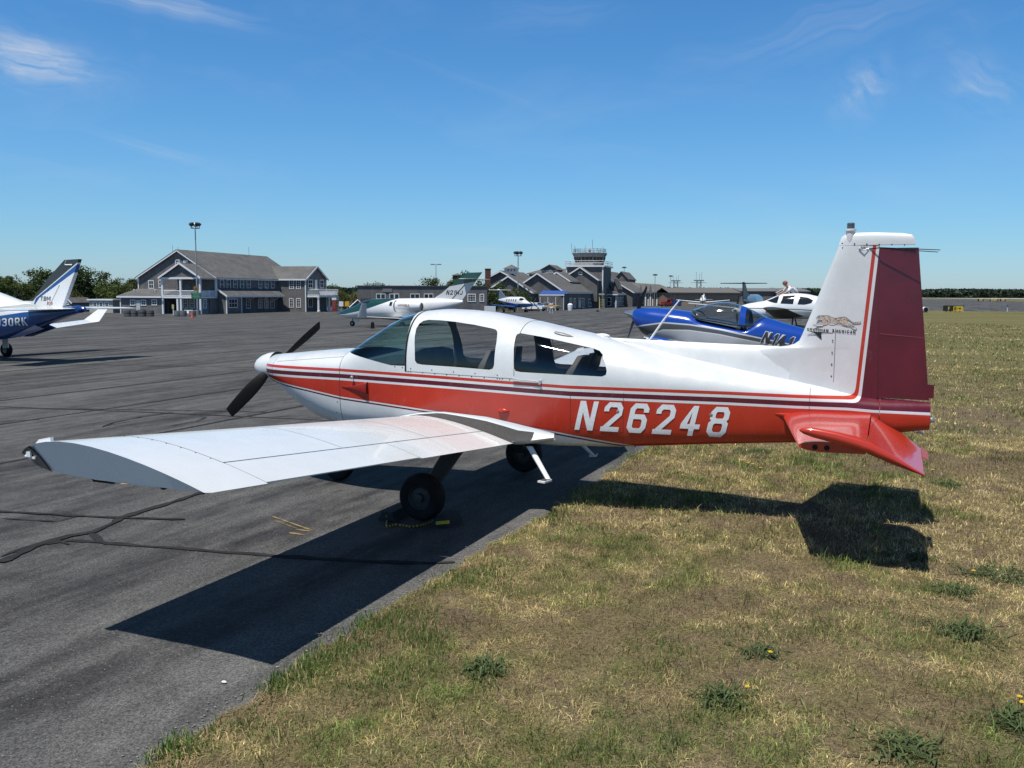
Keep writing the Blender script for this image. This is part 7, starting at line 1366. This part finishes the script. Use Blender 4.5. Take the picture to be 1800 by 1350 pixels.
mr.obj('roof', WALLD, h2, smooth=False)
# ---- small sheds by the trees on the left, brick chimney, radio masts
S1 = Place('shed', 'small pale shed seen above the tail of the left aeroplane', 156, 175, -2.06, .3); zt_ = S1.loc(170, 528, 0, 0).z; mb = MB(); wbox(mb, 0, 4, S1.loc(198, 530, 0, 0).y, 0, 0, zt_); mb.obj('wall', mat('pale_siding', (.38, .37, .32), .8), S1.root, smooth=False); mb = MB(); wbox(mb, -.3, 4.3, S1.loc(198, 530, 0, 0).y-.3, .3, zt_+.003, zt_+.25); mb.obj('roof', TRIM, S1.root, smooth=False)
for px in (167, 178, 188): p = S1.loc(px, 536, 0, 0); win(S1.root, (0, p.y, 1.6), '-x', .9, 1.0, 2, 1)
S2 = Place('shed', 'small grey gabled shed under the trees behind the blue aeroplane tail', 125, 180, -2.06, .3); a, l_, r_ = (S2.loc(*q, 0, 0) for q in ((118.5, 524), (110, 532), (126, 532))); mw, mr, mt = MB(), MB(), MB(); gable(mw, mr, 0, 5, r_.y, l_.y, 0, r_.z, a.y, a.z, .2); rake(mt, 0, a.y, a.z, r_.y-.2, r_.z-.2, .2, .08, .2); rake(mt, 0, a.y, a.z, l_.y+.2, l_.z-.2, .2, .08, .2); mw.obj('wall', WALL, S2.root, smooth=False); mr.obj('roof', ROOF, S2.root, smooth=False); pieces(mt, 'trim_board', TRIM, S2.root, smooth=False); win(S2.root, (0, a.y, 1.9), '-x', .8, 1.0, 2, 2)
CH_ = Place('chimney', 'square brick chimney rising behind the green jet tail', 852.5, 215, -2.06, 0.0, 'chimney'); yb_ = CH_.loc(862.5, 480, 0, 0).y; zt_ = CH_.loc(857, 473.5, 0, 0).z; mb = MB(); wbox(mb, 0, 1.4, yb_, 0, 0, zt_); mb.obj('stack', mat('brick_red', (.105, .045, .035), .9, var=.25, vscale=3), CH_.root, smooth=False); mb = MB(); wbox(mb, -.08, 1.48, yb_-.08, .08, zt_, zt_+.2); mb.obj('cap', mat('brick_dark', (.06, .035, .03), .9), CH_.root, smooth=False)
CU = Place('cupola_building', 'small roof turret of a house behind the bushes near the green jet tail', 797, 230, -2.06, 0.0); l_, r_, a = (CU.loc(*q, 0, 0) for q in ((795.5, 484), (812, 484), (804, 480))); mb = MB(); wbox(mb, 0, 2.5, r_.y, l_.y, 0, l_.z); mb.obj('wall', mat('brown_siding', (.13, .085, .065), .8), CU.root, smooth=False); mr = MB(); mr.add([(-.3, r_.y-.3, l_.z), (-.3, l_.y+.3, l_.z), (2.8, l_.y+.3, l_.z), (2.8, r_.y-.3, l_.z), (1.2, a.y, a.z)], [(0, 1, 4), (1, 2, 4), (2, 3, 4), (3, 0, 4)]); mr.obj('roof', ROOF, CU.root, smooth=False)
def radio(label, px, top, plat, base, depth, w_):
    p = at(px, depth); o = empty('radio_mast', label, 'radio mast', (p.x, p.y, H(p.x)-1), -YAW); zt_ = at(px, depth, plat).z-H(p.x)+1; mb = MB()
    for sx in (-1, 1):
        for sy in (-1, 1): mb.tube([(sx*w_, sy*w_, 0), (sx*w_*.7, sy*w_*.7, zt_)], .09, 4)
    for k in range(6): z = zt_*k/6; mb.tube([(-w_, -w_, z), (w_*.8, -w_*.8, z+zt_/6)], .05, 4); mb.tube([(w_, -w_, z), (-w_*.8, -w_*.8, z+zt_/6)], .05, 4)
    mb.obj('lattice', GREYM, o, smooth=False); mb = MB(); mb.box((0, 0, zt_+.2), (w_*3.2, w_*3.2, .4)); mb.tube([(-w_*3, 0, zt_-.6), (w_*3, 0, zt_-.6)], .08, 4); mb.obj('platform', GREYM, o, smooth=False)
    for sx, f in ((-1, 1), (.2, .8), (1, 1)): mb = MB(); zz_ = at(px, depth, top).z-H(p.x)+1; mb.tube([(sx*w_, 0, zt_), (sx*w_, 0, zt_+(zz_-zt_)*f)], .05, 4); mb.obj('whip', GREYM, o)
radio('lattice radio mast with two long whips right of the terminal hall', 1228, 478, 494, 515, 340, 1.0); radio('smaller lattice radio mast just right of the hall roof', 1187.5, 484, 494.5, 510, 360, 1.0)
# ------------------------------------------------------------------ trees
def leaf_mat(name, col):
    m = bpy.data.materials.new(name); m.use_nodes = True; T = NT(m.node_tree); b = T.n['Principled BSDF']; at_ = T.node('ShaderNodeAttribute'); at_.attribute_name = 'tint'
    c = T.mix(1.0, tuple(col), at_.outputs['Color'], 'MULTIPLY'); T.put(b.inputs['Base Color'], c); b.inputs['Roughness'].default_value = .6; b.inputs['Specular IOR Level'].default_value = .25
    tl = T.node('ShaderNodeBsdfTranslucent'); T.put(tl.inputs[0], c); ms = T.node('ShaderNodeMixShader'); ms.inputs[0].default_value = .25; T.l.new(b.outputs[0], ms.inputs[1]); T.l.new(tl.outputs[0], ms.inputs[2]); T.l.new(ms.outputs[0], T.n['Material Output'].inputs[0]); return m
LEAF = [leaf_mat('oak_leaves', (.078, .108, .030)), leaf_mat('dark_leaves', (.054, .082, .025)), leaf_mat('pine_needles', (.040, .064, .026)), leaf_mat('olive_leaves', (.105, .110, .038))]
BARK = mat('bark', (.055, .042, .033), .9, var=.3, vscale=3)
def crown_mesh(seed, m, nb=16, nl=210, ls=.40, wx=1.0, flat=.75, low=.25):
    """leaf clumps spread through a crown one unit high and about wx wide"""
    rs = np.random.default_rng(seed); V = []; Fc = []; C = []
    for k in range(nb):
        zc = low+(1-low)*rs.uniform(0, .86); rr_ = wx*.5*math.sqrt(max(.05, 1-((zc-.55)/.52)**2)); a = rs.uniform(0, 6.283); rad = rr_*math.sqrt(rs.uniform(0, 1))*.9; c = np.array([rad*math.cos(a), rad*math.sin(a), zc]); br = rs.uniform(.10, .19)*(1.15 if wx > .9 else .9); tone = rs.uniform(.75, 1.3)
        d = rs.normal(0, 1, (nl, 3)); d /= np.linalg.norm(d, axis=1)[:, None]; P = c+d*br*rs.uniform(.35, 1.12, (nl, 1))*np.array([1.15, 1.15, flat])
        for p in P:
            u = rs.normal(0, 1, 3); u /= np.linalg.norm(u); v = np.cross(u, rs.normal(0, 1, 3)); v /= np.linalg.norm(v); s_ = ls*rs.uniform(.6, 1.3); i0 = len(V); V += [p-u*s_, p+v*s_*.6, p+u*s_, p-v*s_*.6]; Fc.append((i0, i0+1, i0+2, i0+3)); q = tone*rs.uniform(.6, 1.45); C += [(q, q*rs.uniform(.92, 1.05), q*.9, 1)]*4
    me = bpy.data.meshes.new('crown'); me.from_pydata(V, [], Fc); me.update(); at_ = me.color_attributes.new('tint', 'FLOAT_COLOR', 'POINT'); at_.data.foreach_set('color', np.array(C, dtype=float).reshape(-1)); me.materials.append(m); return me
def trunk_mesh(seed, wx):
    rs = random.Random(seed); mb = MB(); pts_ = [Vector((rs.uniform(-.02, .02)*k, rs.uniform(-.02, .02)*k, .62*k/5)) for k in range(6)]; mb.tube(pts_, [.030-.0042*k for k in range(6)], 7)
    for _ in range(7): b0 = pts_[rs.randint(2, 5)]; a = rs.uniform(0, 6.28); e = b0+Vector((math.cos(a)*wx*.33, math.sin(a)*wx*.33, rs.uniform(.12, .3))); mb.tube([b0, b0.lerp(e, .5)+Vector((0, 0, -.02)), e], [.012, .008, .003], 5)
    return mb.mesh('trunk', BARK)
KINDS = {}
def tree(label, px, top, depth, wpx, kind, name='tree', base=None, cat='tree', grp=None):
    p = at(px, depth); zg = (H(p.x) if base is None else base)-.1; h = at(px, depth, top).z-zg; wd = wpx*depth/FPX; wx = max(.4, min(2.6, wd/h)); key = (kind, round(wx*2)/2, name)
    if key not in KINDS: sd = len(KINDS)+40; KINDS[key] = (crown_mesh(sd, LEAF[kind], 20 if wx < 1.3 else 30, 170, .026, key[1] if key[1] > .3 else .5, .8, .12 if name == 'bush' else .2), trunk_mesh(sd, key[1]))
    cm, tm = KINDS[key]; o = empty(name, label, cat, (p.x, p.y, zg), random.uniform(0, 6.28), grp); s_ = h/1.02
    for me, nm in ((cm, 'crown'), (tm, 'trunk')): q = link(nm, me, o); q.scale = (s_*wx/key[1], s_*wx/key[1], s_) if key[1] > 0 else (s_,)*3
    return o
TL_ = [('tree at the far left edge, behind the white cabin of the left aeroplane', -18, 482, 200, 90, 0), ('broad leafy tree just left of the dark aeroplane fin', 35, 483, 205, 90, 0), ('tree whose top shows left of the top of the dark fin', 82, 470, 210, 85, 1), ('tall tree directly right of the dark aeroplane fin', 152, 467, 200, 85, 0), ('dark narrow conifer standing out of the trees right of the dark fin', 146, 466, 196, 26, 2), ('lower tree between the dark fin and the shingled building', 196, 487, 195, 60, 0),
       ('tree beside the left gable of the shingled building', 238, 481, 215, 34, 1), ('small tree left of the single storey wing of the shingled building', 218, 497, 205, 40, 3), ('olive bush low behind the tail of the left aeroplane', 100, 505, 188, 90, 3),
       ('tree just right of the corner balcony of the shingled building', 586, 499, 205, 46, 1), ('olive bush in the gap between the shingled building and the low one', 611, 506, 185, 44, 3), ('tree with a flat top behind the left end of the low building', 655, 495, 215, 64, 1),
       ('broad dark tree in front of the chimney, behind the low building', 745, 486, 210, 92, 1), ('round tree behind the low building, left of the green jet tail', 785, 487, 220, 60, 0), ('thin tree sticking up beside the green jet tail', 813, 473, 225, 22, 2), ('dark bush behind the T tailed turboprop', 868, 490, 185, 62, 1), ('bush below the left gable of the terminal', 905, 501, 182, 60, 1), ('low dark bush at the right end of the low building', 838, 487, 200, 50, 1)]
for a in TL_: tree(a[0], a[1], a[2], a[3], a[4], a[5], 'bush' if 'bush' in a[0] else 'tree', grp='trees and bushes along the airfield edge', cat='bush' if 'bush' in a[0] else 'tree')
# low hedge under the awning and far woods that read as one mass
def wood(name, x0, x1, d0, d1, top, n, ls, m, zb=None):
    rs = np.random.default_rng(5); V = []; Fc = []; C = []
    for i in range(n):
        px = rs.uniform(x0, x1); dd = rs.uniform(d0, d1); p = at(px, dd); tp = top+2.2*(float(fbm(px*.035, 1.7, 3, 4))-.5)*2.2; hgt = (515.7-tp)*dd/FPX+CAM[2]-(-.3); r_ = hgt*rs.uniform(.16, .5); c0 = np.array([p.x, p.y, -.3+hgt-r_*.8]); tone = rs.uniform(.7, 1.35)
        for _ in range(55):
            d = rs.normal(0, 1, 3); d /= np.linalg.norm(d); q = c0+d*r_*np.array([1.25, 1.25, .8])*rs.uniform(.7, 1.05); q[2] -= max(0, -d[2])*hgt*.35; u = rs.normal(0, 1, 3); u /= np.linalg.norm(u); v = np.cross(u, rs.normal(0, 1, 3)); v /= np.linalg.norm(v); s_ = ls*rs.uniform(.6, 1.3); i0 = len(V); V += [q-u*s_, q+v*s_*.7, q+u*s_, q-v*s_*.7]; Fc.append((i0, i0+1, i0+2, i0+3)); t_ = tone*rs.uniform(.7, 1.3); C += [(t_, t_, t_*.95, 1)]*4
    me = bpy.data.meshes.new(name); me.from_pydata(V, [], Fc); me.update(); at_ = me.color_attributes.new('tint', 'FLOAT_COLOR', 'POINT'); at_.data.foreach_set('color', np.array(C, dtype=float).reshape(-1)); me.materials.append(m); return tag(link(name, me), kind='stuff')
FARL = leaf_mat('far_leaves', (.042, .066, .042))
wood('far_wood', 1180, 1900, 620, 760, 507.4, 900, 1.5, FARL); wood('far_wood', -100, 1200, 330, 420, 508.5, 420, 1.3, FARL)
# ------------------------------------------------------------------ vehicles and gear on the apron
TYRE = BLACK; CARW = mat('car_white', (.70, .71, .71), .25, coat=.5); CARR = mat('tug_red', (.33, .025, .02), .4); CARY = mat('tan_yellow_car', (.42, .30, .13), .3, coat=.3)
def car(label, p, rz, m, kind='suv', name='parked_car'):
    o = empty(name, label, 'car', p, rz); L_, W_ = 4.9, 1.9; prof = {'suv': [(0, .45), (0, .95), (.9, 1.08), (1.55, 1.72), (4.55, 1.72), (4.88, 1.1), (4.9, .45)], 'pickup': [(0, .5), (0, 1.0), (1.3, 1.1), (2.0, 1.75), (3.2, 1.75), (3.45, 1.15), (5.4, 1.15), (5.4, .5)]}[kind]; mb = MB()
    def sec(y, ins): return [Vector((x, y, z-(0 if z < 1.2 else ins*.12))) for x, z in prof]
    mb.rows([[Vector((p_.x, y*(1 if p_.z < 1.2 else .84), p_.z)) for p_ in sec(0, 0)] for y in (-W_/2, -W_/2*.98, W_/2*.98, W_/2)], True, True, True); mb.obj('body', m, o, ang=30)
    x0, x1 = (1.35, 4.6) if kind == 'suv' else (1.75, 3.25)
    for s_ in (-1, 1):
        n = 3 if kind == 'suv' else 1
        for k in range(n): a_, b_ = x0+.25+(x1-x0-.35)*k/n, x0+.25+(x1-x0-.35)*(k+.92)/n; mb = MB(); mb.poly([(a_+(.25 if k == 0 else 0), s_*W_*.43, 1.62), (b_, s_*W_*.43, 1.62), (b_, s_*W_*.488, 1.16), (a_-(.1 if k == 0 else 0), s_*W_*.488, 1.16)], (0, s_*.02, 0)); mb.obj('side_window', PANE, o, smooth=False)
        for x in (.95, prof[-1][0]-.95): wheel2((x, s_*(W_/2-.1), .36), .36, .24, o)
        mb = MB(); mb.box((-.01, s_*.65, .82), (.06, .35, .16)); mb.obj('headlight', METAL, o)
    mb = MB(); z_a, z_b = (1.12, 1.66) if kind == 'suv' else (1.14, 1.7); mb.poly([(x0-.38 if kind == 'suv' else 1.36, -.72, z_a+.03), (x0-.38 if kind == 'suv' else 1.36, .72, z_a+.03), (x0+.13 if kind == 'suv' else 1.95, .66, z_b), (x0+.13 if kind == 'suv' else 1.95, -.66, z_b)], (-.03, 0, .02)); mb.obj('windshield', PANE, o, smooth=False); mb = MB(); mb.box((prof[-1][0]-.03, 0, .55), (.12, 1.8, .2)); mb.box((.03, 0, .55), (.12, 1.8, .2)); mb.obj('bumper', GREYM, o); return o
p = at(958, 178); car('white sport utility vehicle parked before the blue awning', (p.x, p.y, H(p.x)), head(.80, -.6), CARW); p = at(982, 186); car('tan and white pickup just behind the white sport utility vehicle', (p.x, p.y, H(p.x)), head(.75, -.66), CARY, 'pickup', 'parked_pickup')
def tug(label, px, depth, sx, grp):
    p = at(px, depth); o = empty('tow_tractor', label, 'tractor', (p.x, p.y, H(p.x)), head(sx, -.5), grp); mb = MB(); mb.box((1.3, 0, .75), (2.5, 1.3, .6)); mb.box((.5, 0, 1.15), (.9, 1.1, .3)); mb.obj('body', CARR, o)
    mb = MB(); mb.box((1.7, 0, 1.15), (.6, 1.0, .2)); mb.box((2.0, 0, 1.45), (.12, 1.0, .5)); mb.obj('seat', BLACKP, o); mb = MB(); mb.tube([(1.2, 0, 1.2), (1.4, 0, 1.65)], .03, 5); mb.obj('steering_column', BLACKP, o)
    for s_ in (-1, 1):
        for x in (.45, 2.1): wheel2((x, s_*.65, .38), .38, .25, o)
    mb = MB()
    for s_ in (-1, 1): mb.tube([(2.2, s_*.55, 1.0), (2.2, s_*.55, 2.1), (1.0, s_*.55, 2.1), (.8, s_*.55, 1.2)], .05, 5)
    mb.obj('roll_cage', CARR, o)
tug('red tow tractor with a roll cage by the dark hall, left of the other', 1165, 225, -.8, 'red tow tractors'); tug('red tow tractor right of the other, beside the dark blue cart', 1179, 235, -.3, 'red tow tractors')
def cart(name, label, px, depth, w_, h_, m, cat='cart', d_=1.4):
    p = at(px, depth); o = empty(name, label, cat, (p.x, p.y, H(p.x)), -YAW); mb = MB(); mb.box((0, 0, .35+h_/2), (w_, d_, h_)); mb.obj('box_body', m, o, smooth=False); mb = MB(); mb.box((0, 0, .30), (w_+.1, d_+.1, .1)); mb.tube([(-w_/2, -d_/2, .3), (-w_/2-.8, -d_/2, .35)], .04, 5); mb.obj('frame', CHAR, o)
    for sx in (-1, 1):
        for sy in (-1, 1): wheel2((sx*w_*.36, sy*d_*.45, .2), .2, .12, o)
    return o
cart('baggage_cart', 'dark blue baggage cart right of the red tractors', 1190, 232, 2.2, 1.25, NAVY); cart('power_cart', 'white ground power cart under the wing of the T tailed turboprop', 861.5, 122, 1.5, .95, mat('cart_white', (.62, .63, .63), .5), 'cart')
mb = MB()
def bin_(label, px, depth, py=None): p = at(px, depth); o = empty('waste_bin', label, 'bin', (p.x, p.y, H(p.x))); mb = MB(); mb.lathe([(.42, 0), (.5, .75), (.5, 1.0), (.44, 1.1)], (0, 0, 0), (0, 0, 1), 16); mb.obj('barrel_body', TRIM, o); mb = MB(); mb.lathe([(.52, 1.05), (.52, 1.15), (.3, 1.4), (0, 1.45)], (0, 0, 0), (0, 0, 1), 16); mb.obj('lid', TRIM, o)
bin_('white lidded bin in front of the terminal doors', 1002.5, 178)
p = at(1058, 205); o = empty('loading_ladder', 'yellow loading ladder standing before the pavilion of the terminal', 'ladder', (p.x, p.y, H(p.x)), -YAW); mb = MB()
for sx in (-.5, .5): mb.tube([(sx, -.5, 0), (sx, .6, 2.6)], .07, 5); mb.tube([(sx, .6, 0), (sx, .6, 3.3)], .07, 5)
mb.obj('rails', mat('ladder_yellow', (.42, .33, .08), .6), o); mb = MB()
for k in range(7): mb.box((0, -.42+.16*k, .3+.36*k), (1.0, .3, .06))
mb.box((0, .6, 3.3), (1.2, .9, .35)); mb.obj('steps', mat('ladder_tan', (.40, .34, .20), .7), o)
p = gpt(655, 577.5); o = empty('marker_block', 'black block standing on the ramp below the jet', 'block', (p.x, p.y, H(p.x)), .6); mb = MB(); mb.rows([[(sx*w_, sy*w_, z) for sx, sy in ((-1, -1), (1, -1), (1, 1), (-1, 1))] for z, w_ in ((0, .15), (.05, .15), (.06, .125), (.42, .115), (.43, .1))], True, True, True); mb.obj('block_body', BLACK, o, smooth=False); mb = MB(); mb.tube([(-.07, 0, .42), (-.07, 0, .48), (.07, 0, .48), (.07, 0, .42)], .012, 5); mb.obj('handle', BLACKP, o)
p = gpt(1050.5, 548); o = empty('wheel_chock', 'small dark chock lying alone on the ramp before the terminal', 'chock', (p.x, p.y, H(p.x)), .3); mb = MB(); mb.poly([(-.3, -.3, .0), (.3, -.3, .0), (.15, -.3, .25), (-.15, -.3, .25)], (0, .6, 0)); mb.obj('wedge', CHK, o)
CB = Place('storage_cabinet', 'red cabinet with a pale top behind the corner balcony columns', 583, 190, -2.06, 0, 'cabinet'); mb = MB(); w_ = CB.loc(591, 530, 0, 0).y; wbox(mb, 0, 1, w_, 0, .2, 2.5); mb.obj('cabinet_body', CARR, CB.root, smooth=False); mb = MB(); wbox(mb, -.05, 1, w_, 0, 2.5, 3.0); mb.obj('cabinet_top', TRIM, CB.root, smooth=False); mb = MB(); mb.box((-.03, w_*.5, 1.4), (.05, abs(w_)*.7, 1.5)); mb.obj('cabinet_door', mat('cabinet_front', (.22, .05, .05), .4), CB.root, smooth=False)
SB = Place('bulkhead', 'small brown wooden stair bulkhead at the left end of the low building', 614, 150, -2.0, -.1); a, l_, r_ = (SB.loc(*q, 0, 0) for q in ((629, 527.5), (614, 541), (633, 532))); mb = MB(); mb.poly([(0, l_.y, 0), (0, r_.y, 0), (0, r_.y, r_.z), (0, a.y, a.z), (0, l_.y, l_.z)], (2, 0, 0)); mb.obj('wall', mat('brown_boards', (.14, .105, .085), .85, var=.2), SB.root, smooth=False); mb = MB(); mb.tube([(-.05, l_.y, l_.z+.05), (-.05, a.y, a.z+.05), (-.05, r_.y, r_.z+.05)], .09, 4); mb.obj('trim', TRIM, SB.root, smooth=False)
for px, m_, lb in ((599.5, TRIM, 'small white notice on a post right of the corner balcony'), (610, YEL, 'small yellow notice on a post left of the low building')):
    p = at(px, 165); o = empty('notice_post', lb, 'sign', (p.x, p.y, H(p.x)), -YAW); mb = MB(); mb.box((0, 0, 1.0), (.12, .12, 2.0)); mb.obj('post', STEEL, o); mb = MB(); mb.box((0, -.08, 2.0), (.8, .05, .9)); mb.obj('board', m_, o)
# ---- airfield sign, reflector, edge markers, far works
q = gpt(1660, 549.2); q2 = gpt(1692, 549.2); o = empty('airfield_sign', 'black and yellow taxiway sign board lettered F and B with an arrow', 'sign', ((q.x+q2.x)/2, (q.y+q2.y)/2, .02), -YAW); dd = (q-Vector(CAM)).dot(FWH); k_ = dd/FPX; wS = 33*k_; hS = 9.3*k_; zS = 2.0*k_
SYEL = mat('sign_yellow', (.62, .42, .03), .5); SBLK = mat('sign_black', (.018, .016, .014), .5)
mb = MB(); wbox(mb, -wS/2, -wS/2+16*k_, 0, .25, zS, zS+hS); mb.obj('black_panel', SBLK, o, smooth=False); mb = MB(); wbox(mb, -wS/2+16.05*k_, wS/2, 0, .25, zS, zS+hS); mb.obj('yellow_panel', SYEL, o, smooth=False)
def sg(x0, lift=.006): return lambda u, v, k: Vector((x0+u, -lift-.003*k, zS+hS*.16+v))
lettering('F', sg(-wS/2+6.6*k_), hS*.68, .55, .2).obj('lettering', SYEL, o, fix=False, smooth=False); lettering('B', sg(-wS/2+17.5*k_), hS*.68, .6, .2).obj('lettering', SBLK, o, fix=False, smooth=False); lettering('>', sg(-wS/2+22.6*k_), hS*.68, 1.15, .22).obj('arrow', SBLK, o, fix=False, smooth=False)
mb = MB()
for x in (-wS*.36, -wS*.14, wS*.12, wS*.36): mb.tube([(x, .12, -.02), (x, .12, zS)], .05, 6)
mb.obj('legs', SBLK, o); mb = MB(); mb.box((0, .125, zS+hS+.015), (wS+.05, .28, .03)); mb.box((-wS/2-.015, .125, zS+hS/2), (.03, .28, hS)); mb.box((wS/2+.015, .125, zS+hS/2), (.03, .28, hS)); mb.obj('casing', SBLK, o, smooth=False)
q = gpt(1625.5, 549.5); dd = (q-Vector(CAM)).dot(FWH); k_ = dd/FPX; o = empty('round_duct', 'round white rimmed dark duct end beside the red rudder at the edge of the taxiway', 'duct', (q.x, q.y, .0), -YAW); mb = MB(); r_ = 4.6*k_; mb.lathe([(r_*.8, 0), (r_, 0), (r_, .5), (r_*.8, .5)], (0, -.25, r_+.05), (0, 1, 0), 20, False); mb.obj('rim', TRIM, o, fix=False); mb = MB(); mb.lathe([(r_*.88, -.02), (0, -.03)], (0, -.25, r_+.05), (0, 1, 0), 20, False); mb.box((0, 0, .04), (r_*1.5, .5, .12)); mb.obj('dark_inner', BLACKP, o, fix=False)
for px, lb in ((1693, 'edge light on a thin white stalk just right of the taxiway sign'), (1770.5, 'edge light on a thin white stalk near the right edge of the picture')):
    q = gpt(px, 548.5); dd = (q-Vector(CAM)).dot(FWH); k_ = dd/FPX; o = empty('edge_light', lb, 'light', (q.x, q.y, .0)); mb = MB(); mb.tube([(0, 0, 0), (0, 0, 9.5*k_)], .035, 6); mb.obj('stalk', TRIM, o); mb = MB(); mb.lathe([(.08, 0), (.09, .1), (.06, .2), (0, .22)], (0, 0, 9.5*k_), (0, 0, 1), 10); mb.obj('lamp', NAVY, o)
for i, (px, w_, lb) in enumerate(((1725, 4, 'leftmost of the far yellow and black works barriers beyond the taxiway'), (1748, 7, 'middle and longest of the far yellow works barriers beyond the taxiway'), (1764, 4, 'rightmost of the far yellow and black works barriers beyond the taxiway'))):
    p = at(px, 300); o = empty('works_barrier', lb, 'barrier', (p.x, p.y, 0), -YAW, 'far works barriers'); mb = MB(); wbox(mb, -w_*.2, w_*.2, 0, .4, .3, .75); mb.obj('board', SYEL, o, smooth=False); mb = MB()
    for sx in (-1, 1): mb.box((sx*w_*.18, .2, .4), (.25, .5, .8))
    mb.obj('stand', SBLK, o, smooth=False)
# ------------------------------------------------------------------ people
def person(label, loc, rz, J, shirt, trousers, hair, s=1.0):
    """body grown over a posed skeleton; J gives joints, clothing follows the limbs as separate skins"""
    o = empty('person', label, 'person', loc, rz); SKIN = mat('skin', (.45, .27, .20), .6)
    def grow(nm, verts, edges, rad, m):
        me = bpy.data.meshes.new(nm); me.from_pydata(verts, edges, []); ob = link(nm, me, o); sk = ob.modifiers.new('skin', 'SKIN')
        for i, r_ in enumerate(rad): me.skin_vertices[0].data[i].radius = (r_, r_)
        me.skin_vertices[0].data[0].use_root = True; sk.use_smooth_shade = True; sb = ob.modifiers.new('sub', 'SUBSURF'); sb.levels = sb.render_levels = 1; me.materials.append(m); return ob
    n = list(J); ix = {k: i for i, k in enumerate(n)}; V = [J[k] for k in n]
    E_ = [('pel', 'che'), ('che', 'nec'), ('nec', 'hea'), ('hea', 'top'), ('che', 'shl'), ('shl', 'ell'), ('ell', 'wrl'), ('wrl', 'hal'), ('che', 'shr'), ('shr', 'elr'), ('elr', 'wrr'), ('wrr', 'har'), ('pel', 'hil'), ('hil', 'knl'), ('knl', 'anl'), ('anl', 'tol'), ('pel', 'hir'), ('hir', 'knr'), ('knr', 'anr'), ('anr', 'tor')]
    rad = dict(pel=.13, che=.15, nec=.055, hea=.10, top=.075, shl=.07, shr=.07, ell=.045, elr=.045, wrl=.03, wrr=.03, hal=.04, har=.04, hil=.09, hir=.09, knl=.06, knr=.06, anl=.045, anr=.045, tol=.04, tor=.04)
    grow('body', V, [(ix[a], ix[b_]) for a, b_ in E_], [rad[k] for k in n], SKIN)
    def sub(nm, ks, es, ex, m): idx = {k: i for i, k in enumerate(ks)}; grow(nm, [J[k] for k in ks], [(idx[a], idx[b_]) for a, b_ in es], [rad[k]+ex for k in ks], m)
    sub('shirt', ['pel', 'che', 'shl', 'ell', 'shr', 'elr'], [('pel', 'che'), ('che', 'shl'), ('shl', 'ell'), ('che', 'shr'), ('shr', 'elr')], .025, shirt); sub('trousers', ['pel', 'hil', 'knl', 'anl', 'hir', 'knr', 'anr'], [('pel', 'hil'), ('hil', 'knl'), ('knl', 'anl'), ('pel', 'hir'), ('hir', 'knr'), ('knr', 'anr')], .022, trousers)
    hd_ = Vector(J['hea']).lerp(Vector(J['top']), .6); mb = MB(); mb.ball(hd_+Vector((0, .02, .03)), .125, 12, (.95, 1.05, .95)); mb.obj('hair', hair, o); mb = MB()
    for k in ('tol', 'tor'): mb.ball(Vector(J[k])+Vector((0, .06, .0)), .075, 10, (.75, 1.7, .7))
    mb.obj('shoes', mat('pale_shoe', (.55, .54, .52), .7), o); mb = MB(); c_ = Vector(J['hea'])
    for sx in (-1, 1): mb.ball(c_+Vector((sx*.04, -.10, .06)), .013, 6)
    mb.obj('eyes', BLACKP, o); mb = MB(); mb.ball(c_+Vector((0, -.115, .025)), .022, 8, (.8, 1.2, 1.3)); mb.obj('nose', SKIN, o); return o
def stand(dx=0.0, lean=0.0, arm=.12):
    l_ = lean; return dict(pel=(0, 0, .95), che=(0, -.05-l_*.30, 1.30-l_*.10), nec=(0, -.05-l_*.5, 1.48-l_*.20), hea=(0, -.06-l_*.58, 1.60-l_*.24), top=(0, -.06-l_*.64, 1.72-l_*.26), shl=(-.20, -.05-l_*.38, 1.40-l_*.15), ell=(-.27, -.05-l_*.4-arm*.5, 1.12-l_*.1), wrl=(-.25, -.12-l_*.45-arm, .90), hal=(-.245, -.15-l_*.45-arm, .80), shr=(.20, -.05-l_*.38, 1.40-l_*.15), elr=(.27, -.05-l_*.4-arm*.5, 1.12-l_*.1), wrr=(.25, -.12-l_*.45-arm, .90), har=(.245, -.15-l_*.45-arm, .80),
    hil=(-.10, 0, .88), knl=(-.11-dx, -.03, .48), anl=(-.12-dx*1.4, .02, .09), tol=(-.12-dx*1.4, -.12, .05), hir=(.10, 0, .88), knr=(.11+dx, -.03, .48), anr=(.12+dx*1.4, .02, .09), tor=(.12+dx*1.4, -.12, .05))
PINK = mat('pale_pink_shirt', (.62, .45, .42), .8); WHT = mat('white_cloth', (.70, .70, .70), .85); GING = mat('ginger_hair', (.26, .085, .05), .8, var=.2); BRN = mat('brown_hair', (.06, .04, .03), .8)
p = gpt(969, 551); person('person in a pink shirt and white trousers walking by the blue winged turboprop', (p.x, p.y, H(p.x)), -YAW, stand(.05, 0.0, .08), PINK, WHT, BRN)
p = on_y(1401, 520, CY+1.15); person('ginger haired person in a white shirt bending over the white aeroplane', (p.x, CY+1.25, H(0)+zw+.16), R(-60), stand(.03, 1.0, .35), WHT, CHAR, GING)
